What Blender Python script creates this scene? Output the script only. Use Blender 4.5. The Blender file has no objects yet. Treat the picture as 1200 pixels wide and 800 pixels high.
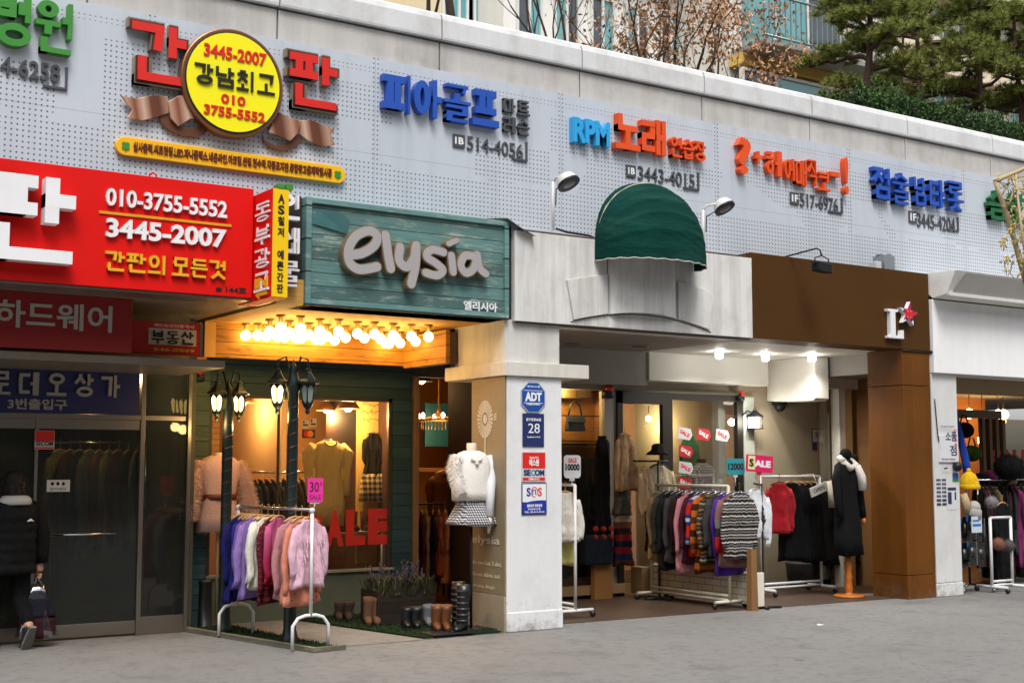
import bpy, bmesh, math, random
from mathutils import Vector, Matrix, noise
random.seed(7)
C = bpy.context.scene.collection
SC = bpy.context.scene
# ------------------------------------------------------------------ camera, world, sun, exposure
F = 1550.0; TH = math.atan(147/1550.0); PHI = math.radians(33.69)
SX, CX = math.sin(PHI), math.cos(PHI); CAMY = -10.87; EYE = 1.6
cd = bpy.data.cameras.new('camera'); cam = bpy.data.objects.new('camera', cd); C.objects.link(cam)
cam.location = (0, CAMY, EYE); cam.rotation_euler = (math.pi/2+TH, 0, -PHI)
cd.sensor_width = 36; cd.lens = 36*F/1200; cd.clip_end = 2000; cd.clip_start = 0.05
SC.camera = cam
w = bpy.data.worlds.new("World"); SC.world = w; w.use_nodes = True
nt = w.node_tree; bg = nt.nodes['Background']
sky = nt.nodes.new('ShaderNodeTexSky'); sky.sky_type = 'NISHITA'; sky.sun_disc = False
SUN_EL, SUN_AZ = math.radians(58), math.radians(205)      # azimuth measured clockwise from +Y
sky.sun_elevation = SUN_EL; sky.sun_rotation = SUN_AZ; sky.dust_density = 3.0
hs = nt.nodes.new('ShaderNodeHueSaturation'); hs.inputs['Saturation'].default_value = 0.22
nt.links.new(sky.outputs[0], hs.inputs['Color']); nt.links.new(hs.outputs[0], bg.inputs[0])
bg.inputs[1].default_value = 0.15
sd = bpy.data.lights.new('sun', 'SUN'); sun = bpy.data.objects.new('sun', sd); C.objects.link(sun)
sd.energy = 1.5; sd.angle = math.radians(22); sd.color = (1, .965, .92)
_d = Vector((math.sin(SUN_AZ)*math.cos(SUN_EL), math.cos(SUN_AZ)*math.cos(SUN_EL), math.sin(SUN_EL)))
sun.rotation_euler = (-_d).to_track_quat('-Z', 'Y').to_euler()
SC.view_settings.view_transform = 'Standard'; SC.view_settings.look = 'None'
SC.view_settings.gamma = 1; SC.view_settings.use_curve_mapping = False
SC.view_settings.exposure = 0.68
SC.render.engine = 'CYCLES'
cy = SC.cycles; cy.use_denoising = True; cy.max_bounces = 7; cy.diffuse_bounces = 3; cy.glossy_bounces = 3
cy.transmission_bounces = 4; cy.transparent_max_bounces = 12; cy.caustics_reflective = False; cy.caustics_refractive = False
cy.sample_clamp_indirect = 6.0
# ------------------------------------------------------------------ measuring: photo pixel -> point on a known plane
def ray(px, py):
    a = (px-600)/F; b = -(py-400)/F; c, s = math.cos(TH), math.sin(TH)
    fw = c-b*s; up = s+b*c
    return (fw*SX+a*CX, fw*CX-a*SX, up)
def P(px, py, Y=0.0):
    r = ray(px, py); t = (Y-CAMY)/r[1]; return Vector((r[0]*t, Y, EYE+r[2]*t))
def G(px, py, z=0.0):
    r = ray(px, py); t = (z-EYE)/r[2]; return Vector((r[0]*t, CAMY+r[1]*t, z))
def PX(px, py, X):
    r = ray(px, py); t = X/r[0]; return Vector((X, CAMY+r[1]*t, EYE+r[2]*t))
# ------------------------------------------------------------------ materials
def L(h):
    h = h.lstrip('#'); o = []
    for i in (0, 2, 4):
        v = int(h[i:i+2], 16)/255; o.append(v/12.92 if v <= .04045 else ((v+.055)/1.055)**2.4)
    return tuple(o)+(1,)
def sc(c, k): return (min(1, c[0]*k), min(1, c[1]*k), min(1, c[2]*k), 1)
class NB:
    """small node builder"""
    def __init__(s, name):
        s.m = bpy.data.materials.new(name); s.m.use_nodes = True; s.t = s.m.node_tree; s.n = s.t.nodes
        s.b = s.n['Principled BSDF']; s.out = s.n['Material Output']
        s.co = None
    def node(s, ty, **kw):
        n = s.n.new(ty)
        for k, v in kw.items(): setattr(n, k, v)
        return n
    def coord(s):
        if s.co is None: s.co = s.node('ShaderNodeTexCoord')
        return s.co.outputs['Object']
    def link(s, a, b): s.t.links.new(a, b)
    def mapping(s, scale, rot=(0, 0, 0)):
        m = s.node('ShaderNodeMapping'); s.link(s.coord(), m.inputs[0])
        m.inputs['Scale'].default_value = scale; m.inputs['Rotation'].default_value = rot; return m.outputs[0]
    def noise(s, scale, detail=4, vec=None, rough=.55):
        n = s.node('ShaderNodeTexNoise'); n.inputs['Scale'].default_value = scale; n.inputs['Detail'].default_value = detail
        n.inputs['Roughness'].default_value = rough
        s.link(vec if vec is not None else s.coord(), n.inputs['Vector']); return n.outputs[0]
    def ramp(s, fac, stops, mode='LINEAR'):
        r = s.node('ShaderNodeValToRGB'); r.color_ramp.interpolation = mode; e = r.color_ramp.elements
        while len(e) < len(stops): e.new(0.5)
        for k, (p, c) in enumerate(stops):
            e[k].position = p; e[k].color = c if not isinstance(c, (int, float)) else (c, c, c, 1)
        s.link(fac, r.inputs[0]); return r.outputs[0]
    def mix(s, fac, a, b, mode='MIX'):
        m = s.node('ShaderNodeMix', data_type='RGBA', blend_type=mode)
        for v, i in ((fac, 0), (a, 6), (b, 7)):
            if hasattr(v, 'is_linked'): s.link(v, m.inputs[i])
            else: m.inputs[i].default_value = v
        return m.outputs[2]
    def math(s, op, a, b=None, c=None):
        m = s.node('ShaderNodeMath', operation=op)
        for i, v in enumerate((a, b, c)):
            if v is None: continue
            if hasattr(v, 'is_linked'): s.link(v, m.inputs[i])
            else: m.inputs[i].default_value = v
        return m.outputs[0]
    def xyz(s):
        x = s.node('ShaderNodeSeparateXYZ'); s.link(s.coord(), x.inputs[0]); return x.outputs
    def bump(s, h, strength=.2, dist=.02):
        b = s.node('ShaderNodeBump'); b.inputs['Strength'].default_value = strength; b.inputs['Distance'].default_value = dist
        s.link(h, b.inputs['Height']); s.link(b.outputs[0], s.b.inputs['Normal'])
    def set(s, col=None, rough=.6, metal=0, spec=None, coat=0):
        if col is not None:
            if hasattr(col, 'is_linked'): s.link(col, s.b.inputs['Base Color'])
            else: s.b.inputs['Base Color'].default_value = col
        s.b.inputs['Roughness'].default_value = rough; s.b.inputs['Metallic'].default_value = metal
        if spec is not None: s.b.inputs['Specular IOR Level'].default_value = spec
        if coat: s.b.inputs['Coat Weight'].default_value = coat
        return s.m
MATS = {}
def mat(name, hexc, rough=.6, metal=0, var=.18, nscale=3.0, bump=.08, bscale=30, streak=0.0, spec=None, grime=0.0, splash=0.0):
    """painted / plain surface with uneven tone, vertical rain streaks and grime"""
    if name in MATS: return MATS[name]
    b = NB(name); base = L(hexc) if isinstance(hexc, str) else hexc
    c = b.mix(b.noise(nscale, 5), sc(base, 1-var), sc(base, 1+var*.6))
    if streak:
        f = b.ramp(b.noise(1.0, 6, b.mapping((4.2, 4.2, .28)), .7), [(.42, 0), (.80, 1)])
        f = b.math('MULTIPLY', f, streak); c = b.mix(f, c, sc((base[0]*.30, base[1]*.27, base[2]*.22), 1))
    if grime:
        f = b.ramp(b.noise(1.7, 8, None, .7), [(.48, 0), (.75, 1)])
        f = b.math('MULTIPLY', f, grime); c = b.mix(f, c, sc((base[0]*.35, base[1]*.31, base[2]*.26), 1))
    if splash:      # street dirt kicked up from the pavement, in blotches
        z = b.xyz()[2]; f = b.math('SUBTRACT', b.noise(5.0, 8, None, .75), b.math('MULTIPLY', z, .55)); f = b.math('MULTIPLY', b.ramp(f, [(.40, 0), (.62, 1)]), splash); c = b.mix(f, c, L('#6d665a'))
    if bump: b.bump(b.noise(bscale, 4), bump, .02)
    MATS[name] = b.set(c, rough, metal, spec); return MATS[name]
def cloth(name, hexc, rib=90, var=.38, rough=.9):
    if name in MATS: return MATS[name]
    b = NB(name); base = L(hexc)
    c = b.mix(b.noise(9, 4), sc(base, 1-var), sc(base, 1+var*.5))
    hh = b.math('ADD', b.math('MULTIPLY', b.noise(rib, 3, b.mapping((1, 1, .35))), .35), b.math('MULTIPLY', b.noise(1.0, 3, b.mapping((13, 13, 5)), .5), 2.2))
    b.bump(hh, .75, .022)
    m = b.set(c, rough, 0, .2); b.b.inputs['Sheen Weight'].default_value = .12 if sum(base[:3]) > .25 else 0
    MATS[name] = m; return m
def emit(name, hexc, strength):
    if name in MATS: return MATS[name]
    b = NB(name); b.set((.8, .8, .8, 1), .3)
    b.b.inputs['Emission Color'].default_value = L(hexc) if isinstance(hexc, str) else hexc
    b.b.inputs['Emission Strength'].default_value = strength
    MATS[name] = b.m; return b.m
def glass(name, tint=(.93, .96, .95, 1), refl=1.0, dirt=.04):
    """thin pane: clear, with mirror reflection rising toward grazing angles and a little dust"""
    if name in MATS: return MATS[name]
    b = NB(name); b.n.remove(b.b)
    tr = b.node('ShaderNodeBsdfTransparent'); tr.inputs[0].default_value = tint
    gl = b.node('ShaderNodeBsdfGlossy'); gl.inputs['Roughness'].default_value = .02
    df = b.node('ShaderNodeBsdfDiffuse'); df.inputs[0].default_value = (.5, .5, .48, 1)
    fr = b.node('ShaderNodeFresnel'); fr.inputs[0].default_value = 1.5
    k = b.math('MULTIPLY', fr.outputs[0], refl)
    m1 = b.node('ShaderNodeMixShader'); b.link(k, m1.inputs[0]); b.link(tr.outputs[0], m1.inputs[1]); b.link(gl.outputs[0], m1.inputs[2])
    m2 = b.node('ShaderNodeMixShader'); d = b.math('MULTIPLY', b.noise(2.5, 6), dirt); b.link(d, m2.inputs[0])
    b.link(m1.outputs[0], m2.inputs[1]); b.link(df.outputs[0], m2.inputs[2]); b.link(m2.outputs[0], b.out.inputs[0])
    MATS[name] = b.m; return b.m
def planks(name, hexc, h=.12, var=.35, wear=None, wearamt=.5, axis='x', rough=.65, off=0.0):
    """horizontal boards with dark seams, long grain and worn paint"""
    if name in MATS: return MATS[name]
    b = NB(name); base = L(hexc); X = b.xyz()
    zz = b.math('DIVIDE', b.math('ADD', X[2], off), h); row = b.math('FLOOR', zz); fr = b.math('FRACT', zz)
    wn = b.node('ShaderNodeTexWhiteNoise', noise_dimensions='1D'); b.link(row, wn.inputs['W'])
    c = b.mix(wn.outputs[0], sc(base, 1-var), sc(base, 1+var*.5))
    grain = b.noise(1.0, 7, b.mapping((2.2, 2.2, 38)), .65)
    c = b.mix(b.math('MULTIPLY', b.ramp(grain, [(.4, 0), (.7, 1)]), .55), c, sc(base, .45))
    if wear:
        f = b.ramp(b.noise(1.0, 8, b.mapping((3.0, 3.0, 16)), .7), [(.52, 0), (.66, 1)])
        c = b.mix(b.math('MULTIPLY', f, wearamt), c, L(wear))
    seam = b.math('LESS_THAN', fr, .055)
    c = b.mix(seam, c, sc(base, .12))
    hgt = b.math('SUBTRACT', b.math('MULTIPLY', grain, .25), seam); b.bump(hgt, .5, .012)
    MATS[name] = b.set(c, rough, 0, .3); return MATS[name]
def bricks(name, c1, c2, mortar, plane='xz', scale=1.0, bw=.24, bh=.075, rough=.8):
    if name in MATS: return MATS[name]
    b = NB(name); X = b.xyz(); cb = b.node('ShaderNodeCombineXYZ')
    b.link(X[0 if plane[0] == 'x' else 1], cb.inputs[0]); b.link(X[2], cb.inputs[1])
    t = b.node('ShaderNodeTexBrick'); b.link(cb.outputs[0], t.inputs['Vector'])
    t.inputs['Color1'].default_value = L(c1); t.inputs['Color2'].default_value = L(c2); t.inputs['Mortar'].default_value = L(mortar)
    t.inputs['Scale'].default_value = scale; t.inputs['Brick Width'].default_value = bw; t.inputs['Row Height'].default_value = bh
    t.inputs['Mortar Size'].default_value = .006
    c = b.mix(b.math('MULTIPLY', b.noise(6, 5), .5), t.outputs[0], sc(L(c1), .55))
    b.bump(b.math('SUBTRACT', 1.0, t.outputs['Fac']), .6, .01)
    MATS[name] = b.set(c, rough, 0, .3); return MATS[name]
def bands(name, cols, period, zig=0.0, zper=.05, dither=0.0, rough=.9):
    """knit: horizontal colour bands, zigzag for fair-isle rows"""
    if name in MATS: return MATS[name]
    b = NB(name); X = b.xyz(); z = X[2]
    s = b.math('ADD', X[0], X[1])
    if zig:
        tri = b.math('PINGPONG', s, zper); z = b.math('ADD', z, b.math('MULTIPLY', tri, zig))
    f = b.math('FRACT', b.math('DIVIDE', z, period)); n = len(cols)
    st = [(i/n, L(c)) for i, c in enumerate(cols)]
    c = b.ramp(f, st, 'CONSTANT')
    if dither:
        ck = b.node('ShaderNodeTexChecker'); ck.inputs['Scale'].default_value = dither; b.link(b.coord(), ck.inputs[0])
        ck.inputs[1].default_value = (1, 1, 1, 1); ck.inputs[2].default_value = (.25, .25, .25, 1)
        c = b.mix(.8, c, ck.outputs[0], 'MULTIPLY')
    b.bump(b.noise(110, 2), .4, .01)
    MATS[name] = b.set(c, rough, 0, .15); return MATS[name]
def checks(name, a, bb, scale, rough=.9):
    if name in MATS: return MATS[name]
    b = NB(name); X = b.xyz(); s = b.math('ADD', X[0], b.math('MULTIPLY', X[1], .6))
    fx = b.math('LESS_THAN', b.math('FRACT', b.math('MULTIPLY', s, scale)), .5)
    fz = b.math('LESS_THAN', b.math('FRACT', b.math('MULTIPLY', X[2], scale)), .5)
    k = b.math('MULTIPLY', b.math('ADD', fx, fz), .5)
    MATS[name] = b.set(b.ramp(k, [(0, L(a)), (.35, sc(L(bb), .35)), (.75, L(bb))], 'CONSTANT'), rough, 0, .2); return MATS[name]
# ------------------------------------------------------------------ mesh collector
class M:
    def __init__(s): s.v = []; s.f = []; s.mi = []; s.sm = []; s.cur = 0; s.smooth = False
    def add(s, vs, fs, smooth=None):
        o = len(s.v); s.v += [tuple(v) for v in vs]
        for f in fs: s.f.append(tuple(o+i for i in f)); s.mi.append(s.cur); s.sm.append(s.smooth if smooth is None else smooth)
        return s
    def box(s, x0, x1, y0, y1, z0, z1):
        if x1 < x0: x0, x1 = x1, x0
        if y1 < y0: y0, y1 = y1, y0
        if z1 < z0: z0, z1 = z1, z0
        return s.add([(x0,y0,z0),(x1,y0,z0),(x1,y1,z0),(x0,y1,z0),(x0,y0,z1),(x1,y0,z1),(x1,y1,z1),(x0,y1,z1)],
              [(0,3,2,1),(4,5,6,7),(0,1,5,4),(1,2,6,5),(2,3,7,6),(3,0,4,7)], False)
    def hexa(s, b4, t4):
        return s.add(list(b4)+list(t4), [(0,3,2,1),(4,5,6,7),(0,1,5,4),(1,2,6,5),(2,3,7,6),(3,0,4,7)], False)
    def quad(s, a, b, c, d): return s.add([a,b,c,d], [(0,1,2,3)], False)
    def tube(s, pts, r, n=8, cap=True):
        pts = [Vector(p) for p in pts]; rs = r if isinstance(r, (list, tuple)) else [r]*len(pts)
        vs = []; up = None
        for i, p in enumerate(pts):
            d = (pts[min(i+1, len(pts)-1)]-pts[max(i-1, 0)])
            if d.length < 1e-9: d = Vector((0,0,1))
            d.normalize()
            if up is None:
                up = Vector((0,0,1)) if abs(d.z) < .9 else Vector((1,0,0))
            a = up-d*up.dot(d)
            if a.length < 1e-4: a = d.orthogonal()
            a.normalize(); up = a; b = d.cross(a)
            for k in range(n):
                t = 2*math.pi*k/n; vs.append(p+(a*math.cos(t)+b*math.sin(t))*rs[i])
        fs = []
        for i in range(len(pts)-1):
            for k in range(n): fs.append((i*n+k, i*n+(k+1)%n, (i+1)*n+(k+1)%n, (i+1)*n+k))
        s.add(vs, fs, True)
        if cap:
            o = len(s.v)-len(vs)
            s.f.append(tuple(o+k for k in range(n))[::-1]); s.f.append(tuple(o+(len(pts)-1)*n+k for k in range(n)))
            s.mi += [s.cur]*2; s.sm += [False]*2
        return s
    def lathe(s, prof, c=(0,0,0), n=16, sx=1, sy=1, ang=0.0, smooth=True):
        vs = []; c = Vector(c)
        for r, z in prof:
            for k in range(n):
                t = 2*math.pi*k/n+ang; vs.append((c.x+math.cos(t)*r*sx, c.y+math.sin(t)*r*sy, c.z+z))
        fs = [(i*n+k, i*n+(k+1)%n, (i+1)*n+(k+1)%n, (i+1)*n+k) for i in range(len(prof)-1) for k in range(n)]
        s.add(vs, fs, smooth); o = len(s.v)-len(vs)
        s.f.append(tuple(o+k for k in range(n))[::-1]); s.f.append(tuple(o+(len(prof)-1)*n+k for k in range(n)))
        s.mi += [s.cur]*2; s.sm += [False]*2
        return s
    def ball(s, c, r, n=12, m=8, sz=1.0):
        return s.lathe([(max(1e-4, r*math.sin(math.pi*i/m)), -r*sz*math.cos(math.pi*i/m)) for i in range(m+1)], c, n)
    def prism(s, poly, O, U, V, N, d0, d1):
        """polygon in (u,v) extruded from d0 to d1 along N"""
        O, U, V, N = map(Vector, (O, U, V, N)); n = len(poly)
        vs = [O+U*u+V*v+N*d0 for u, v in poly]+[O+U*u+V*v+N*d1 for u, v in poly]
        fs = [tuple(range(n))[::-1], tuple(range(n, 2*n))]+[(k, (k+1)%n, n+(k+1)%n, n+k) for k in range(n)]
        return s.add(vs, fs, False)
    def mesh(s, name, mats, off):
        me = bpy.data.meshes.new(name)
        me.from_pydata([(v[0]-off[0], v[1]-off[1], v[2]-off[2]) for v in s.v], [], s.f)
        me.polygons.foreach_set('material_index', s.mi); me.polygons.foreach_set('use_smooth', s.sm)
        for m in (mats if isinstance(mats, (list, tuple)) else [mats]): me.materials.append(m)
        me.update(); return me
XF = ((1,0,0),(0,0,1),(0,-1,0))      # u, v, n of a wall facing the street
XS = ((0,-1,0),(0,0,1),(-1,0,0))     # u, v, n of a wall facing -X
LOC = {}
def thing(name, label, cat, loc=(0,0,0), group=None):
    o = bpy.data.objects.new(name, None); C.objects.link(o); o.location = loc; o.empty_display_size = .2
    o['label'] = label; o['category'] = cat
    if group: o['group'] = group
    LOC[o.name] = Vector(loc); return o
def part(name, m, mats, parent, label=None, bevel=0.0):
    off = LOC[parent.name]; o = bpy.data.objects.new(name, m.mesh(name, mats, off)); C.objects.link(o)
    o.parent = parent; LOC[o.name] = off
    if label: o['label'] = label
    if bevel: bev(o, bevel)
    return o
def bev(o, wd, seg=2):
    b = o.modifiers.new('bevel', 'BEVEL'); b.width = wd; b.segments = seg; b.limit_method = 'ANGLE'; b.angle_limit = math.radians(40)
def solo(name, m, mats, label, cat, group=None, bevel=0.0):
    xs, ys, zs = zip(*m.v); off = Vector(((min(xs)+max(xs))/2, (min(ys)+max(ys))/2, min(zs)))
    o = bpy.data.objects.new(name, m.mesh(name, mats, off)); C.objects.link(o); o.location = off; LOC[o.name] = off
    o['label'] = label; o['category'] = cat
    if group: o['group'] = group
    if bevel: bev(o, bevel)
    return o
def struct(name, m, mats, kind='structure'):
    o = bpy.data.objects.new(name, m.mesh(name, mats, (0,0,0))); C.objects.link(o); o['kind'] = kind; LOC[o.name] = Vector((0,0,0)); return o
def copy_tree(o, parent=None):
    c = o.copy(); C.objects.link(c); LOC[c.name] = LOC.get(o.name, Vector())
    if parent is not None: c.parent = parent
    for ch in list(o.children): copy_tree(ch, c)
    return c
# ------------------------------------------------------------------ lettering
_TX = {}
def tgeom(s, bold):
    k = (s, bold)
    if k not in _TX:
        c = bpy.data.curves.new('t', 'FONT'); c.body = s; c.extrude = .5; c.offset = bold; c.resolution_u = 3
        o = bpy.data.objects.new('t', c); C.objects.link(o); dg = bpy.context.evaluated_depsgraph_get()
        me = bpy.data.meshes.new_from_object(o.evaluated_get(dg))
        vs = [tuple(v.co) for v in me.vertices]; fs = [tuple(p.vertices) for p in me.polygons]
        bpy.data.objects.remove(o); bpy.data.curves.remove(c); bpy.data.meshes.remove(me)
        _TX[k] = (vs, fs)
    return _TX[k]
def text(m, s, O, w, h, depth, frame=XF, bold=.02, shear=0.0, spread=None):
    """lettering filling a w x h box whose lower left corner on the wall is O; depth is how far it stands off"""
    vs, fs = tgeom(s, bold)
    if not vs: return
    x0 = min(v[0] for v in vs); x1 = max(v[0] for v in vs); y0 = min(v[1] for v in vs); y1 = max(v[1] for v in vs)
    O = Vector(O); U, V, N = map(Vector, frame)
    out = []
    for x, y, z in vs:
        u = (x-x0)/(x1-x0)*w; v = (y-y0)/max(1e-6, y1-y0)*h
        out.append(O+U*(u+shear*v)+V*v+N*(depth*(z+.5)))
    m.add(out, fs, False)
def tpx(m, s, a, b, ref, yt, yb, Y, depth, bold=.03):
    """lettering spanning photo columns a..b on the plane y=Y, its height read at column ref"""
    x0, x1 = P(a, yt, Y).x, P(b, yt, Y-depth).x; z1, z0 = P(ref, yt, Y-depth*.5).z, P(ref, yb, Y-depth*.2).z
    text(m, s, (x0, Y, z0), x1-x0, z1-z0, depth, XF, bold)
def rect(a, b, ref, yt, yb, Y):
    return P(a, yt, Y).x, P(b, yt, Y).x, P(ref, yb, Y).z, P(ref, yt, Y).z
def smoothpts(pts, k=8):
    pts = [Vector((p[0], p[1])) for p in pts]; out = []
    for i in range(len(pts)-1):
        p0 = pts[max(i-1, 0)]; p1 = pts[i]; p2 = pts[i+1]; p3 = pts[min(i+2, len(pts)-1)]
        for j in range(k):
            t = j/k
            out.append(.5*((2*p1)+(-p0+p2)*t+(2*p0-5*p1+4*p2-p3)*t*t+(-p0+3*p1-3*p2+p3)*t**3))
    out.append(pts[-1]); return out
def stroke(m, pts, wd, O, frame, d0, d1, smooth=True, ramp=.002, caps=True):
    """a round-ended ribbon drawn on a wall (brush letter, logo line)"""
    p = smoothpts(pts) if smooth and len(pts) > 2 else [Vector((q[0], q[1])) for q in pts]
    n = len(p); Lf, Rt = [], []
    for i in range(n):
        d = p[min(i+1, n-1)]-p[max(i-1, 0)]; d = d.normalized() if d.length > 1e-9 else Vector((1, 0)); q = Vector((-d.y, d.x))
        hw = (wd if not callable(wd) else wd(i/(n-1)))/2
        Lf.append(p[i]+q*hw); Rt.append(p[i]-q*hw)
    if caps:
        def cap(c, a, sgn):
            v = a-c; o = []
            for k in range(1, 6):
                t = sgn*math.pi*k/6; o.append(c+Vector((v.x*math.cos(t)-v.y*math.sin(t), v.x*math.sin(t)+v.y*math.cos(t))))
            return o
    O, (U, V, N) = Vector(O), map(Vector, frame)
    W = lambda q, d: O+U*q.x+V*q.y+N*d
    for i in range(n-1):
        e = d1+ramp*i/n; e2 = d1+ramp*(i+1)/n
        m.add([W(Rt[i], d0), W(Rt[i+1], d0), W(Lf[i+1], d0), W(Lf[i], d0), W(Rt[i], e), W(Rt[i+1], e2), W(Lf[i+1], e2), W(Lf[i], e)],
              [(4,5,6,7),(0,1,5,4),(2,3,7,6)], False)
    if caps:
        for c, a, sg, dd in ((p[0], Lf[0], 1, d1), (p[-1], Rt[-1], 1, d1+ramp)):
            ring = [a]+cap(c, a, sg)+[c*2-a]; k = len(ring)
            m.add([W(q, d0) for q in ring]+[W(q, dd) for q in ring], [tuple(range(k, 2*k))]+[(i, i+1, k+i+1, k+i) for i in range(k-1)], False)
# ------------------------------------------------------------------ block Hangul, the way a sign maker cuts it: straight bars and rings
_JC = 'ㄱㄲㄴㄷㄸㄹㅁㅂㅃㅅㅆㅇㅈㅉㅊㅋㅌㅍㅎ'; _JV = 'ㅏㅐㅑㅒㅓㅔㅕㅖㅗㅘㅙㅚㅛㅜㅝㅞㅟㅠㅡㅢㅣ'; _JF = ' ㄱㄲㄳㄴㄵㄶㄷㄹㄺㄻㄼㄽㄾㄿㅀㅁㅂㅄㅅㅆㅇㅈㅊㅋㅌㅍㅎ'
JS = {'ㄱ': [[(0,1),(1,1),(.92,0)]], 'ㄴ': [[(0,1),(0,0),(1,0)]], 'ㄷ': [[(1,1),(0,1),(0,0),(1,0)]], 'ㄹ': [[(0,1),(1,1),(1,.5),(0,.5),(0,0),(1,0)]],
 'ㅁ': [[(0,0),(0,1),(1,1),(1,0),(0,0)]], 'ㅂ': [[(0,1),(0,0),(1,0),(1,1)],[(0,.52),(1,.52)]], 'ㅅ': [[(.5,1),(.5,.75),(0,0)],[(.5,.7),(1,0)]], 'ㅇ': ['o',(.5,.5,.5,.5)],
 'ㅈ': [[(0,1),(1,1)],[(.5,1),(.46,.6),(0,0)],[(.5,.6),(1,0)]], 'ㅊ': [[(.3,1),(.7,1)],[(0,.72),(1,.72)],[(.5,.72),(.46,.45),(0,0)],[(.5,.45),(1,0)]],
 'ㅋ': [[(0,1),(1,1),(.92,0)],[(0,.52),(.95,.52)]], 'ㅌ': [[(1,1),(0,1),(0,0),(1,0)],[(0,.5),(1,.5)]], 'ㅍ': [[(0,1),(1,1)],[(0,0),(1,0)],[(.27,1),(.27,0)],[(.73,1),(.73,0)]],
 'ㅎ': [[(.28,1),(.72,1)],[(0,.76),(1,.76)],'o',(.5,.26,.40,.26)],
 'ㅏ': [[(.15,1),(.15,0)],[(.15,.5),(1,.5)]], 'ㅓ': [[(.85,1),(.85,0)],[(0,.5),(.85,.5)]], 'ㅑ': [[(.15,1),(.15,0)],[(.15,.64),(1,.64)],[(.15,.36),(1,.36)]], 'ㅕ': [[(.85,1),(.85,0)],[(0,.64),(.85,.64)],[(0,.36),(.85,.36)]],
 'ㅐ': [[(0,1),(0,0)],[(1,1),(1,0)],[(0,.5),(1,.5)]], 'ㅔ': [[(.45,1),(.45,0)],[(1,1),(1,0)],[(-.1,.5),(.45,.5)]], 'ㅣ': [[(.5,1),(.5,0)]],
 'ㅗ': [[(0,0),(1,0)],[(.5,1),(.5,0)]], 'ㅜ': [[(0,1),(1,1)],[(.5,1),(.5,0)]], 'ㅡ': [[(0,.5),(1,.5)]], 'ㅛ': [[(0,0),(1,0)],[(.32,1),(.32,0)],[(.68,1),(.68,0)]], 'ㅠ': [[(0,1),(1,1)],[(.32,1),(.32,0)],[(.68,1),(.68,0)]]}
JU = {'ㄱ': 2.7, 'ㄴ': 2.7, 'ㄷ': 3, 'ㄹ': 5, 'ㅁ': 3, 'ㅂ': 3.2, 'ㅅ': 3, 'ㅇ': 3.1, 'ㅈ': 3.5, 'ㅊ': 4.4, 'ㅋ': 3.6, 'ㅌ': 5, 'ㅍ': 3, 'ㅎ': 5, 'ㅗ': 2.5, 'ㅜ': 2.5, 'ㅡ': 1, 'ㅛ': 2.5, 'ㅠ': 2.5}
_KD = [0]
def jamo(m, j, x0, y0, x1, y1, th, tv, W, d0, d1):
    x0 += th/2; x1 -= th/2; y0 += tv/2; y1 -= tv/2
    if x1 < x0: x0 = x1 = (x0+x1)/2
    if y1 < y0: y0 = y1 = (y0+y1)/2
    it = JS[j]; k = 0
    while k < len(it):
        s = it[k]
        if s == 'o':
            cx_, cy_, rx, ry = it[k+1]; k += 2; n = 28
            cx_, cy_, rx, ry = x0+(x1-x0)*cx_, y0+(y1-y0)*cy_, (x1-x0)*rx, (y1-y0)*ry; O_, I_ = [], []
            for q in range(n):
                t = 2*math.pi*q/n; c, s_ = math.cos(t), math.sin(t); O_.append((cx_+c*(rx+th/2), cy_+s_*(ry+tv/2))); I_.append((cx_+c*max(.004, rx-th/2), cy_+s_*max(.004, ry-tv/2)))
            _KD[0] = (_KD[0]+1) % 9; e = d1+_KD[0]*.0006
            vs = [W(p, d0) for p in O_]+[W(p, d0) for p in I_]+[W(p, e) for p in O_]+[W(p, e) for p in I_]; fs = []
            for q in range(n):
                r = (q+1) % n; fs += [(2*n+q, 2*n+r, 3*n+r, 3*n+q), (q, r, 2*n+r, 2*n+q), (n+r, n+q, 3*n+q, 3*n+r)]
            m.add(vs, fs, False); continue
        k += 1
        for a, b in zip(s[:-1], s[1:]):
            ax, ay, bx, by = x0+(x1-x0)*a[0], y0+(y1-y0)*a[1], x0+(x1-x0)*b[0], y0+(y1-y0)*b[1]; dx, dy = bx-ax, by-ay; L_ = math.hypot(dx, dy)
            _KD[0] = (_KD[0]+1) % 9; e = d1+_KD[0]*.0006
            if L_ < 1e-6: continue
            ux, uy = dx/L_, dy/L_; hx, hy = th/2, tv/2
            # a bar whose width follows the letter's own stroke weights, squared off at the ends
            wd = math.hypot(uy*hx, ux*hy); ex = math.hypot(ux*hx, uy*hy)
            if abs(ux) > .08 and abs(uy) > .08: wd = min(hx, hy)*1.0; ex = wd*.8
            px_, py_ = -uy*wd, ux*wd; p = [(ax-ux*ex+px_, ay-uy*ex+py_), (ax-ux*ex-px_, ay-uy*ex-py_), (bx+ux*ex-px_, by+uy*ex-py_), (bx+ux*ex+px_, by+uy*ex+py_)]
            m.add([W(v, d0) for v in p]+[W(v, e) for v in p], [(4,5,6,7),(0,1,5,4),(1,2,6,5),(2,3,7,6),(3,0,4,7)], False)
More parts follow.
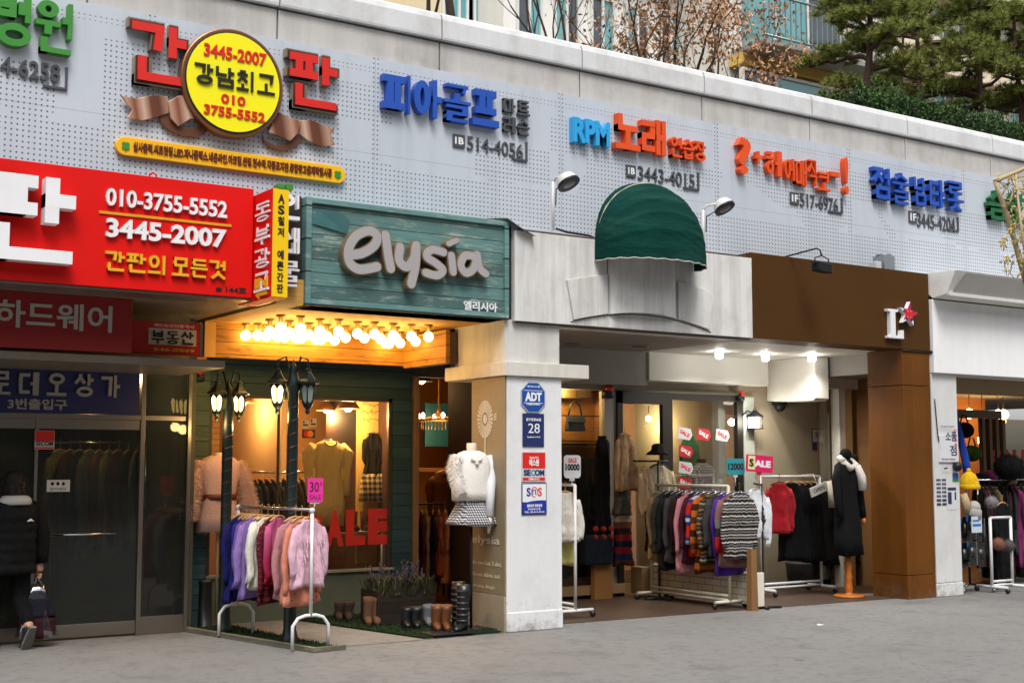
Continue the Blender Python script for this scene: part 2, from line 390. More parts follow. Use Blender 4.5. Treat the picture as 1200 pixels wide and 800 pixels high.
def syllable(m, ch, x0, y0, w, h, th, W, d0, d1):
    c = ord(ch)-0xAC00; C_, V_, F_ = _JC[c//588], _JV[(c % 588)//28], _JF[c % 28].strip(); g = .55
    J = lambda j, a, b, c2, d, tv: jamo(m, j, x0+w*a, y0+h*b, x0+w*c2, y0+h*d, min(th, w*(c2-a)*.42), min(th, tv*h), W, d0, d1)
    hv = {'ㅝ': ('ㅜ','ㅓ'), 'ㅞ': ('ㅜ','ㅔ'), 'ㅘ': ('ㅗ','ㅏ'), 'ㅚ': ('ㅗ','ㅣ'), 'ㅢ': ('ㅡ','ㅣ'), 'ㅟ': ('ㅜ','ㅣ'), 'ㅙ': ('ㅗ','ㅐ')}.get(V_)
    uf = JU.get(F_, 0) if F_ else 0
    if hv:
        tot = JU[C_]+g+JU[hv[0]]+(g+uf if F_ else 0); u = 1/tot; t = u*.95; y1 = 1-JU[C_]*u; yv = y1-g*u
        J(C_, .04, y1, .60, 1, t); J(hv[0], 0, yv-JU[hv[0]]*u, .66, yv, t)
        J(hv[1], .70, (uf+g*.4)*u if F_ else 0, 1, 1, .13)
        if F_: J(F_, .14, 0, .95, uf*u, t)
    elif V_ in 'ㅗㅜㅡㅛㅠ':
        tot = JU[C_]+g+JU[V_]+(g+uf if F_ else 0); u = 1/tot; t = u*.95; y1 = 1-JU[C_]*u; yv = y1-g*u; up = V_ in 'ㅗㅛ'
        J(C_, .10, y1, .90, 1, t); J(V_, 0, yv-JU[V_]*u, 1, yv+(g*u*1.1 if up else 0), t)
        if F_: J(F_, .10, 0, .90, uf*u+(g*u if V_ in 'ㅜㅠ' else 0)*0, t)
    else:
        wv = {'ㅣ': .20, 'ㅐ': .40, 'ㅔ': .40}.get(V_, .36); cx_ = 1-wv-.05
        if F_:
            uc = max(JU[C_], 3); tot = uc+g*1.3+uf; u = 1/tot; t = u*.95; J(C_, 0, 1-uc*u, cx_, 1, t); J(V_, 1-wv, (uf+g*.5)*u, 1, 1, .16); J(F_, .12, 0, .98, uf*u, t)
        else: J(C_, 0, .06, cx_, .94, 1/(JU[C_]+1)); J(V_, 1-wv, 0, 1, 1, .16)
def htext(m, s, O, w, h, depth, frame=XF, th=.15, gap=.10, d0=0.0):
    O, (U, V, N) = Vector(O), map(Vector, frame); W = lambda p, d: O+U*p[0]+V*p[1]+N*d
    ws = [.45 if c == ' ' else 1 for c in s]; cell = w/(sum(ws)+gap*(len(s)-1)); x = 0
    for c, k in zip(s, ws):
        if c != ' ': syllable(m, c, x, 0, cell*k, h, th*min(cell*1.15, h), W, d0, depth)
        x += cell*(k+gap)
def hpx(m, s, a, b, ref, yt, yb, Y, depth, th=.15, gap=.10, d0=0.0, grow=0.0):
    x0, x1 = P(a, yt, Y).x, P(b, yt, Y-depth).x; z1, z0 = P(ref, yt, Y-depth*.5).z, P(ref, yb, Y-depth*.2).z
    htext(m, s, (x0-grow, Y, z0-grow), x1-x0+2*grow, z1-z0+2*grow, depth, XF, th, gap, d0)
# ================================================================== THE SETTING
def ground_mat(name, hexc, seam=None):
    b = NB(name); base = L(hexc)
    c = b.mix(b.noise(.55, 6), sc(base, .86), sc(base, 1.12)); c = b.mix(b.noise(28, 8, None, .8), sc(c_, .7) if 0 else c, sc(base, 1.0)) if 0 else c
    c = b.mix(b.math('MULTIPLY', b.ramp(b.noise(1.6, 9, None, .72), [(.52, 0), (.66, 1)]), .5), c, sc(base, .5))
    c = b.mix(b.math('MULTIPLY', b.ramp(b.noise(9, 6, None, .7), [(.52, 0), (.64, 1)]), .5), c, sc(base, .5))
    c = b.mix(b.math('MULTIPLY', b.ramp(b.noise(85, 5, None, .8), [(.34, 1), (.52, 0)]), .55), c, sc(base, .4))
    gum = b.node('ShaderNodeTexVoronoi'); gum.inputs['Scale'].default_value = 3.7; b.link(b.coord(), gum.inputs['Vector']); c = b.mix(b.math('MULTIPLY', b.ramp(gum.outputs['Distance'], [(.06, 1), (.085, 0)]), .35), c, sc(base, .42))
    cr = b.node('ShaderNodeTexVoronoi', feature='DISTANCE_TO_EDGE'); cr.inputs['Scale'].default_value = .28; vv = b.node('ShaderNodeVectorMath', operation='ADD'); b.link(b.coord(), vv.inputs[0]); nn = b.node('ShaderNodeTexNoise'); nn.inputs['Scale'].default_value = 1.5; nn.inputs['Detail'].default_value = 8; b.link(b.coord(), nn.inputs['Vector']); b.link(nn.outputs['Color'], vv.inputs[1]); b.link(vv.outputs[0], cr.inputs['Vector']); c = b.mix(b.math('MULTIPLY', b.ramp(cr.outputs['Distance'], [(.0, 1), (.004, 0)]), .3), c, sc(base, .3))
    v = b.node('ShaderNodeTexVoronoi'); v.inputs['Scale'].default_value = 1.1; b.link(b.coord(), v.inputs['Vector'])
    spot = b.ramp(v.outputs['Distance'], [(.035, 1), (.06, 0)]); c = b.mix(b.math('MULTIPLY', spot, .6), c, sc(base, .3))
    if seam:
        X = b.xyz(); e = None
        for k in (0, 1):
            f = b.math('LESS_THAN', b.math('FRACT', b.math('ADD', b.math('DIVIDE', X[k], seam), .37)), .006)
            e = f if e is None else b.math('MAXIMUM', e, f)
        c = b.mix(b.math('MULTIPLY', e, .5), c, sc(base, .3))
    b.bump(b.noise(60, 6, None, .8), .35, .012)
    return b.set(c, .85, 0, .25)
m = M(); m.quad((-150,-150,0),(200,-150,0),(200,150,0),(-150,150,0)); struct('sidewalk', m, ground_mat('concrete_pavement', '#7f7d7a'))
m = M(); m.box(7.3, 21, .62, 60, 5.3, 5.5); m.box(-4, 40, .9, 70, 5.2, 5.45); struct('terrace', m, mat('terrace_soil', '#6b6558', .9))
# ---- floors of the shops
fl_tile = mat('floor_brown_tile', '#4c3c30', .45, var=.25, nscale=5, grime=.5)
m = M(); m.quad((7.87,.30,.004),(13.03,.18,.004),(13.03,6,.004),(7.87,6,.004)); struct('passage_floor', m, fl_tile)
m = M(); m.quad((4.72,2.3,.012),(9.7,2.3,.012),(9.7,6.4,.012),(4.72,6.4,.012)); m.quad((13.03,.82,.004),(19,.82,.004),(19,6,.004),(13.03,6,.004))
struct('shop_floor', m, mat('floor_wood_dark', '#4b3524', .4))
m = M(); m.quad((5.02,-.02,.004),(7.16,.02,.004),(7.16,2.2,.004),(4.72,2.2,.004)); struct('entry_path', m, ground_mat('entry_concrete', '#85827c'))
def turf_mat():
    b = NB('artificial_turf'); c = b.mix(b.noise(60, 4), L('#142410'), L('#2a3e1c'))
    c = b.mix(b.math('MULTIPLY', b.ramp(b.noise(4, 5), [(.5, 0), (.7, 1)]), .4), c, L('#4b4a2c'))
    b.bump(b.noise(220, 3), .9, .02); return b.set(c, .95, 0, .1)
turf = turf_mat()
def turf_patch(poly, lab):
    m = M(); n = len(poly)
    m.prism([(x, y) for x, y in poly], (0,0,0), (1,0,0), (0,1,0), (0,0,1), .008, .022); m.cur = 1
    x0, x1 = min(p[0] for p in poly), max(p[0] for p in poly); y0, y1 = min(p[1] for p in poly), max(p[1] for p in poly)
    def inside(x, y):
        r = False
        for i in range(n):
            a, b = poly[i], poly[i-1]
            if (a[1] > y) != (b[1] > y) and x < (b[0]-a[0])*(y-a[1])/(b[1]-a[1])+a[0]: r = not r
        return r
    for _ in range(2600):
        x, y = random.uniform(x0, x1), random.uniform(y0, y1)
        if inside(x, y):
            a = random.uniform(0, 6.3); l = .008; h = random.uniform(.015, .035)
            m.add([(x-math.cos(a)*l, y-math.sin(a)*l, .02), (x+math.cos(a)*l, y+math.sin(a)*l, .02), (x+random.uniform(-.01,.01), y+random.uniform(-.01,.01), .02+h)], [(0,1,2)], False)
    return solo('turf_mat', m, [turf, mat('turf_blade', '#1f3216', .9)], lab, 'mat')
turf_patch([(4.66,1.95),(5.04,-.16),(5.32,-.10),(5.12,1.95)], 'narrow strip of green artificial turf under the lamp posts')
turf_patch([(6.28,.03),(7.14,.03),(7.14,1.2),(7.05,2.15),(5.9,2.15),(6.05,1.3)], 'wide green artificial turf mat under the boots and planter')
m = M(); kb = [(4.60,1.93),(5.03,-.24),(5.36,-.20),(5.36,-.17),(5.07,-.20),(4.65,1.95)]
m.prism(kb, (0,0,0), (1,0,0), (0,1,0), (0,0,1), 0, .045)
solo('timber_edging', m, planks('edging_wood', '#6d6a58', .02, .3, '#9b927a', .5), 'worn grey timber edging round the turf strip by the lamp posts', 'edging', bevel=.004)

# ================================================================== THE BUILDING
B = thing('arcade_building', 'long two tone shopping arcade with perforated grey cladding above its ground floor shops', 'building', (8, .5, 0))
def panel_mat():
    b = NB('perforated_metal_panel'); base = L('#c6cdd6'); X = b.xyz(); x, z = X[0], X[2]
    pit = .0475
    fx = b.math('SUBTRACT', b.math('FRACT', b.math('DIVIDE', x, pit)), .5); fz = b.math('SUBTRACT', b.math('FRACT', b.math('DIVIDE', z, pit)), .5)
    d = b.math('SQRT', b.math('ADD', b.math('MULTIPLY', fx, fx), b.math('MULTIPLY', fz, fz)))
    dot = b.math('LESS_THAN', d, .19)
    # where the sheets are punched: the whole lower half, blank patches behind the signs, single rows along the sheet edges
    low = b.math('LESS_THAN', b.math('ADD', z, b.math('MULTIPLY', b.ramp(b.noise(.9, 1), [(.45, 0), (.46, 1)], 'CONSTANT'), .50)), 5.02)
    px = b.math('FRACT', b.math('DIVIDE', b.math('SUBTRACT', x, -2.10), 2.24)); 
    e1 = b.math('LESS_THAN', px, .0475/2.24); e2 = b.math('GREATER_THAN', px, 1-.0475/2.24)
    topz = b.math('MULTIPLY', b.math('GREATER_THAN', z, 4.94+.5), b.math('LESS_THAN', z, 4.94+.5475))
    blk = b.node('ShaderNodeTexWhiteNoise', noise_dimensions='2D'); cb = b.node('ShaderNodeCombineXYZ')
    b.link(b.math('FLOOR', b.math('DIVIDE', x, .95)), cb.inputs[0]); b.link(b.math('FLOOR', b.math('DIVIDE', z, .38)), cb.inputs[1]); b.link(cb.outputs[0], blk.inputs['Vector'])
    some = b.math('MULTIPLY', b.math('GREATER_THAN', blk.outputs[0], .60), b.math('LESS_THAN', z, 5.30))
    on = low
    for q in (e1, e2, topz, some): on = b.math('MAXIMUM', on, q)
    dot = b.math('MULTIPLY', dot, on)
    seam = b.math('MAXIMUM', b.math('LESS_THAN', px, .0022), b.math('LESS_THAN', b.math('ABSOLUTE', b.math('SUBTRACT', z, 4.63)), .0022))
    c = b.mix(b.noise(1.2, 6), sc(base, .88), sc(base, 1.07))
    st = b.ramp(b.noise(1.0, 6, b.mapping((6, 6, .5)), .6), [(.5, 0), (.75, 1)]); c = b.mix(b.math('MULTIPLY', st, .22), c, sc(base, .5))
    rust = b.ramp(b.noise(1.6, 8, None, .75), [(.66, 0), (.74, 1)]); c = b.mix(b.math('MULTIPLY', rust, .35), c, L('#7d6a50'))
    c = b.mix(b.math('MULTIPLY', seam, .6), c, sc(base, .3)); c = b.mix(dot, c, L('#6a6e73'))
    return b.set(c, .42, .15, .4)
m = M(); m.box(-4, 24, .40, .62, 3.85, 5.59); part('perforated_cladding', m, panel_mat(), B)
# concrete parapet: rounded top blocks over a plain band, open joints between them
conc = mat('parapet_concrete', '#d3d4d5', .8, var=.12, nscale=1.2, streak=.22, grime=.4, bump=.12, bscale=45)
conc_low = mat('parapet_concrete_band', '#bdbab6', .85, var=.14, nscale=1.2, streak=.38, grime=.5, bump=.15, bscale=45)
m = M(); x = 4.913-1.78*5
while x < 24:
    m.box(x+.008, x+1.772, .50, .9, 5.28, 5.915); x += 1.78
part('parapet_band', m, conc_low, B, bevel=.008)
m = M(); x = 4.913-1.78*5
while x < 24:
    prof = [(.455,5.935),(.45,5.96),(.452,6.14),(.475,6.20),(.53,6.235),(.95,6.235),(.95,5.935)]
    m.prism(prof, (x+.008,0,0), (0,1,0), (0,0,1), (1,0,0), 0, 1.764); x += 1.78
part('parapet_coping', m, conc, B, bevel=.004)
m = M(); m.box(-4, 24, .56, .88, 5.40, 6.2); part('parapet_core', m, mat('joint_dark', '#3c3a37', .9), B)
# ---- upper floor slab / soffits
white_soffit = mat('white_soffit', '#dcd9d0', .6, var=.06, grime=.12)
grey_soffit = mat('grey_soffit', '#8f8a82', .6, var=.1, grime=.3)
m = M(); m.box(-4, 4.70, .06, 7, 3.07, 3.30); part('entrance_soffit', m, mat('metal_soffit', '#8d8577', .4, .3, grime=.4), B)
m = M(); m.box(4.742, 7.17, .02, 7, 3.05, 3.28); part('shop_soffit', m, planks('soffit_boards', '#c99a4f', .5, .15, axis='y'), B)
m = M()
for xa, xb in ((7.86, 8.74), (8.752, 9.65), (9.662, 10.59)): m.box(xa, xb, .03, 7, 3.05, 3.28)
part('passage_soffit', m, grey_soffit, B)
m = M(); m.box(7.5, 10.66, .2, 6.9, 3.09, 3.3); part('soffit_backing', m, mat('soffit_gap', '#27231f', .9), B)
m = M(); m.box(10.61, 13.025, .03, 7, 3.05, 3.28); m.box(13.03, 13.50, .56, 7, 3.055, 3.28); part('white_soffit', m, white_soffit, B)
m = M(); m.box(13.3, 24, .385, 7, 2.80, 3.2); part('corner_shop_soffit', m, grey_soffit, B)
m = M(); m.box(-4, 24, .62, 7.2, 3.35, 5.2); part('upper_floor', m, mat('upper_floor_dark', '#55524d', .9), B)
# ---- white pillar with its capital
wp = mat('white_pillar_paint', '#dedfe0', .55, var=.05, streak=.16, grime=.25, bump=.05, splash=.7)
side = mat('pillar_side_board', '#8d7d62', .55, var=.1, streak=.15, grime=.2)
m = M(); m.box(7.185, 7.85, 0, .62, .19, 2.495); p = part('pillar', m, wp, B, bevel=.006)
m = M(); m.box(7.183, 7.858, -.008, .62, 0, .195); part('plinth', m, wp, p, bevel=.012)
m = M(); m.box(7.165, 7.183, .004, .62, .36, 2.49); part('side_board', m, side, p)
m = M(); m.box(7.160, 7.181, .01, .62, 0, .355); part('side_skirting', m, mat('skirting_stone', '#a3957e', .5, grime=.4, splash=.6), p)
cap_m = mat('capital_paint', '#d3cfc6', .6, var=.06, streak=.45, grime=.3)
m = M(); m.box(7.14, 8.175, -.035, 1.12, 2.497, 2.637); part('capital', m, cap_m, p, bevel=.006)
m = M(); m.box(7.178, 7.845, .03, .98, 2.639, 3.06); part('pillar_head', m, mat('pillar_head_paint', '#cfcdc8', .6, streak=.4, grime=.25), p)
# ---- street fascia of the middle shop with its curved relief
fas = mat('stained_fascia', '#deddda', .55, var=.10, nscale=1.2, streak=.75, grime=.35, bump=.05)
m = M(); m.box(7.262, 10.49, -.03, .38, 3.045, 3.955); f1 = part('fascia', m, fas, B, bevel=.004)
m = M(); m.box(7.205, 7.258, .03, .36, 3.06, 4.0); part('gap_strip', m, mat('gap_black', '#17191c', .7), f1)
def arc(x0, x1, zc, rise, n=12): return [(x0+(x1-x0)*i/n, zc+rise*(1-(2*i/n-1)**2)) for i in range(n+1)]
xa, xb, za = P(663,360,-.03).x, P(835,360,-.03).x, P(672,379,-.03).z
xl, xr = P(712,360,-.03).x, P(792,360,-.03).x
low = arc(xa+.06, xb-.03, 3.075, .13)
m = M()
def relief(poly, d): m.prism(poly, (0,-.03,0), *XF, .002, d)
ztop = P(712,330,-.03).z
zl = lambda x: 3.075+.13*(1-(2*(x-xa-.06)/(xb-.09-xa)-1)**2)
relief([(xa, 3.50),(xa+.1, 3.52),(xl-.015, 3.60),(xl-.015, zl(xl)+.012),(xa+.2, zl(xa+.2)+.012),(xa+.09, zl(xa+.09)+.012)], .03)
part('relief_panel', m, fas, f1, bevel=.004)
m = M(); relief([(xr+.015, 3.60),(xb-.12, 3.54),(xb, 3.46),(xb-.07, zl(xb-.08)+.012),(xr+.25, zl(xr+.25)+.012),(xr+.015, zl(xr)+.012)], .03)
part('relief_panel', m, fas, f1, bevel=.004)
m = M()
for i in range(12):
    a, b2 = low[i], low[i+1]; m.tube([(a[0],-.034,a[1]),(b2[0],-.034,b2[1])], .0045, 5)
for xx in (xl, xr): m.tube([(xx,-.032,zl(xx)),(xx,-.032,3.78)], .004, 5)
part('relief_joint', m, mat('joint_grime', '#5a5043', .9), f1)
# bowed bay under the awning
m = M(); n = 14; vs = []; 
for i in range(n+1):
    t = math.pi*i/n; xx = (xl+xr)/2-math.cos(t)*(xr-xl)/2*.99; yy = -.03-math.sin(t)*.10
    vs.append((xx, yy))
for i in range(n):
    a, b2 = vs[i], vs[i+1]; m.add([(a[0],a[1],zl(a[0])+.01),(b2[0],b2[1],zl(b2[0])+.01),(b2[0],b2[1],3.93),(a[0],a[1],3.93)], [(0,1,2,3)], True)
part('bowed_panel', m, fas, f1)
m = M(); m.box(7.3, 10.47, -.01, .1, 3.03, 3.043); m.tube([(7.3,-.02,3.965),(8.6,-.01,3.968),(10.4,-.02,3.962)], .012, 6); part('edge_trim', m, mat('rusty_trim', '#4e4740', .7, grime=.6), f1)
# ---- brown fascia and pillar
brown = mat('brown_panel', '#4c300f', .55, var=.14, nscale=1.1, streak=.12, grime=.15, bump=.05, spec=.15)
brown2 = mat('brown_pillar_wood', '#6e4110', .6, var=.3, nscale=1.5, streak=.55, grime=.25, bump=.08, spec=.2, splash=.45)
m = M(); m.box(10.492, 13.545, -.02, .38, 3.048, 4.025); part('brown_fascia', m, brown, B, bevel=.004)
m = M(); m.box(13.03, 13.545, .0, .55, .29, 2.60); bp = part('brown_pillar', m, brown2, B, bevel=.004)
m = M(); m.box(13.03, 13.545, .0, .55, 2.608, 3.046); part('upper_panel', m, brown2, bp, bevel=.004)
m = M(); m.box(13.03, 13.545, .0, .55, 0, .283); part('kick_panel', m, brown2, bp, bevel=.004)
m = M(); m.tube([(13.03,-.012,3.035),(13.57,-.012,3.035)], .009, 6); m.ball((13.56,-.02,3.035), .025); part('cable', m, mat('cable_black', '#1d1a18', .6), bp)
# ---- white corner pillar and canopy sign of the right hand shop
wp2 = mat('white_pillar_worn', '#dcdcda', .55, var=.06, streak=.15, grime=.25, splash=.8)
m = M(); m.box(13.56, 14.05, -.005, .5, .17, 2.772); wpi = part('white_pillar', m, wp2, B, bevel=.005)
m = M(); m.box(13.555, 14.06, -.012, .5, 0, .165); part('plinth', m, wp2, wpi, bevel=.01)
m = M(); m.tube([(13.60,-.02,2.45),(13.64,-.02,2.0),(13.68,-.02,1.82)], .007, 5); part('cable', m, MATS['cable_black'], wpi)
m = M(); m.box(13.56, 18.5, -.06, .38, 2.775, 3.70); part('blank_signboard', m, mat('blank_sign_white', '#f3f3f3', .4, var=.04, streak=.12, grime=.08), B, bevel=.006)
hoodm = mat('hood_white', '#eceae4', .55, var=.06, streak=.15, grime=.3)
m = M()
def hood_end(xx): return [(xx,-.06,3.712),(xx,-.27,3.745),(xx,-.42,4.034),(xx,.38,4.055)]
a, b2 = hood_end(13.57), hood_end(18.5)
m.add(a+b2, [(0,1,2,3),(4,7,6,5),(0,4,5,1),(1,5,6,2),(2,6,7,3),(3,7,4,0)], False); hd = part('sign_hood', m, hoodm, B, bevel=.006)
m = M(); m.add([(13.66,-.295,3.775),(18.4,-.295,3.775),(18.4,-.412,4.008),(13.78,-.412,4.008)], [(0,1,2,3)]); part('hood_panel', m, mat('hood_grey', '#b9b7b2', .5, grime=.2), hd)
m = M(); m.box(13.585, 18.4, -.31, -.26, 3.72, 3.765); part('hood_gutter', m, mat('gutter_grey', '#d5d3cd', .5, 0), hd, bevel=.006)

# ================================================================== left entrance: aluminium doors
alu = mat('aluminium_frame', '#8c857b', .32, .75, var=.12, bump=0)
dgl = glass('dark_door_glass', (.50, .58, .52, 1), .75, .06)
Yd = 1.84
E = part('entrance_front', M().box(-1.5, 4.60, Yd-.03, Yd+.05, 2.585, 3.07), mat('entrance_lintel', '#5c574c', .5, .3, grime=.4), B)
m = M()
xm, xr2, xl2 = P(164,600,Yd).x, P(217,600,Yd).x, P(38,600,Yd).x
zt, zb = P(164,488,Yd).z, .0
m.box(xm-.022, xm+.022, Yd-.03, Yd+.04, 0, 2.58); m.box(-1.5, 4.58, Yd-.026, Yd+.035, zt-.035, zt+.012); m.box(-1.5, 4.58, Yd-.026, Yd+.035, 2.545, 2.58)
m.box(xr2+.0, xr2+.035, Yd-.03, Yd+.04, 0, 2.545); m.box(xm+.022, xr2, Yd-.02, Yd+.03, 0, .17)
m.box(xl2-.9, xl2-.86, Yd-.028, Yd+.04, 0, zt-.035)
part('door_frame', m, alu, E, bevel=.003)
m = M(); m.box(xm+.02, xr2, Yd, Yd+.008, .17, zt-.03); m.box(xm+.02, xr2, Yd, Yd+.008, zt+.012, 2.545); part('side_glass', m, dgl, E)
for k, (a, b2) in enumerate(((xl2, xm-.024), (xl2-.86, xl2-.005))):
    m = M(); m.box(a, b2, Yd-.015, Yd+.02, .02, .14); m.box(a, b2, Yd-.015, Yd+.02, zt-.13, zt-.036); m.box(a, a+.03, Yd-.014, Yd+.019, .14, zt-.13); 
    d = part('glass_door', m, alu, B, bevel=.003)
    m = M(); m.box(a+.03, b2, Yd, Yd+.008, .14, zt-.13); part('pane', m, dgl, d)
    zz = P(80,626,Yd).z; m = M(); m.tube([(a+.14,Yd-.06,zz),(b2-.22,Yd-.06,zz)], .011, 8); m.tube([(a+.2,Yd-.06,zz),(a+.2,Yd,zz)], .008, 6); m.tube([(b2-.28,Yd-.06,zz),(b2-.28,Yd,zz)], .008, 6)
    part('handle', m, mat('chrome', '#c9c9c9', .15, 1, bump=0), d)
# hall behind
hall = mat('hall_wall', '#4e5444', .8, grime=.2)
m = M(); m.box(-1.5, -1.4, Yd+.1, 6.5, 0, 3.06); m.box(-1.5, 4.6, 6.4, 6.5, 0, 3.06); part('hall_wall', m, hall, B)
# partition between the entrance and the boutique
green_wood = planks('green_boards', '#4b5c4c', .155, .25, '#7b8468', .35)
teal_low = planks('teal_boards', '#3d6064', .155, .25, '#5d8383', .4)
m = M(); m.box(4.60, 4.70, 1.87, 6.4, 0, 3.06); part('partition_wall', m, mat('partition_dark', '#4a4a40', .8), B)
# ================================================================== boutique front (recessed)
Yw = 2.2
zs0, zs1 = .47, 2.36
m = M(); m.box(4.70, 4.96, Yw-.02, Yw+.1, 1.10, 2.70); bw = part('boutique_front', m, green_wood, B)
m = M(); m.box(4.70, 4.95, Yw-.022, Yw+.098, 0, 1.097); part('lower_boards', m, teal_low, bw)
m = M(); m.box(4.96, 7.34, Yw-.012, Yw+.09, zs1, 2.74); part('lintel_boards', m, planks('lintel_boards', '#2f4444', .19, .2), bw)
m = M(); m.box(4.96, 7.10, Yw-.01, Yw+.09, 0, zs0); part('sill_wall', m, mat('sill_wall_paint', '#5e6654', .7, grime=.3), bw)
m = M(); m.box(4.95, 7.12, Yw-.05, Yw+.1, zs0, zs0+.028); part('window_sill', m, mat('sill_paint', '#8b8a76', .6, grime=.3), bw, bevel=.004)
m = M(); m.box(7.10, 7.345, Yw-.03, Yw+.12, 0, zs1); part('corner_boards', m, planks('corner_boards', '#2c484c', .13, .25), bw)
m = M(); m.box(7.35, 7.42, Yw-.06, Yw+.1, 0, 2.62); part('door_post', m, mat('door_post_wood', '#7d5c3e', .5, streak=.4), bw, bevel=.006)
wg = glass('shop_glass', (.97, .97, .95, 1), .55, .02)
m = M(); m.box(4.96, 7.10, Yw+.02, Yw+.028, zs0+.028, zs1); part('window_pane', m, wg, bw)
m = M(); m.box(4.96, 5.0, Yw, Yw+.05, zs0+.03, zs1); m.box(7.06, 7.10, Yw, Yw+.05, zs0+.03, zs1); m.box(4.96, 7.1, Yw, Yw+.05, zs1-.04, zs1)
m.box(5.74, 5.755, Yw+.005, Yw+.045, zs0+.03, zs1-.04)
part('window_frame', m, mat('window_frame_dark', '#3a3527', .5), bw)
m = M(); m.box(7.42, 8.5, Yw, Yw+.1, 2.62, 3.05); m.box(7.35, 7.42, Yw, Yw+.1, 2.63, 3.05); part('door_header', m, mat('door_header_dark', '#3a2d22', .7), bw)
# room
warm = mat('boutique_wall', '#bb8547', .8, var=.1)
wbrick = bricks('boutique_brick', '#c9a26d', '#b98d58', '#8a6a44')
m = M(); m.box(4.71, 9.74, 5.4, 5.5, 0, 3.04); r = part('boutique_room', m, warm, B)
m = M(); m.box(7.30, 7.36, 2.32, 4.3, 0, 3.04); part('doorway_wall', m, mat('doorway_wall_brown', '#46291a', .8), r)
m = M(); m.box(4.71, 4.78, 2.3, 5.4, 0, 3.04); part('side_wall', m, warm, r)
m = M(); m.box(8.25, 8.36, 2.2, 2.9, 0, 3.04); part('side_wall', m, mat('side_wall_brown', '#3d2416', .8), r)
m = M(); m.box(4.80, 6.3, 5.33, 5.40, .9, 3.04); part('brick_panel', m, wbrick, r)
m = M(); m.box(6.3, 6.36, 3.4, 5.35, 0, 2.7); part('inner_partition', m, mat('inner_partition_paint', '#b5956a', .8), r)
bx0 = P(420,480,2.9).x; bx1 = P(458,480,2.9).x
m = M(); m.box(bx0, bx1+.35, 2.9, 2.95, .5, 2.45); part('display_panel', m, mat('display_panel_paint', '#d9b364', .7), r)
m = M()
for k in range(9):
    for j in range(3):
        xx = bx0+.06+k*.045+random.uniform(-.01,.01); zz = 2.32-j*.085
        stroke(m, [(xx, zz),(xx+.015, zz+random.uniform(-.02,.03)),(xx+.03, zz+random.uniform(-.03,.02))], .007, (0,2.9,0), XF, .001, .002)
part('handwriting', m, mat('ink_brown', '#4c3a1c', .8), r)
# ================================================================== canopy joinery over the boutique door: valance and box
wood = planks('pine_boards', '#b9812f', .125, .2, '#5a3512', .75, off=.02)
m = M(); m.box(4.745, 7.06, 1.80, 1.88, 2.70, 3.05); v = part('wood_valance', m, wood, B)
m = M(); m.box(4.745, 4.86, 1.785, 1.80, 2.695, 3.05); part('valance_end', m, mat('valance_end_wood', '#c99745', .6, streak=.2), v)
m = M(); m.box(7.02, 7.07, .90, 1.80, 2.675, 3.02); part('valance_return', m, wood, v)
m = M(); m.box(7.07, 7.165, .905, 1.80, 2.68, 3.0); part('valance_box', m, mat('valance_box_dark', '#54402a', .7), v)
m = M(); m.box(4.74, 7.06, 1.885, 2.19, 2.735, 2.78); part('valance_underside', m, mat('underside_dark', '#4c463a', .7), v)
# ================================================================== passage of the middle shop
wall_lt = mat('passage_wall', '#a89a82', .75, var=.07, grime=.15)
Yb = 2.30
m = M(); m.box(12.46, 14.0, Yb, Yb+.12, 0, 3.05); pw = part('passage_wall', m, wall_lt, B)
m = M(); m.box(8.36, 12.46, Yb, Yb+.1, 2.56, 3.05); part('passage_lintel', m, mat('lintel_grey', '#98907f', .7, grime=.2), pw)
m = M(); m.box(10.70, 12.78, 2.05, 2.296, 2.69, 3.05); part('white_beam', m, white_soffit, pw, bevel=.004)
m = M(); m.box(7.86, 10.69, 2.08, 2.298, 2.62, 3.05); part('grey_beam', m, grey_soffit, pw, bevel=.004)
# bulkhead coming forward with a bowed foot
m = M(); x0, x1 = 12.98, 13.24; n = 8
prof = [(1.50,2.47),(1.44,2.475),(1.40,2.50),(1.40,3.05),(2.295,3.05),(2.295,2.50),(1.9,2.475)]
m.prism(prof, (x0,0,0), (0,1,0), (0,0,1), (1,0,0), 0, x1-x0); part('bulkhead', m, white_soffit, pw, bevel=.01)
m = M(); m.box(10.16, 10.42, Yb-.02, Yb+.09, 0, 2.55); part('door_jamb', m, mat('jamb_grey', '#9b968c', .6), pw)
# two leaf door: dark frame, left leaf ajar arch, right pane
dk = mat('dark_door_paint', '#26201b', .45, var=.2)
xd0, xd1, xd2 = P(721,520,Yb).x, P(783,520,Yb).x, P(868,520,Yb).x
m = M()
m.box(xd0, xd0+.09, Yb-.05, Yb+.02, 0, 2.56); m.box(xd0, xd1, Yb-.05, Yb+.02, 2.40, 2.558); m.box(xd1-.13, xd1+.04, Yb-.051, Yb+.02, 0, 2.556)
dr = part('shop_door', m, dk, B, bevel=.004)
m = M(); m.box(xd0+.09, xd1-.13, Yb-.02, Yb-.012, .1, 2.40); part('pane', m, wg, dr)
m = M(); m.box(xd1+.04, xd2, Yb-.048, Yb+.02, 2.47, 2.556); m.box(xd2-.10, xd2, Yb-.049, Yb+.02, 0, 2.47); m.box(xd1+.04, xd2-.10, Yb-.047, Yb+.02, 0, .12)
wn = part('shop_window', m, dk, B, bevel=.004)
m = M(); m.box(xd1+.04, xd2-.10, Yb-.02, Yb-.012, .12, 2.47); part('pane', m, wg, wn)
m = M(); m.box(xd2+.005, xd2+.20, Yb-.06, Yb+.03, 0, 2.54); part('window_jamb', m, mat('jamb_pale', '#b9beb4', .6), wn, bevel=.004)
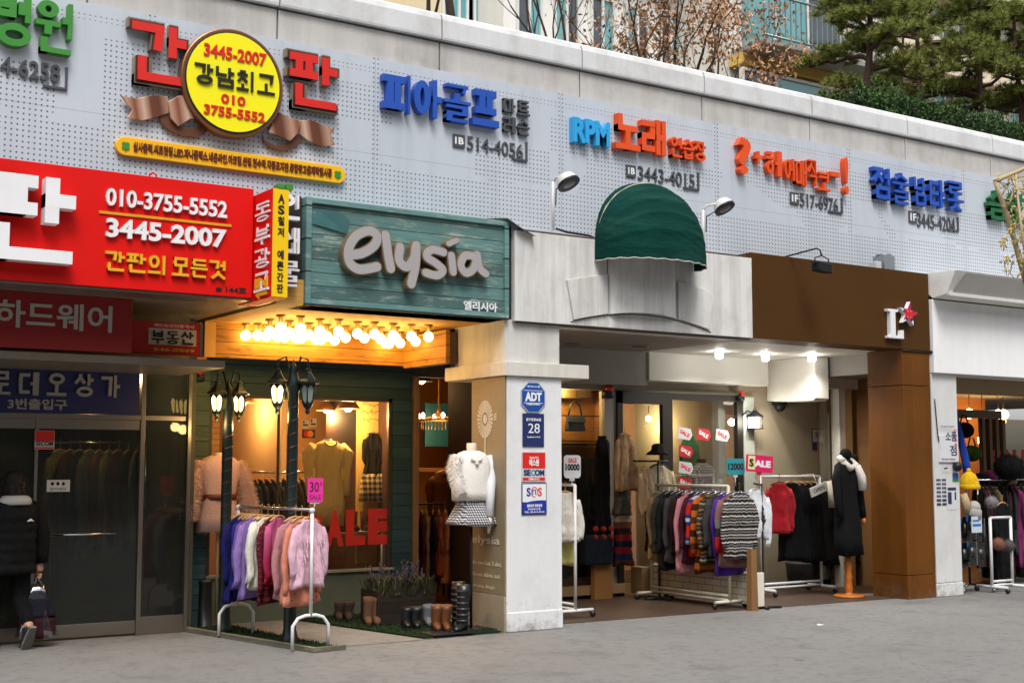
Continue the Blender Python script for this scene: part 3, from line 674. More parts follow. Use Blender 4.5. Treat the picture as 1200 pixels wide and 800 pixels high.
# left display window of the passage
xw0, xw1 = 7.9, 10.16
m = M(); m.box(8.36, xw1, Yb+.02, Yb+.028, .25, 2.56); dw = part('display_window', m, wg, B)
m = M(); m.box(8.36, xw1, Yb, Yb+.06, 0, .25); part('display_base', m, mat('display_base_brown', '#3d2c1f', .6), dw)
# low white brick planter wall running in from the street
wb = bricks('white_brick', '#d8cdbb', '#c9bca6', '#8f7f69', 'yz', 1.0, .27, .075)
m = M(); m.box(10.68, 10.82, .22, 2.05, .05, .40); lw = part('low_brick_wall', m, wb, B, bevel=.004)
m = M(); m.box(10.685, 10.815, .19, .222, .03, .41); part('end_cap', m, mat('end_cap_white', '#d9d2c4', .6, grime=.3), lw, bevel=.006)
m = M(); m.box(10.56, 10.70, 2.06, 2.28, .03, .36); m.box(9.3, 10.5, 2.20, 2.29, .05, .16); part('low_step', m, mat('step_tan', '#a07f55', .6, grime=.3), lw)
# rooms behind the passage
m = M(); m.box(8.37, 10.42, 2.75, 2.83, 0, 3.04); m.box(10.36, 10.42, 2.42, 2.749, 0, 3.04); r2 = part('bag_shop_room', m, planks('ochre_boards', '#b4823c', .32, .2), B)
m = M(); m.box(9.75, 9.85, 2.84, 5.5, 0, 3.04); m.box(8.37, 14.6, 5.5, 5.6, 0, 3.04); m.box(14.5, 14.6, 2.42, 5.5, 0, 3.04); part('room_wall', m, mat('room_wall_tan', '#b98b5d', .8, var=.12), r2)
m = M(); m.box(12.2, 12.32, 2.42, 4.2, 0, 3.04); part('room_divider', m, mat('room_divider_pale', '#c3cbc2', .7), r2)
m = M(); m.box(P(832,540,2.9).x, P(846,540,2.9).x, 2.9, 2.94, .1, 1.95); part('orange_panel', m, mat('orange_panel', '#d8571a', .5), r2)
m = M(); m.box(P(806,460,3.4).x, P(868,460,3.4).x, 3.4, 3.46, 2.36, 2.5); part('shelf_board', m, mat('shelf_board_orange', '#a5672a', .5), r2)
# ---- side window and posts of the brown shop
m = M(); xs0, xs1 = P(972,500,2.0).x, P(1012,500,2.0).x
m.box(xs0-.02, xs0+.0, 1.98, 2.02, .2, 2.34)
m.box(P(984,500,1.6).x, P(991,500,1.6).x, 1.6, 1.75, 0, 2.7); m.box(P(1010,500,1.6).x, P(1016,500,1.6).x, 1.55, 1.75, 0, 2.7); m.box(P(968,430,1.6).x, P(1020,430,1.6).x, 1.62, 1.76, 2.66, 3.05)
bs = part('side_window', m, mat('post_white', '#c8c4ba', .6, grime=.15), B, bevel=.003)
m = M(); m.box(P(991.3,500,1.6).x, P(999,500,1.6).x, 1.605, 1.74, 0, 2.655); part('tan_post', m, mat('post_tan', '#a98a5c', .6), bs)
m = M(); m.box(13.4, 15.6, 1.78, 1.786, .1, 2.66); part('pane', m, glass('side_glass', (.8, .8, .75, 1), .5, .02), bs)
m = M(); m.box(13.25, 15.8, 3.0, 3.1, 0, 3.0); part('back_wall', m, mat('back_wall_dark', '#5c4630', .8), bs)
# ---- right hand shop interior
Ys = 1.5
m = M(); m.box(14.05, 20, 4.0, 4.1, 0, 2.9); r3 = part('corner_shop_room', m, mat('corner_shop_wall', '#9a6030', .8, var=.15), B)
m = M(); m.box(14.05, 14.15, .52, 4, 0, 2.9); part('side_wall', m, mat('corner_side_wall', '#8a6238', .8), r3)
m = M(); xq = P(1152,520,2.2).x
for k, dx in enumerate((0, .17, .34, .50)): m.box(xq+dx, xq+dx+.07, 2.2, 2.28, 0, 2.35)
m.box(14.3, 18, 2.2, 2.28, 2.35, 2.48); part('door_frame', m, mat('folding_door_bronze', '#6b5a45', .4, .4), r3, bevel=.004)
m = M(); m.box(xq+.55, 19, 2.23, 2.236, .1, 2.35); part('pane', m, glass('corner_glass', (.8, .75, .68, 1), .5, .02), r3)
m = M(); m.box(14.1, 19, .50, .62, 2.58, 2.80); part('header_board', m, mat('header_tan', '#9b835f', .6), r3)
# ================================================================== SIGNS ON THE CLADDING
def ch(name, hexc, rough=.4): return mat('letter_'+name, hexc, rough, var=.08, nscale=4, bump=0, grime=.1)
blue, green, orange, sky_b, grey_l = ch('blue','#1f4fae'), ch('green','#3c8a33'), ch('orange','#e0501a'), ch('light_blue','#2aa0dc'), ch('grey','#4a4d52')
dgreen, redl, black_l, white_l = ch('dark_green','#146236'), ch('red','#d5241a'), ch('black','#211f1e'), ch('white','#e8e8ea')
YP = .40
def phone(parent, floor, fa, fb, fref, ft, fbm, num, a, b, ref, yt, yb, bx, by0, by1, hx0, Y=YP):
    if floor:
        x0, x1, z0, z1 = rect(fa, fb, fref, ft, fbm, Y)
        m = M(); m.box(x0, x1, Y-.02, Y-.001, z0, z1); pl = part('floor_tag', m, grey_l, parent, bevel=.003)
        m = M(); text(m, floor, (x0+.02, Y-.02, z0+.03), x1-x0-.04, z1-z0-.06, .004, XF, .03); part('tag_lettering', m, white_l, pl)
    m = M(); tpx(m, num, a, b, ref, yt, yb, Y-.002, .014, .006); part('number_lettering', m, grey_l, parent)
    X1 = P(bx, by0, Y).x; zt, zb = P(bx, by0, Y).z, P(bx, by1, Y).z; X0 = P(hx0, by1, Y).x
    m = M(); m.box(X1-.018, X1, Y-.022, Y-.001, zb, zt); m.box(X0, X1-.0181, Y-.022, Y-.001, zb, zb+.02); part('corner_bracket', m, grey_l, parent)
DP = .08
def sign(label, px, py): return thing('channel_letter_sign', label, 'sign', P(px, py, YP), 'raised letter signs on the grey cladding')
s = sign('green raised Korean letters with grey number 4-6258 beneath at the end of the cladding', 45, 70)
m = M(); hpx(m, '병원', -10, 87, 87, 8, 69, YP-.002, DP, .17); part('lettering', m, green, s)
m = M(); tpx(m, '4-6258', 0, 71, 71, 77, 98, YP-.002, .025, .015); part('number_lettering', m, grey_l, s)
X1 = P(79, 80, YP).x; m = M(); m.box(X1-.018, X1, YP-.022, YP-.001, P(79,107,YP).z, P(79,80,YP).z); m.box(P(50,103,YP).x, X1-.0181, YP-.022, YP-.001, P(79,107,YP).z, P(79,107,YP).z+.02); part('corner_bracket', m, grey_l, s)
# --- sign maker's emblem
copper = mat('copper_metal', '#9a6a4c', .3, .75, var=.25, bump=0)
s = thing('emblem_sign', 'yellow round sign with copper ribbon between two red Korean letters on the cladding', 'sign', P(274, 97, YP))
for g, a, b_, ref, yt, yb in (('간', 151, 215, 151, 27, 95), ('판', 335, 391, 335, 63, 124)):
    x0, x1, z0, z1 = rect(a, b_, ref, yt, yb, YP); w_, h_ = x1-x0, z1-z0; t0 = .15
    def lay(grow, d0, d1):
        m = M(); htext(m, g, (x0-grow, YP-.002, z0-grow), w_+2*grow, h_+2*grow, d1, XF, t0+2*grow/min(w_, h_), .1, d0); return m
    lp = part('letter_backing', lay(.030, 0, .07), mat('letter_backing_steel', '#a58f78', .3, .7, bump=0), s)
    part('letter_outline', lay(.014, .07, .080), mat('outline_dark', '#3a1712', .5), lp)
    part('letter_face', lay(0, .08, .092), redl, lp)
cc = P(274, 97, YP-.12); rz = (P(274,38,YP-.12).z-P(274,156,YP-.12).z)/2; rx = (P(330,97,YP-.12).x-P(218,97,YP-.12).x)/2
def disc(m, rx, rz, y0, y1, n=56): m.prism([(math.cos(2*math.pi*i/n)*rx, math.sin(2*math.pi*i/n)*rz) for i in range(n)], (cc.x, 0, cc.z), (1,0,0), (0,0,1), (0,-1,0), -y0, -y1)
m = M(); disc(m, rx+.035, rz+.035, YP-.001, YP-.11); part('disc_rim', m, copper, s, bevel=.012)
m = M(); disc(m, rx, rz, YP-.111, YP-.118); part('disc_outline', m, black_l, s)
m = M(); disc(m, rx-.012, rz-.012, YP-.1185, YP-.124); dsc = part('disc_face', m, mat('disc_yellow', '#f4ea12', .35, var=.03, bump=0), s)
YD = YP-.1245
for q in (('3445-2007', 239, 313, 239, 50, 65.5), ('010', 259, 288, 259, 109.5, 120.5), ('3755-5552', 239, 311, 239, 121.5, 133.5)):
    m = M(); tpx(m, *q, YD, .01, .025); part('red_lettering', m, redl, dsc)
m = M(); hpx(m, '강남최고', 228, 323, 228, 73, 97, YD, .014, .13, .16); part('black_lettering', m, black_l, dsc)
def ribbon_mat():
    b = NB('copper_ribbon_print'); X = b.xyz(); f = b.math('FRACT', b.math('ADD', b.math('MULTIPLY', X[0], 2.6), b.math('MULTIPLY', X[2], .5)))
    c = b.ramp(f, [(0, L('#6a4030')), (.25, L('#c69a80')), (.42, L('#8a5238')), (.62, L('#d9b49a')), (.8, L('#74432e')), (1, L('#6a4030'))]); return b.set(c, .35, .3)
rib = ribbon_mat(); rib_d = mat('ribbon_inner_copper', '#6b4431', .4, .3)
def ppoly(m, pts, Y, d):
    q = [P(a, b_, Y) for a, b_ in pts]; m.prism([(v.x, v.z) for v in q], (0,Y,0), *XF, 0, d)
for tail, loop, curl in (
    ([(141,113),(160,116),(180,112),(196,114),(197,133),(184,138),(166,142),(148,139),(154,130)], [(186,137),(194,134),(200,142),(215,151),(233,149),(241,141),(242,155),(230,162),(212,160),(196,153),(188,145)], [(196,120),(208,113),(221,113),(228,121),(240,139),(222,140),(208,149),(199,139)]),
    ([(350,142),(364,141),(377,147),(391,153),(386,160),(392,170),(376,173),(361,166),(350,158)], [(306,155),(309,164),(322,171),(338,168),(347,157),(353,165),(345,174),(330,178),(316,174),(307,166)], [(325,132),(340,139),(352,143),(348,157),(339,166),(325,160),(314,156),(318,145)])):
    m = M(); ppoly(m, loop, YP-.02, .02); rp = part('ribbon_loop', m, rib_d, s, bevel=.004)
    m = M(); ppoly(m, tail, YP-.035, .02); part('ribbon_tail', m, rib, s, bevel=.004)
    m = M(); ppoly(m, curl, YP-.05, .025); part('ribbon_curl', m, rib, s, bevel=.004)
# --- long yellow strip
x0, x1, z0, z1 = rect(134, 403, 134, 160, 182, YP)
s = thing('strip_sign', 'long thin yellow sign with a row of small brown Korean words under the copper ribbon', 'sign', ((x0+x1)/2, YP, z0))
r_ = (z1-z0)/2; n = 10
poly = [(x1-r_+math.sin(math.pi*i/n)*r_, z0+r_-math.cos(math.pi*i/n)*r_) for i in range(n+1)]+[(x0+r_-math.sin(math.pi*i/n)*r_, z0+r_+math.cos(math.pi*i/n)*r_) for i in range(n+1)]
m = M(); m.prism(poly, (0,YP,0), *XF, .002, .05); sb = part('board', m, mat('strip_yellow', '#f0b414', .4, var=.05, bump=0), s, bevel=.006)
m = M(); text(m, '실사출력.씨트컷팅.LED.파나플렉스.네온싸인.아크릴.썬팅.현수막.각종표지판.종합광고물제작및시공', (x0+.15, YP-.0505, z0+.045), x1-x0-.30, z1-z0-.08, .012, XF, .02); part('lettering', m, mat('letter_brown', '#6b2a12', .5), sb)
m = M()
for xx in (x0+.085, x1-.085):
    for k in range(4):
        a = math.pi/4+k*math.pi/2; m.box(xx, xx, 0, 0, 0, 0) if 0 else m.prism([(xx+math.cos(a)*.022+math.cos(t*.7854)*.019, z0+r_+math.sin(a)*.022+math.sin(t*.7854)*.019) for t in range(8)], (0,YP-.0505,0), *XF, 0, .005+k*.0007)
    m.box(xx-.005, xx+.005, YP-.056, YP-.0505, z0+r_-.05, z0+r_)
part('clover', m, green, sb)
# --- other signs along the cladding
s = sign('blue raised Korean letters beside small grey letters and number 514-4056', 530, 150)
m = M(); hpx(m, '피아골프', 445, 585, 445, 84, 130, YP-.002, DP, .19, .07); part('lettering', m, blue, s)
m = M(); hpx(m, '마트', 588, 621, 587, 114, 132, YP-.002, .04, .14, .2); hpx(m, '레슨', 588, 621, 587, 136, 155, YP-.002, .04, .13, .2); part('side_lettering', m, grey_l, s)
phone(s, '1B', 530, 544, 530, 157, 172, '514-4056', 547, 613, 547, 159, 176, 617, 167, 190, 600)
s = sign('light blue and orange raised letters reading RPM with number 3443-4015', 745, 180)
m = M(); tpx(m, 'RPM', 667, 715, 667, 137, 167, YP-.002, DP, .045); part('blue_lettering', m, sky_b, s)
m = M(); hpx(m, '노래', 716, 780, 715, 132, 174, YP-.002, DP, .17, .06); part('big_lettering', m, orange, s)
m = M(); hpx(m, '연습장', 781, 827, 780, 160, 184, YP-.002, DP, .15, .07); part('small_lettering', m, orange, s)
phone(s, '1B', 733, 744, 733, 193, 207, '3443-4015', 747, 814, 747, 194, 211, 818, 203, 224, 800)
s = sign('orange raised letters between a question mark and an exclamation mark with number 517-6976', 925, 215)
m = M(); tpx(m, '?', 859, 880, 859, 160, 204, YP-.002, DP, .03); part('question_mark', m, orange, s)
m = M(); tpx(m, '+', 880, 893, 880, 177, 191, YP-.002, DP, .05); part('plus_mark', m, orange, s)
for g, a, b_, yt, yb in (('헤',893,916,175,205),('어',915,931,185,211),('매',928,945,187,217),('직',943,957,187,217),('코',954,973,201,223)):
    m = M(); hpx(m, g, a, b_, a, yt, yb, YP-.002, DP*.8, .13); part('lettering', m, orange, s)
m = M(); tpx(m, '-', 968, 984, 968, 201, 207, YP-.002, DP, .02); tpx(m, '!', 984, 994, 984, 184, 228, YP-.002, DP, .02); part('exclamation_mark', m, orange, s)
phone(s, '1F', 925, 935, 925, 225, 239, '517-6976', 937, 982, 937, 226, 242, 986, 232, 251, 970)
s = sign('blue raised Korean letters with number 3445-4204 above the white hood', 1070, 240)
for g, a, b_, yt, yb in (('점',1018,1043,195,232),('술',1040,1066,201,238),('남',1065,1085,207,240),('타',1083,1107,209,242),('롯',1104,1129,211,246)):
    m = M(); hpx(m, g, a, b_, a, yt, yb, YP-.002, DP, .145); part('lettering', m, blue, s)
phone(s, '1F', 1064, 1073, 1064, 247, 261, '3445-4204', 1074, 1119, 1074, 249, 266, 1122, 255, 272, 1110)
s = sign('dark green raised Korean letters partly behind the straw coloured branches', 1180, 240)
m = M(); hpx(m, '슴호', 1152, 1202, 1152, 221, 256, YP-.002, DP, .18, .06); part('lettering', m, dgreen, s)
m = M(); tpx(m, '547', 1196, 1215, 1196, 268, 282, YP-.002, .025, .03); part('number_lettering', m, grey_l, s)

# ================================================================== red signboard and the small projecting box
redb = mat('red_board', '#d60c04', .5, var=.05, bump=0, grime=.06, spec=.25)
s = thing('red_signboard', 'large glossy red signboard with white phone numbers over the entrance', 'sign', (3.0, 0, 3.07))
m = M(); m.box(-2.5, 4.50, 0, .07, 3.075, 4.05); part('board', m, redb, s, bevel=.006)
m = M(); m.box(-2.5, 4.49, .075, .38, 3.08, 4.03); part('backing_box', m, mat('backing_grey', '#55565a', .7), s)
m = M(); m.box(-2.5, 4.70, .02, .36, 3.055, 3.072); part('lower_trim', m, alu, s)
m = M(); hpx(m, '판', -26, 90, 60, 210, 310, -.002, .13, .20); part('big_lettering', m, white_l, s)
m = M(); tpx(m, '010-3755-5552', 124, 267, 124, 220, 241, -.001, .03, .02); part('number_lettering', m, white_l, s)
m = M(); tpx(m, '3445-2007', 124, 266, 124, 255, 278, -.001, .03, .03); part('number_lettering', m, white_l, s)
m = M(); x0, x1, z0, z1 = rect(116, 271, 116, 247, 250, -.001); m.box(x0, x1, -.012, -.0005, z0, z1); part('gold_rule', m, ch('gold', '#d99a1c'), s)
m = M(); hpx(m, '간판의', 123, 196, 123, 294, 317, -.001, .03, .14, .14); hpx(m, '모든것', 201, 265, 201, 301, 323, -.001, .03, .14, .14); part('gold_lettering', m, ch('gold_letters', '#e2ac22'), s)
m = M(); tpx(m, '# 144호', 253, 289, 253, 334, 342, -.001, .004, .02); part('small_lettering', m, black_l, s)
for xx in (3.62, 1.2):
    m = M(); m.tube([(xx-.03,.1,4.05),(xx-.03,.1,4.09),(xx,.1,4.105),(xx+.03,.1,4.09),(xx+.03,.1,4.05)], .008, 6); part('lifting_ring', m, redb, s)
s = thing('projecting_sign', 'narrow red and yellow box sign jutting out beside the red signboard', 'sign', (4.6, -.2, 3.1))
yf = PX(318, 300, 4.51).y; xr = P(338, 280, yf).x
zt, zb = P(320, 220, yf).z, P(320, 348, yf).z
m = M(); m.box(4.512, xr, yf, .36, zb, zt); part('box', m, redb, s, bevel=.004)
m = M(); m.box(4.516, xr-.004, yf-.006, yf-.0005, zb+.004, zt-.004); yfce = part('yellow_face', m, mat('face_yellow', '#f2c412', .35, var=.04, bump=0), s)
m = M(); m.box(4.56, 4.62, yf-.01, yf+.1, zt, zt+.04); m.box(4.635, 4.70, yf-.01, yf+.1, zt, zt+.045); part('green_cap', m, green, s)
H = zt-zb
m = M()
for i, g in enumerate(('동','부','광','고')): htext(m, g, (4.511, -.04, zt-.06-(i+1)*.205), abs(yf)*.80, .165, .012, XS, .14)
part('white_lettering', m, white_l, s)
m = M(); text(m, 'IN', (4.511, -.05, zb+.10), abs(yf)*.7, .09, .012, XS, .05)
m.prism([(.05,.045),(.13,.085),(.13,.06),(.30,.06),(.30,.03),(.13,.03),(.13,.005)], (4.511,-.02,zb), *XS, 0, .012); part('gold_lettering', m, MATS['letter_gold_letters'], s)
m = M(); hh = (H-.05)/9.2
for i, g in enumerate(('A','S','철','저',None,'예','쁜','간','판')):
    if g: text(m, g, (4.516+.045, yf-.006, zt-.03-(i+1)*hh), (xr-4.516)-.09, hh*.80, .004, XF, .03)
m.box(4.516+.085, 4.516+.10, yf-.010, yf-.0062, zt-.03-hh*1.07, zt-.03-hh*1.0)
part('black_lettering', m, black_l, yfce)
s = thing('vertical_letter_sign', 'narrow dark vertical sign with chunky white letters in the gap by the teal board', 'sign', (4.85, .1, 3.1))
m = M(); m.box(4.72, 4.985, .06, .36, 3.10, 4.05); part('backing', m, mat('backing_dark', '#29231f', .7), s)
for i, g in enumerate(('인','쇄','물')):
    m = M(); htext(m, g, (4.72, .0, 3.80-i*.30), .20, .23, .06, XF, .17); part('lettering', m, white_l, s)

# ================================================================== teal boutique signboard
tealp = planks('teal_planks', '#5b7f7c', .118, .42, '#9aa496', .9, off=.05)
s = thing('teal_signboard', 'weathered teal plank signboard with silver script letters over the bulb lit porch', 'sign', (6.1, 0, 3.05))
m = M(); m.box(5.03, 7.17, .012, .36, 3.08, 4.0); part('plank_board', m, tealp, s)
tf = planks('teal_frame', '#648a88', .3, .2, '#95a399', .85)
m = M(); m.box(5.0, 5.055, -.02, .36, 3.05, 4.04); m.box(7.15, 7.20, -.02, .36, 3.05, 4.03); m.box(5.056, 7.149, -.018, .36, 3.05, 3.115); m.box(5.056, 7.149, -.018, .36, 3.985, 4.035); part('plank_frame', m, tf, s, bevel=.004)
m = M(); m.add([(5.06,-.002,3.80),(5.40,-.014,3.74),(5.44,-.012,3.86),(5.36,-.055,3.90),(5.10,-.03,3.93)], [(0,1,2,3,4)]); part('loose_board', m, mat('loose_board_teal', '#467c7c', .7, grime=.5), s)
silver = mat('script_face_silver', '#b9b4b4', .35, .3, var=.06, bump=0); gold_e = mat('script_side_gold', '#a18a6c', .35, .6, bump=0)
# script letters, drawn as thick strokes in pixels of the photo
GL = {'e': [(406,300),(420,298),(434,289),(437,278),(428,272),(413,278),(404,293),(405,309),(417,317),(437,314)],
      'l': [(447,277),(450,300),(453,316)],
      'y1': [(464,291),(463,307),(472,314),(480,305),(482,292)], 'y2': [(483,289),(482,312),(477,334)],
      's': [(515,297),(501,294),(495,302),(506,310),(514,318),(507,324),(494,321)],
      'i': [(524,301),(526,320)], 'i2': [(521,287),(530,283)],
      'a1': [(551,302),(540,301),(535,312),(541,321),(550,316),(553,303)], 'a2': [(554,300),(557,315),(564,322)]}
fx = 0.0
mf, mb = M(), M()
for k, pts in GL.items():
    q = [P(a, b_, 0) for a, b_ in pts]; loc = [(v.x, v.z) for v in q]
    w0 = .086 if k in ('e','l','y1','y2') else .076
    if k == 'i2': w0 = .055
    stroke(mb, loc, w0+.022, (0,.010,0), XF, .0, .085); stroke(mf, loc, w0, (0,.010,0), XF, .085, .093)
lt = part('script_lettering', mb, gold_e, s); part('letter_face', mf, silver, lt)
m = M(); tpx(m, '엘리시아', 543, 583, 543, 352, 363, .012, .012, .02); part('small_lettering', m, white_l, s)
m = M()
x0 = P(594,262,-.05).x; x1 = P(627,275,-.05).x
m.add([(x0,-.06,4.06),(x0,.36,4.12),(x0+.22,.36,4.10),(x1,.36,3.99),(x1-.02,-.10,3.90),(x0+.14,-.10,3.97)], [(0,5,4,3,2,1)], False)
solo('metal_flashing', m, mat('galvanised', '#a3a6a8', .35, .6), 'bent grey metal flashing between the teal board and the stained fascia', 'flashing')
# ================================================================== signs under the entrance canopy
drd = mat('dark_red_board', '#8c120c', .45, var=.06, bump=0)
YR = .60
s = thing('entrance_red_sign', 'dull dark red board with pale grey Korean letters hanging under the entrance canopy', 'sign', (3.0, YR, 2.6))
x1 = P(155, 380, YR).x; zb, zt = P(100, 411, YR).z, 3.068
m = M(); m.box(-1, x1, YR, YR+.06, zb, zt); part('board', m, drd, s, bevel=.004)
m = M(); tpx(m, '하드웨어', -6, 132, 132, 359, 390, YR-.001, .008, .02); part('lettering', m, mat('letter_pale_grey', '#b3aea4', .5), s)
m = M(); m.box(-1, P(237,430,1.2).x, .62, 1.83, 2.50, 2.565); part('lower_box', m, mat('box_metal', '#857b6b', .4, .4, grime=.4), s)
YB2 = 1.2
s = thing('agency_sign', 'small bright red sign with a white word panel beside the porch boards', 'sign', P(195, 400, YB2))
x0, x1, z0, z1 = rect(155, 234.5, 155, 375, 413, YB2)
m = M(); m.box(x0, x1, YB2, YB2+.08, z0, z1); part('board', m, mat('agency_red', '#cc1c14', .4, bump=0), s, bevel=.004)
m = M(); m.box(x1+.001, x1+.03, YB2-.002, YB2+.08, z0-.005, z1+.005); part('edge_profile', m, alu, s)
xa, xb, za, zc = rect(174, 230, 174, 384, 403, YB2); m = M(); m.box(xa, xb, YB2-.006, YB2-.001, za, zc); wpn = part('word_panel', m, mat('word_panel_cream', '#d9d3c4', .5, bump=0), s)
m = M(); hpx(m, '부동산', 178, 227, 178, 386.5, 402, YB2-.0065, .004, .15, .2); part('lettering', m, black_l, wpn)
m = M(); tpx(m, '에드림공인중개사', 180, 228, 180, 378.5, 382.5, YB2-.001, .003, .02); part('small_lettering', m, white_l, s)
m = M(); tpx(m, '546-0949', 180, 228, 180, 407, 411, YB2-.001, .003, .03); part('number_lettering', m, ch('lemon', '#e8c93a'), s)
YBl = 1.79
s = thing('entrance_blue_sign', 'dark blue board with grey Korean letters above the glass entrance doors', 'sign', P(80, 480, YBl))
m = M(); m.box(-1, P(163,450,YBl).x, YBl, YBl+.015, P(80,484.5,YBl).z, P(80,427,YBl).z); part('board', m, mat('navy_board', '#161d58', .45, var=.06, bump=0), s)
m = M(); hpx(m, '로데오상가', -12, 141, 141, 440, 466, YBl-.001, .035, .15, .42); part('lettering', m, mat('letter_silver', '#a09c94', .4, .2, bump=0), s)
m = M(); tpx(m, '3번출입구', 9, 79, 9, 466, 479, YBl-.001, .01, .03); part('small_lettering', m, MATS['letter_silver'], s)
# stickers on the door
def plate(name, label, cat, a, b_, ref, yt, yb, Y, hexc, d=.004, grp=None, rough=.5, bev_=0):
    x0, x1, z0, z1 = rect(a, b_, ref, yt, yb, Y); o = thing(name, label, cat, ((x0+x1)/2, Y, z0), grp)
    m = M(); m.box(x0, x1, Y-d, Y-.0005, z0, z1); f = part('plate', m, mat('plate_'+hexc.strip('#'), hexc, rough, var=.05, bump=0), o, bevel=bev_); return o, x0, x1, z0, z1
Yg = Yd-.016
o, x0, x1, z0, z1 = plate('door_sticker', 'small red and white security sticker high on the glass door', 'sticker', 41, 64, 41, 504, 526, Yg, '#d8d2cc')
m = M(); m.box(x0+.003, x1-.003, Yg-.0065, Yg-.0045, z0+(z1-z0)*.42, z1-.003); m.box(x0+.003, x1-.003, Yg-.0065, Yg-.0045, z0+.004, z0+.02); part('red_band', m, redl, o)
m = M(); text(m, 'SECOM', (x0+.012, Yg-.0045, z0+.03), x1-x0-.024, .045, .002, XF, .03); part('lettering', m, black_l, o)
o, x0, x1, z0, z1 = plate('door_notice', 'small white paper notice at chest height on the glass door', 'notice', 55, 82, 55, 562, 576, Yg, '#cfccc6')
m = M(); text(m, '당기세요', (x0+.03, Yg-.0045, z0+.012), x1-x0-.06, .028, .001, XF, .02); part('lettering', m, mat('letter_greyblue', '#5a6270', .6), o)
m = M()
for k in range(3): m.lathe([(.001,0),(.016,.001)], (x0+.05+k*.05, 0, 0), 8)
m.v = [(v[0], Yg-.0055, z0+.075+(v[1])) for v in m.v]; part('red_dots', m, redl, o)
# ================================================================== plates on the white pillar
Yq = -.002
navy, bluep = mat('plate_navy', '#1b2a5e', .4, bump=0), mat('plate_blue', '#1f4d9a', .35, bump=0)
x0, x1, z0, z1 = rect(610, 638, 610, 447, 483, Yq)
o = thing('security_plaque', 'blue octagonal security plaque at the top of the white pillar', 'plaque', ((x0+x1)/2, Yq, z0)); cxp, czp = (x0+x1)/2, (z0+z1)/2
def octa(k): return [(cxp+(x1-x0)/2*k*a, czp+(z1-z0)/2*k*b_) for a, b_ in ((-.42,-1),(.42,-1),(1,-.45),(1,.45),(.42,1),(-.42,1),(-1,.45),(-1,-.45))]
m = M(); m.prism(octa(1), (0,Yq,0), *XF, 0, .012); part('plate', m, mat('plaque_rim', '#b8c4d8', .3, .3, bump=0), o)
m = M(); m.prism(octa(.93), (0,Yq,0), *XF, .012, .014); part('face', m, bluep, o)
m = M(); text(m, 'ADT', (cxp-.10, Yq-.0142, czp-.04), .20, .09, .003, XF, .05); text(m, '세이프시스템', (cxp-.075, Yq-.0142, z1-.055), .15, .02, .001, XF, .02)
text(m, '1588-6400', (cxp-.08, Yq-.0142, z0+.075), .16, .022, .001, XF, .03)
for a in (czp-.06, czp+.065): m.box(cxp-.115, cxp+.115, Yq-.0155, Yq-.0142, a, a+.005)
part('lettering', m, white_l, o)
o, x0, x1, z0, z1 = plate('number_plate', 'navy house number plate reading 28 on the white pillar', 'plate', 612, 637, 612, 484, 523, Yq, '#1b2a5e', .01, bev_=.003)
m = M(); text(m, '28', (x0+.065, Yq-.0105, z0+.135), x1-x0-.12, .095, .002, XF, 0.0); text(m, '압구정로46길', (x0+.04, Yq-.0105, z1-.075), x1-x0-.08, .03, .001, XF, .03); text(m, 'Apgujeong-ro 46-gil', (x0+.05, Yq-.0105, z0+.085), x1-x0-.10, .02, .001, XF, .02); part('lettering', m, white_l, o)
o, x0, x1, z0, z1 = plate('alarm_plate', 'red and silver alarm company plate in the middle of the white pillar', 'plate', 611, 639, 611, 529, 564, Yq, '#c9c9cc', .008)
zz = z1-z0; m = M(); m.box(x0+.008, x1-.008, Yq-.0100, Yq-.0083, z0+zz*.44, z1-.008); m.box(x0+.012, x1-.012, Yq-.0100, Yq-.0083, z0+.01, z0+zz*.14); part('red_field', m, redl, o)
m = M(); text(m, '에스원', (x0+.085, Yq-.0101, z0+zz*.52), x1-x0-.17, .07, .001, XF, .04); text(m, 'Security No.1', (x0+.09, Yq-.0101, z0+zz*.76), x1-x0-.18, .025, .001, XF, .03); text(m, '1588-3112', (x0+.08, Yq-.0101, z0+.014), x1-x0-.16, .02, .001, XF, .03); part('white_lettering', m, white_l, o)
m = M(); text(m, 'SE', (x0+.02, Yq-.0083, z0+zz*.19), .085, .062, .002, XF, .05); text(m, 'OM', (x0+.155, Yq-.0083, z0+zz*.19), .115, .062, .002, XF, .05); part('navy_lettering', m, navy, o)
m = M(); text(m, 'C', (x0+.108, Yq-.0083, z0+zz*.19), .05, .062, .002, XF, .05); part('teal_lettering', m, mat('letter_teal', '#2a9aa5', .4, bump=0), o)
o, x0, x1, z0, z1 = plate('guard_plate', 'white and blue guard company plate, lowest of those on the white pillar', 'plate', 611, 640, 611, 566, 603, Yq, '#1b2a5e', .008)
zz = z1-z0; m = M(); m.box(x0+.008, x1-.008, Yq-.0098, Yq-.0083, z0+zz*.40, z1-.008); part('white_field', m, mat('plate_white', '#e6e6e8', .4, bump=0), o)
m = M(); m.prism([(x0+.008, z0+.008),(x1-.008, z0+.008),(x1-.008, z0+zz*.45)]+[(x1-.008-(x1-x0-.016)*t/6, z0+zz*(.45-.09*t/6+.04*math.sin(math.pi*t/6))) for t in range(1,7)], (0,Yq,0), *XF, .0099, .0112); part('blue_field', m, mat('plate_royal', '#24339a', .4, bump=0), o)
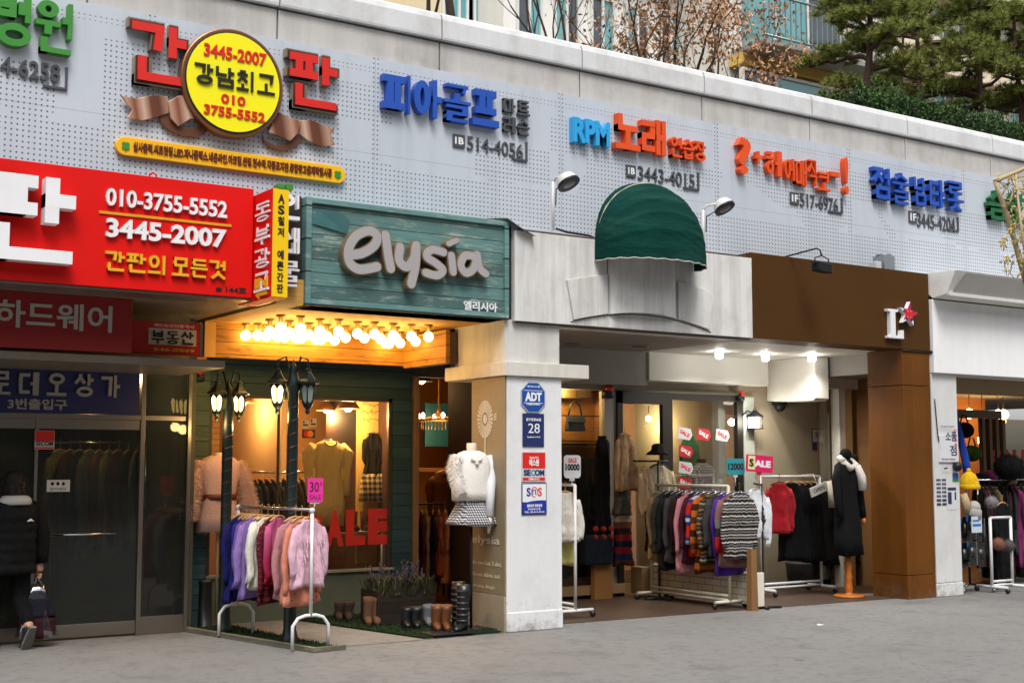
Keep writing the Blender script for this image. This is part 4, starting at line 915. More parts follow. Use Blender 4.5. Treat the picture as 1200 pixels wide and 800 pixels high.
def sns(o, x0, z0, w, h, Y):
    m = M(); text(m, 'S', (x0, Y, z0), w*.26, h, .002, XF, .03); text(m, 'n', (x0+w*.36, Y, z0+h*.2), w*.24, h*.6, .002, XF, .0); part('blue_logo', m, mat('logo_blue', '#27348f', .4, bump=0), o)
    m = M(); text(m, 'S', (x0+w*.72, Y, z0), w*.26, h, .002, XF, .03); cxx, czz = x0+w*.5, z0+h*.5
    stroke(m, [(cxx+math.cos(t*.7)*w*.20, czz+math.sin(t*.7)*h*.55) for t in range(-1, 8)], .008, (0,Y,0), XF, 0, .0015); part('red_logo', m, mat('logo_red', '#d4502a', .4, bump=0), o)
sns(o, x0+.055, z0+zz*.58, x1-x0-.11, zz*.28, Yq-.010)
m = M(); text(m, '출동경비 전문업체', (x0+.06, Yq-.0114, z0+zz*.24), x1-x0-.12, .03, .001, XF, .03); text(m, '무인경비시스템', (x0+.07, Yq-.0114, z0+zz*.145), x1-x0-.15, .02, .001, XF, .02); text(m, 'TEL. 02-511-0112', (x0+.03, Yq-.0114, z0+.018), x1-x0-.06, .017, .001, XF, .02); part('lettering', m, white_l, o)
# chalk drawing and writing on the tan side of the pillar
o = thing('wall_decal', 'white sunflower motif and handwritten lines on the tan side of the pillar', 'decal', (7.165, .3, .6))
chalk = mat('chalk_white', '#cfc7b6', .8, bump=0)
c = PX(568.5, 491, 7.164); m = M()
rz2 = .19; ry2 = abs(PX(559.5,491,7.164).y-PX(577.5,491,7.164).y)/2
for k in range(26):
    t = 2*math.pi*k/26; a0, a1 = .36, 1.0
    m.prism([(math.cos(t-.085)*ry2*a1, math.sin(t-.085)*rz2*a1),(math.cos(t+.085)*ry2*a1, math.sin(t+.085)*rz2*a1),(math.cos(t+.07)*ry2*a0, math.sin(t+.07)*rz2*a0),(math.cos(t-.07)*ry2*a0, math.sin(t-.07)*rz2*a0)], c, *XS, 0, .003)
m.prism([(math.cos(2*math.pi*k/16)*ry2*.25, math.sin(2*math.pi*k/16)*rz2*.25) for k in range(16)], c, *XS, 0, .003)
m.box(7.161, 7.164, c.y-.008, c.y+.008, c.z-.62, c.z-rz2)
y0 = c.y-ry2-.01
for k in range(3): m.prism([(ry2+.02, -.02+k*.024),(ry2+.07, -.01+k*.028),(ry2+.07, .008+k*.028),(ry2+.02, -.006+k*.024)], c, *XS, 0, .003)
part('flower_motif', m, chalk, o)
m = M(); a = PX(553, 640, 7.163); text(m, 'elysia', (7.163, a.y, PX(555,638,7.163).z), abs(a.y-.05)*.92, .10, .003, XS, .01, spread=1)
part('name_lettering', m, chalk, o)
m = M(); lines = ['We have Knit, T-shirt,', 'Blouse, skirts, and', 'shoes, bags.', 'Have your body or a wish', 'we can help you', 'Have a nice bonbon']
for i, t in enumerate(lines):
    zz = PX(556, 655+i*13.6, 7.163).z; wv = abs(a.y-.05)*(.55+.45*len(t)/24); text(m, t, (7.163, a.y-.01, zz-.05), wv, .045, .002, XS, -.004)
part('handwriting', m, chalk, o)
# ================================================================== L and star on the brown fascia
o = thing('letter_logo', 'white letter L with a union flag star on the brown fascia', 'logo', P(1048, 390, -.02))
Yl = -.022
x0, x1, z0, z1 = rect(1036, 1054, 1036, 362, 396, Yl)
Lp = [(.0,.0),(1.0,.0),(1.0,.30),(.86,.30),(.80,.10),(.48,.10),(.48,.90),(.68,.92),(.68,1.0),(.0,1.0),(.0,.92),(.16,.90),(.16,.10),(.0,.08)]
m = M(); m.prism([(x0+u*(x1-x0), z0+v*(z1-z0)) for u, v in Lp], (0,Yl,0), *XF, 0, .06); part('letter', m, white_l, o, bevel=.003)
x0, x1, z0, z1 = rect(1049, 1069, 1049, 354, 381, Yl); cxs, czs = (x0+x1)/2, (z0+z1)/2
st = [(cxs+math.sin(2*math.pi*k/10+.15)*(x1-x0)*.55*(1 if k % 2 == 0 else .42), czs+math.cos(2*math.pi*k/10+.15)*(z1-z0)*.55*(1 if k % 2 == 0 else .42)) for k in range(10)]
m = M(); m.prism(st[::-1], (0,Yl,0), *XF, .02, .08); sp = part('star', m, white_l, o)
R = (x1-x0)*.5
def starpoly(m, poly, d):  # clip a stripe to the star
    def cl(p, a, b_):
        out = []
        for i in range(len(p)):
            q, r = p[i-1], p[i]; s1 = (b_[0]-a[0])*(q[1]-a[1])-(b_[1]-a[1])*(q[0]-a[0]); s2 = (b_[0]-a[0])*(r[1]-a[1])-(b_[1]-a[1])*(r[0]-a[0])
            if s1*s2 < 0: t = s1/(s1-s2); out.append((q[0]+(r[0]-q[0])*t, q[1]+(r[1]-q[1])*t))
            if s2 >= 0: out.append(r)
        return out
    ctr = (cxs, czs); ring = st[::-1]
    for i in range(10):
        tri = [ctr, ring[i], ring[(i+1) % 10]]; p = poly
        for j in range(3):
            p = cl(p, tri[j], tri[(j+1) % 3])
            if len(p) < 3: break
        if len(p) >= 3: m.prism(p, (0,Yl,0), *XF, .08, d)
def bar(ang, wd, off=0):
    ca, sa = math.cos(ang), math.sin(ang); q = lambda u, v: (cxs+ca*u-sa*v, czs+sa*u+ca*v); return [q(-R*2, -wd+off), q(R*2, -wd+off), q(R*2, wd+off), q(-R*2, wd+off)]
m = M()
for q in ((.32, .12), (.32, -.12), (-.32, .12), (-.32, -.12)): starpoly(m, bar(q[0]*2.2, R*.14, q[1]*R*4), .0815)
part('blue_field', m, mat('flag_blue', '#1f2f7a', .4, bump=0), sp)
m = M(); starpoly(m, bar(0, R*.15), .083); part('red_cross', m, redl, sp)
m = M(); starpoly(m, bar(math.pi/2, R*.13), .0845); starpoly(m, bar(.6, R*.06), .0835); starpoly(m, bar(-.6, R*.06), .0838); part('red_bars', m, redl, sp)
# ================================================================== green awning
xa0 = P(697,306,-.035).x; xa1 = xa0+1.36
cxa = (xa0+xa1)/2; ra = (xa1-xa0)/2; zb = P(697,306,-.035).z; 
zt = zb+.90
o = thing('awning', 'dark green domed fabric awning over the stained fascia', 'awning', (cxa, 0, zb))
def awn_mat():
    b = NB('green_canvas'); c = b.mix(b.noise(2, 5), L('#052c27'), L('#083c35')); v = b.ramp(b.noise(1.0, 6, b.mapping((1, 1, 5))), [(.5, 0), (.75, 1)])
    c = b.mix(b.math('MULTIPLY', v, .25), c, L('#3f6a58')); hb_ = b.math('ADD', b.math('MULTIPLY', b.noise(140, 2), .2), b.math('MULTIPLY', b.noise(1.0, 4, b.mapping((4, 4, 11)), .6), 2.0)); b.bump(hb_, .5, .03); return b.set(c, .9, 0, .1)
m = M(); NS, NT = 6, 24; hgt = zt-zb; dep = .52
rings = []
for i in range(NS*3+1):
    f = i/(NS*3); a = f*math.pi/2; sag = 1-.028*math.sin(math.pi*(i % 3)/3)
    # ribs hinge at both lower corners against the wall: each rib an arch leaning further forward
    ring = []
    for k in range(NT+1):
        t = math.pi*k/NT; xx = -math.cos(t)*ra; rr = math.sin(t)**.75
        yy = -.035-dep*rr*math.cos(a)*sag
        zz = hgt*rr*math.sin(a)*sag
        ring.append((cxa+xx, yy, zb+.12+(zz)*(1-.12/hgt)))
    rings.append(ring)
vs = [v for r in rings for v in r]; n = NT+1
m.add(vs, [(i*n+k, i*n+k+1, (i+1)*n+k+1, (i+1)*n+k) for i in range(len(rings)-1) for k in range(NT)], False)
vl = []
for k in range(NT+1):
    v = rings[0][k]; vl.append((v[0], v[1], v[2]-.12-(.005 if k % 2 else -.005)))
m.add(rings[0]+vl, [(k, n+k, n+k+1, k+1) for k in range(NT)], False)
can = part('canopy', m, awn_mat(), o)
m = M(); m.tube([(v[0], v[1]-.004, v[2]) for v in vl], .007, 5); part('hem', m, mat('hem_white', '#b5b5aa', .8), can)
m = M(); m.tube([rings[15][k] for k in range(2, 13)], [.003+.008*random.random() for _ in range(11)], 6); part('frayed_seam', m, mat('frayed_canvas', '#b9ad98', .9), can)
m = M()
for i in (0, 3, 6, 9, 12, 15): m.tube([(cxa+(p[0]-cxa)*.955, -.035+(p[1]+.035)*.955, zb+(p[2]-zb)*.955) for p in rings[i]], .010, 6)
part('frame_rib', m, mat('rib_steel', '#77736c', .4, .6), o)
# ================================================================== LAMPS
def point(parent, name, loc, power, col=(1, .72, .38), r=.05):
    l = bpy.data.lights.new(name, 'POINT'); l.energy = power; l.color = col; l.shadow_soft_size = r
    o = bpy.data.objects.new(name, l); C.objects.link(o); o.parent = parent; o.location = Vector(loc)-LOC[parent.name]; return o
def spot(parent, name, loc, power, col, ang=110, r=.04):
    l = bpy.data.lights.new(name, 'SPOT'); l.energy = power; l.color = col; l.shadow_soft_size = r; l.spot_size = math.radians(ang); l.spot_blend = .6
    o = bpy.data.objects.new(name, l); C.objects.link(o); o.parent = parent; o.location = Vector(loc)-LOC[parent.name]; return o
cream = mat('lamp_white_paint', '#cfcfca', .4, var=.08, grime=.35, bump=0); dark_metal = mat('lamp_black_metal', '#23262a', .45, .4, bump=0)
def flood(label, base, top, head, arm=True):
    o = thing('floodlight', label, 'floodlight', base, 'floodlights over the shop signs')
    b0, t0, h0 = Vector(base), Vector(top), Vector(head)
    m = M(); m.tube([b0, t0], .016, 8); m.box(b0.x-.05, b0.x+.05, b0.y-.05, b0.y+.05, b0.z-.06, b0.z); part('post', m, cream, o)
    m = M(); m.tube([t0-Vector((0,0,.02)), t0+Vector((.03,-.02,.05)), h0+Vector((-.06,0,.03)), h0], .011, 6); part('arm', m, cream, o)
    m = M(); m.tube([t0-Vector((-.02,.02,.25)), t0+Vector((.02,-.03,-.08)), h0+Vector((-.02,0,-.01))], .007, 5); part('cable', m, dark_metal, o)
    dn = Vector((.25, -.55, -1)).normalized(); rot = Vector((0,0,1)).rotation_difference(-dn)
    def head_mesh(prof, n=18):
        q = M(); q.lathe(prof, (0,0,0), n); q.v = [tuple(h0+rot@(Vector(v)*.78)) for v in q.v]; return q
    hd = part('lamp_head', head_mesh([(.002,.12),(.06,.115),(.11,.085),(.14,.03),(.15,-.03),(.152,-.05),(.13,-.05)]), cream, o)
    part('rim', head_mesh([(.150,-.052),(.158,-.052),(.158,-.015),(.152,-.01)]), dark_metal, hd)
    part('lens', head_mesh([(.128,-.047),(.06,-.055),(.002,-.058)]), mat('lamp_lens', '#6c6a64', .15, 0, bump=0), hd)
flood('white bell shaped floodlight on a thin post between the teal board and the awning', P(648,272,.05), P(648,213,.05), P(665,213,-.10))
flood('white bell shaped floodlight on a thin post behind the far edge of the awning', P(824,292,.05), P(824,246,.05), P(848,242,-.05))
o = thing('floodlight', 'small black box floodlight on a bent arm over the brown fascia', 'floodlight', P(912,301,.1), 'floodlights over the shop signs')
a, b_, c = P(912,303,.12), P(957,291,-.35), P(963,300,-.38)
m = M(); m.tube([a, (a+b_)/2, b_, P(961,293,-.38), c], .010, 6); m.box(a.x-.05, a.x+.05, .08, .16, a.z-.03, a.z+.01); part('arm', m, dark_metal, o)
m = M(); c2 = P(964,313,-.38); m.hexa([(c2.x-.10,-.44,c2.z-.055),(c2.x+.10,-.44,c2.z-.075),(c2.x+.10,-.30,c2.z-.06),(c2.x-.10,-.30,c2.z-.045)], [(c2.x-.10,-.44,c2.z+.055),(c2.x+.10,-.44,c2.z+.04),(c2.x+.10,-.30,c2.z+.06),(c2.x-.10,-.30,c2.z+.07)])
hd = part('lamp_head', m, dark_metal, o, bevel=.012)
m = M(); m.tube([(c2.x-.112,-.37,c2.z),(c2.x-.112,-.37,c2.z+.10),(c2.x,-.37,c2.z+.135),(c2.x+.112,-.37,c2.z+.10),(c2.x+.112,-.37,c2.z)], .008, 6); part('bracket', m, dark_metal, o)
# bare wires along the fascia tops
m = M(); pts = [P(a_, b_, .02) for a_, b_ in ((652,268),(664,272),(690,276),(697,279))]; m.tube(pts, .012, 6); solo('cable', m, dark_metal, 'black cable lying along the fascia top beside the awning', 'cable')
# grey box on the brown fascia
c = P(1036,316,.15); m = M(); m.box(c.x-.09, c.x+.09, .05, .25, 4.03, 4.22); m.lathe([(.10,0),(.10,.02),(.06,.04)], (c.x,.15,4.22), 12); solo('junction_box', m, mat('box_grey', '#8f949a', .4, .3), 'small grey junction box standing on the brown fascia', 'junction box', bevel=.01)
c = P(1025,312,.15); m = M(); m.box(c.x-.05, c.x+.05, .08, .2, 4.03, 4.13); solo('junction_box', m, mat('box_pale', '#c9cbcc', .4, .1), 'tiny pale junction box beside the larger grey one on the brown fascia', 'junction box', bevel=.008)

# ---- globe bulbs under the porch soffit
BULB = emit('bulb_glow', (1, .62, .20, 1), 15)
def bulb(label, x, y, zc, group, glow=BULB, r=.05, ztop=3.05):
    o = thing('globe_bulb', label, 'light bulb', (x, y, ztop), group)
    m = M(); m.lathe([(.045,0),(.045,-.018),(.024,-.025),(.024,zc-ztop+r*.8)], (x,y,ztop), 12); part('socket', m, mat('socket_brass', '#7c6233', .4, .5, bump=0), o)
    m = M(); m.ball((x,y,zc), r, 16, 12); part('globe', m, glow, o); return o
bl = [(288,393),(302,393),(316,388.5),(312,397),(329,384),(325,396),(334,399.5),(339,390),(352,385),(347,397),(353,401),(362,392.5),(370,399),(376,402.5),(375,388),(383,394),(392,400),(397,388.5),(405,395.5),(419,391),(427,396),(439,391.5),(446,397),(452,402),(456,405.5),(461,393),(469,402),(464,397),(482,394),(487,400),(502,394.5)]
proto = None
for i, (px, py) in enumerate(bl):
    g = G(px, py, 2.925)
    if not (.1 < g.y < 1.74): g = P(px, py, min(1.70, max(.2, g.y)))
    lab = 'glowing round bulb in the cluster under the porch soffit below the teal board'
    if proto is None: proto = bulb(lab, g.x, g.y, 2.925, 'globe bulbs under the porch soffit')
    else:
        c = copy_tree(proto); c.location = (g.x, g.y, 3.05)
# ---- twin lantern posts
post_m = mat('lantern_post_green', '#1b2a27', .4, .3, var=.2, bump=.05)
LIT = emit('lantern_glow', (1, .62, .20, 1), 5); DIM = mat('lantern_milk_glass', '#8c9a92', .3, bump=0)
def lantern(par, c, s, glow, metal):
    x, y, z = c; n = 6
    q = M(); q.lathe([(.012*s,-.20*s),(.03*s,-.17*s),(.018*s,-.15*s),(.045*s,-.12*s),(.062*s,-.09*s),(.062*s,-.08*s)], c, 6, smooth=False)
    for k in range(n):
        t = 2*math.pi*k/n; q.tube([(x+math.cos(t)*.06*s, y+math.sin(t)*.06*s, z-.085*s),(x+math.cos(t)*.088*s, y+math.sin(t)*.088*s, z+.115*s)], .008*s, 5)
    q.lathe([(.092*s,.11*s),(.095*s,.125*s),(.13*s,.13*s),(.135*s,.145*s),(.085*s,.18*s),(.05*s,.225*s),(.03*s,.265*s),(.035*s,.28*s),(.012*s,.30*s),(.010*s,.34*s),(.003*s,.36*s)], c, 6, smooth=False)
    f = part('lantern', q, metal, par)
    q = M(); q.lathe([(.052*s,-.08*s),(.080*s,.112*s)], c, 6, smooth=False); part('lantern_glass', q, glow, f)
    # arched frames over each pane
    q = M()
    for k in range(n):
        t0, t1 = 2*math.pi*k/n, 2*math.pi*(k+1)/n
        for a_, b2 in ((t0, t1), (t1, t0)):
            def pt(u, zz): 
                r = (.052+(.080-.052)*(zz+.08)/.192)*s*1.012+.0015
                p0 = Vector((math.cos(a_)*r, math.sin(a_)*r)); p1 = Vector((math.cos(b2)*r, math.sin(b2)*r)); v = p0+(p1-p0)*u; return (x+v.x, y+v.y, z+zz*s)
            q.add([pt(0,.112), pt(.5,.112), pt(.28,.095), pt(.1,.07), pt(0,.05)], [(0,1,2,3,4)], False); q.add([pt(0,-.08), pt(.5,-.08), pt(.25,-.068), pt(.1,-.05), pt(0,-.03)], [(0,1,2,3,4)], False)
    part('arch_trim', q, metal, f)
    return f
def lamppost(label, base, ztop, arms, zl, glows, s=1.0):
    o = thing('lamp_post', label, 'street lamp', base, 'twin lantern posts at the boutique entrance'); x, y, _ = base
    m = M(); m.lathe([(.085,0),(.085,.05),(.07,.09),(.057,.14),(.054,.9),(.060,.92),(.060,.95),(.052,.97),(.050,ztop-.25),(.062,ztop-.23),(.062,ztop-.18),(.05,ztop-.12),(.03,ztop-.05),(.035,ztop-.02),(.012,ztop+.02),(.004,ztop+.06)], base, 16); part('post', m, post_m, o)
    for (dx, dy), gl in zip(arms, glows):
        m = M(); top = (x+dx, y+dy, zl+.34*s)
        m.tube([(x,y,zl+.10),(x+dx*.5,y+dy*.5,zl+.36*s+.05),(x+dx,y+dy,zl+.36*s+.02),(x+dx,y+dy,zl+.33*s)], .011, 6); m.tube([(x,y,zl-.02),(x+dx*.4,y+dy*.4,zl+.05),(x+dx*.3,y+dy*.3,zl+.12)], .008, 5); part('arm', m, post_m, o)
        lantern(o, (x+dx, y+dy, zl), s, gl, post_m)
        if gl is LIT: point(o, 'lantern_light', (x+dx, y+dy-.02, zl-.22), 3, (1,.62,.25), .05)
    m = M(); q = [(x+math.cos(k*.8)*.056, y+math.sin(k*.8)*.056, .5+(ztop-.85)*k/110) for k in range(111)]; m.tube(q, [.0022+.0045*(k % 4 == 0) for k in range(111)], 5); part('light_string', m, mat('fairy_light_dark', '#4c2f30', .3, bump=0), o)
    return o
b1 = G(262,743); b2 = G(339,755)
zl1 = P(252,474,b1.y).z
lamppost('dark green twin lantern post with both lanterns lit, farther of the two at the porch', b1, P(262,452,b1.y).z, ((-.125,-.03),(.125,.03)), zl1, (LIT, LIT), .80)
zl2 = P(332,463,b2.y).z
lamppost('dark green twin lantern post with one lantern unlit, nearer one behind the pink clothes rack', b2, P(339,428,b2.y).z, ((-.11,.10),(.12,-.06)), zl2, (LIT, DIM), .86)
# ---- downlights of the passage
proto = None
for px, py in ((843,412),(897,415),(948,418)):
    g = G(px, py, 3.045) if px < 940 else Vector((12.72, 1.20, 3.045))
    if proto is None:
        o = proto = thing('downlight', 'bright recessed downlight in the white soffit of the passage', 'downlight', (g.x, g.y, 3.05), 'downlights in the passage soffit')
        m = M(); m.lathe([(.075,0),(.075,-.012),(.055,-.014)], (g.x,g.y,3.05), 18); part('trim', m, cream, o)
        m = M(); m.lathe([(.05,-.014),(.05,-.075),(.035,-.09),(.001,-.092)], (g.x,g.y,3.05), 14); part('lamp', m, emit('downlight_glow', (1,.97,.9,1), 30), o)
        spot(o, 'downlight_beam', (g.x, g.y, 2.94), 34, (1,.95,.86), 150)
    else: c = copy_tree(proto); c.location = (g.x, g.y, 3.05)
for px, py, lab in ((750,406,'nearer the dark door'),(671,403,'nearer the white pillar')):
    g = G(px, py, 3.045); o = thing('downlight', 'unlit round downlight in the grey soffit '+lab, 'downlight', (g.x, g.y, 3.05)); m = M(); m.lathe([(.10,0),(.10,-.012),(.08,-.014),(.075,-.006),(.001,-.006)], (g.x,g.y,3.05), 18); part('trim', m, mat('trim_dull', '#7f7b74', .4, .3, bump=0), o)
# ---- wall lantern, camera dome, bells
c = P(881,492,2.22)
o = thing('wall_lantern', 'small black lit lantern on the pale passage wall', 'wall lamp', c)
m = M(); m.lathe([(.09,0),(.09,.02),(.06,.035)], (0,0,0), 18); m.v = [(c.x-.16+v[0], 2.295-v[2], c.z+.02+v[1]) for v in m.v]; m.tube([(c.x-.16,2.27,c.z+.04),(c.x-.1,2.2,c.z+.12),(c.x,2.16,c.z+.09)], .010, 6); part('bracket', m, dark_metal, o)
m = M()
for dx in (-.07,.07):
    for dy in (-.07,.07): m.tube([(c.x+dx,2.16+dy,c.z-.11),(c.x+dx,2.16+dy,c.z+.04)], .008, 5)
m.box(c.x-.08,c.x+.08,2.08,2.24,c.z-.125,c.z-.11); m.lathe([(.12,.04),(.115,.055),(.05,.10),(.02,.13)], (c.x,2.16,c.z), 4, ang=math.pi/4, smooth=False); m.tube([(c.x-.03,2.16,c.z+.13),(c.x,2.16,c.z+.17),(c.x+.03,2.16,c.z+.13)], .006, 5); part('cage', m, dark_metal, o)
m = M(); m.lathe([(.05,-.105),(.055,.03)], (c.x,2.16,c.z), 10); part('lantern_glass', m, emit('white_lantern_glow', (1,.96,.86,1), 14), o)
point(o, 'lantern_light', (c.x-.05, 2.02, c.z-.02), 6, (1,.93,.8), .05)
c = P(914,476,2.22); m = M(); m.box(c.x-.08, c.x+.08, 2.16, 2.295, c.z+.02, c.z+.06); m.ball((c.x,2.22,c.z), .075, 14, 10); solo('camera_dome', m, dark_metal, 'black security camera dome on the pale passage wall', 'camera')
for px, py, yy, lab, rr in ((233,437,2.17,'red alarm lamp high on the green boards of the boutique front', .07),(714,457,2.20,'square red alarm lamp beside the dark passage door', .08),(869,463,2.20,'orange alarm lamp at the corner of the passage window', .06)):
    c = P(px, py, yy); m = M(); m.lathe([(rr,-rr*1.2),(rr,-.02),(rr*.8,0)], (c.x,c.y+.03,c.z), 14); m.cur = 1; m.ball((c.x,c.y,c.z+.02), rr*.72, 12, 8); m.cur = 0; m.box(c.x-rr*.6, c.x+rr*.6, c.y, c.y+.09, c.z-rr*1.3, c.z-rr*.4)
    solo('alarm_lamp', m, [dark_metal, mat('alarm_red', '#c02a14', .3, bump=0)], lab, 'alarm lamp')
# poster on the passage wall
o, x0, x1, z0, z1 = plate('guard_poster', 'small dark framed guard company notice on the pale passage wall', 'notice', 951, 968, 951, 502, 527, 2.29, '#3a2c50', .01)
zz = z1-z0; m = M(); m.box(x0+.012, x1-.012, 2.2785, 2.2795, z0+zz*.38, z1-.012); part('white_field', m, mat('notice_cream', '#c9c2b4', .5, bump=0), o)
sns(o, x0+.06, z0+zz*.58, x1-x0-.12, zz*.28, 2.278)

# ---- lamps inside the shops
def pendant(label, loc, power, col=(1,.62,.26), shade='#b9814a', strength=18, r=.05, group=None, ztop=3.03):
    x, y, z = loc; o = thing('pendant_lamp', label, 'ceiling lamp', (x, y, ztop), group)
    m = M(); m.tube([(x,y,ztop),(x,y,z+.10)], .006, 5); m.lathe([(.05,ztop-z-.02),(.05,ztop-z)], loc, 10); part('cord', m, dark_metal, o)
    if shade: m = M(); m.lathe([(.14,.0),(.11,.05),(.05,.10),(.02,.12)], loc, 14); part('shade', m, mat('shade_'+shade.strip('#'), shade, .4, .4, bump=0), o)
    m = M(); m.ball((x,y,z+.02), r, 12, 8); part('bulb', m, emit('pendant_glow_%d' % strength, tuple(col)+(1,), strength), o)
    point(o, 'pendant_light', (x, y, z-.08), power, col, .06); return o
pendant('small warm ceiling lamp behind the boutique window near the handwritten panel', P(408,479,2.66), 36, shade='#c98d55')
pendant('second small warm ceiling lamp behind the boutique window beside the card stickers', P(383,481,4.2), 40, shade='#c98d55')
pendant('warm ceiling lamp deep in the boutique above the pink fur coat', P(285,472,3.9), 30, shade='#c98d55')
pendant('bright tilted lamp hanging just inside the boutique door', P(494,447,3.2), 5, shade='#3b2a1c')
# chandelier
c = P(514, 490, 3.4); o = thing('chandelier', 'ring chandelier with small warm candle bulbs inside the boutique door', 'chandelier', (c.x, c.y, 3.04))
m = M(); m.tube([(c.x,c.y,3.04),(c.x,c.y,c.z+.12)], .008, 6); m.lathe([(.01,.14),(.045,.08),(.05,.04),(.02,.0)], c, 12); part('stem', m, mat('brass_old', '#9c7133', .35, .6, bump=0), o)
m = M(); ring = [(c.x+math.cos(2*math.pi*k/28)*.26, c.y+math.sin(2*math.pi*k/28)*.26, c.z-.02) for k in range(29)]; m.tube(ring, .014, 6)
for k in range(6): t = math.pi*k/3; m.tube([(c.x,c.y,c.z+.05),(c.x+math.cos(t)*.26,c.y+math.sin(t)*.26,c.z-.02)], .007, 5)
for k in range(30): t = 2*math.pi*k/30; m.tube([(c.x+math.cos(t)*.22,c.y+math.sin(t)*.22,c.z-.02),(c.x+math.cos(t)*.22,c.y+math.sin(t)*.22,c.z-.14)], .006, 4)
part('ring', m, MATS['brass_old'], o)
for k in range(6):
    t = math.pi*k/3+.2; m = M(); m.ball((c.x+math.cos(t)*.26, c.y+math.sin(t)*.26, c.z+.03), .022, 10, 8, 1.5); part('candle_bulb', m, emit('candle_glow', (1,.7,.35,1), 22), o)
point(o, 'chandelier_light', (c.x, c.y, c.z-.2), 9, (1,.66,.3), .1)
# three white globes in the passage shop
for px, lab in ((802,'nearest the dark door leaf'),(818,'middle one of three'),(833,'nearest the pale jamb')):
    c = P(px, 472, 3.6); o = thing('globe_lamp', 'white globe lamp seen through the passage window, '+lab, 'ceiling lamp', (c.x, c.y, 3.03), 'white globes in the passage shop')
    m = M(); m.lathe([(.03,3.03-c.z),(.03,.08)], c, 8); part('stem', m, cream, o); m = M(); m.ball(c, .115, 16, 12); part('globe', m, emit('white_globe_glow', (1,.95,.82,1), 8), o)
    point(o, 'globe_light', (c.x, c.y, c.z-.2), 15, (1,.85,.62), .12)
pendant('single amber bulb hanging behind the dark arched passage door', P(760,492,3.6), 12, shade=None, strength=20, r=.04)
pendant('dim ceiling lamp in the hall behind the glass entrance doors', (3.9, 2.5, 2.6), 14, (1,.6,.28), shade='#5c4326')  # added lamp, placed in front of the hall coats so they show
pendant('amber lamp over the handbag display left of the passage door', (9.7, 2.52, 2.62), 16, (1,.66,.28), shade='#5c4326')
pendant('clear bulb lamp behind the white posts by the brown pillar', P(1006,450,2.4), 10, (1,.7,.35), shade='#2a211a', strength=25)
for px, py, yy, lab in ((1136,486,3.2,'nearest the white corner pillar'),(1170,487,3.2,'in the middle of the corner shop'),(1176,487,3.3,'farthest into the corner shop')):
    pendant('amber globe lamp '+lab, P(px,py,yy), 13, (1,.6,.22), shade=None, strength=14, r=.085, group='amber globes in the corner shop', ztop=2.9)
pendant('low amber lamp by the folding door of the corner shop', P(1152,517,2.9), 8, (1,.6,.22), shade=None, strength=14, r=.09, ztop=2.9)
# ================================================================== CLOTHES, RACKS, MANNEQUINS
wood_h = mat('hanger_wood', '#b98f5c', .5, var=.15, bump=0); metal_h = mat('hanger_wire', '#9a9a9c', .25, .9, bump=0); black_h = mat('hanger_black', '#1b1b1c', .4, bump=0)
def loft(m, rings, n=22, folds=.012, k=5, seed=0, shell=True):
    """rings: (z, half width, half thickness, x offset, y offset); cloth folds grow toward the hem"""
    rnd = random.Random(seed); ph = rnd.uniform(0, 6.3); ph2 = rnd.uniform(0, 6.3); vs = []; R = len(rings)
    for i, (z, a, b, ox, oy) in enumerate(rings):
        f = (i/(R-1))**1.2
        for j in range(n):
            t = 2*math.pi*j/n; ct, st = math.cos(t), math.sin(t); e = .75
            x = math.copysign(abs(ct)**e, ct)*a; y = math.copysign(abs(st)**e, st)*b
            d = folds*f*(math.sin(k*t+ph)+.6*math.sin((k+3)*t+ph2+z*3))+folds*.5*noise.noise(Vector((ct*2+seed, st*2, z*7)))
            vs.append((ox+x+d*ct*.6, oy+y+d*st*1.3, z+(.014*math.sin(2*t+ph) if i == R-1 and folds > .015 else 0)))
    fs = [(i*n+j, i*n+(j+1)%n, (i+1)*n+(j+1)%n, (i+1)*n+j) for i in range(R-1) for j in range(n)]
    m.add(vs, fs, True); o = len(m.v)-len(vs)
    m.f.append(tuple(o+j for j in range(n))[::-1]); m.f.append(tuple(o+(R-1)*n+j for j in range(n))); m.mi += [m.cur]*2; m.sm += [False]*2
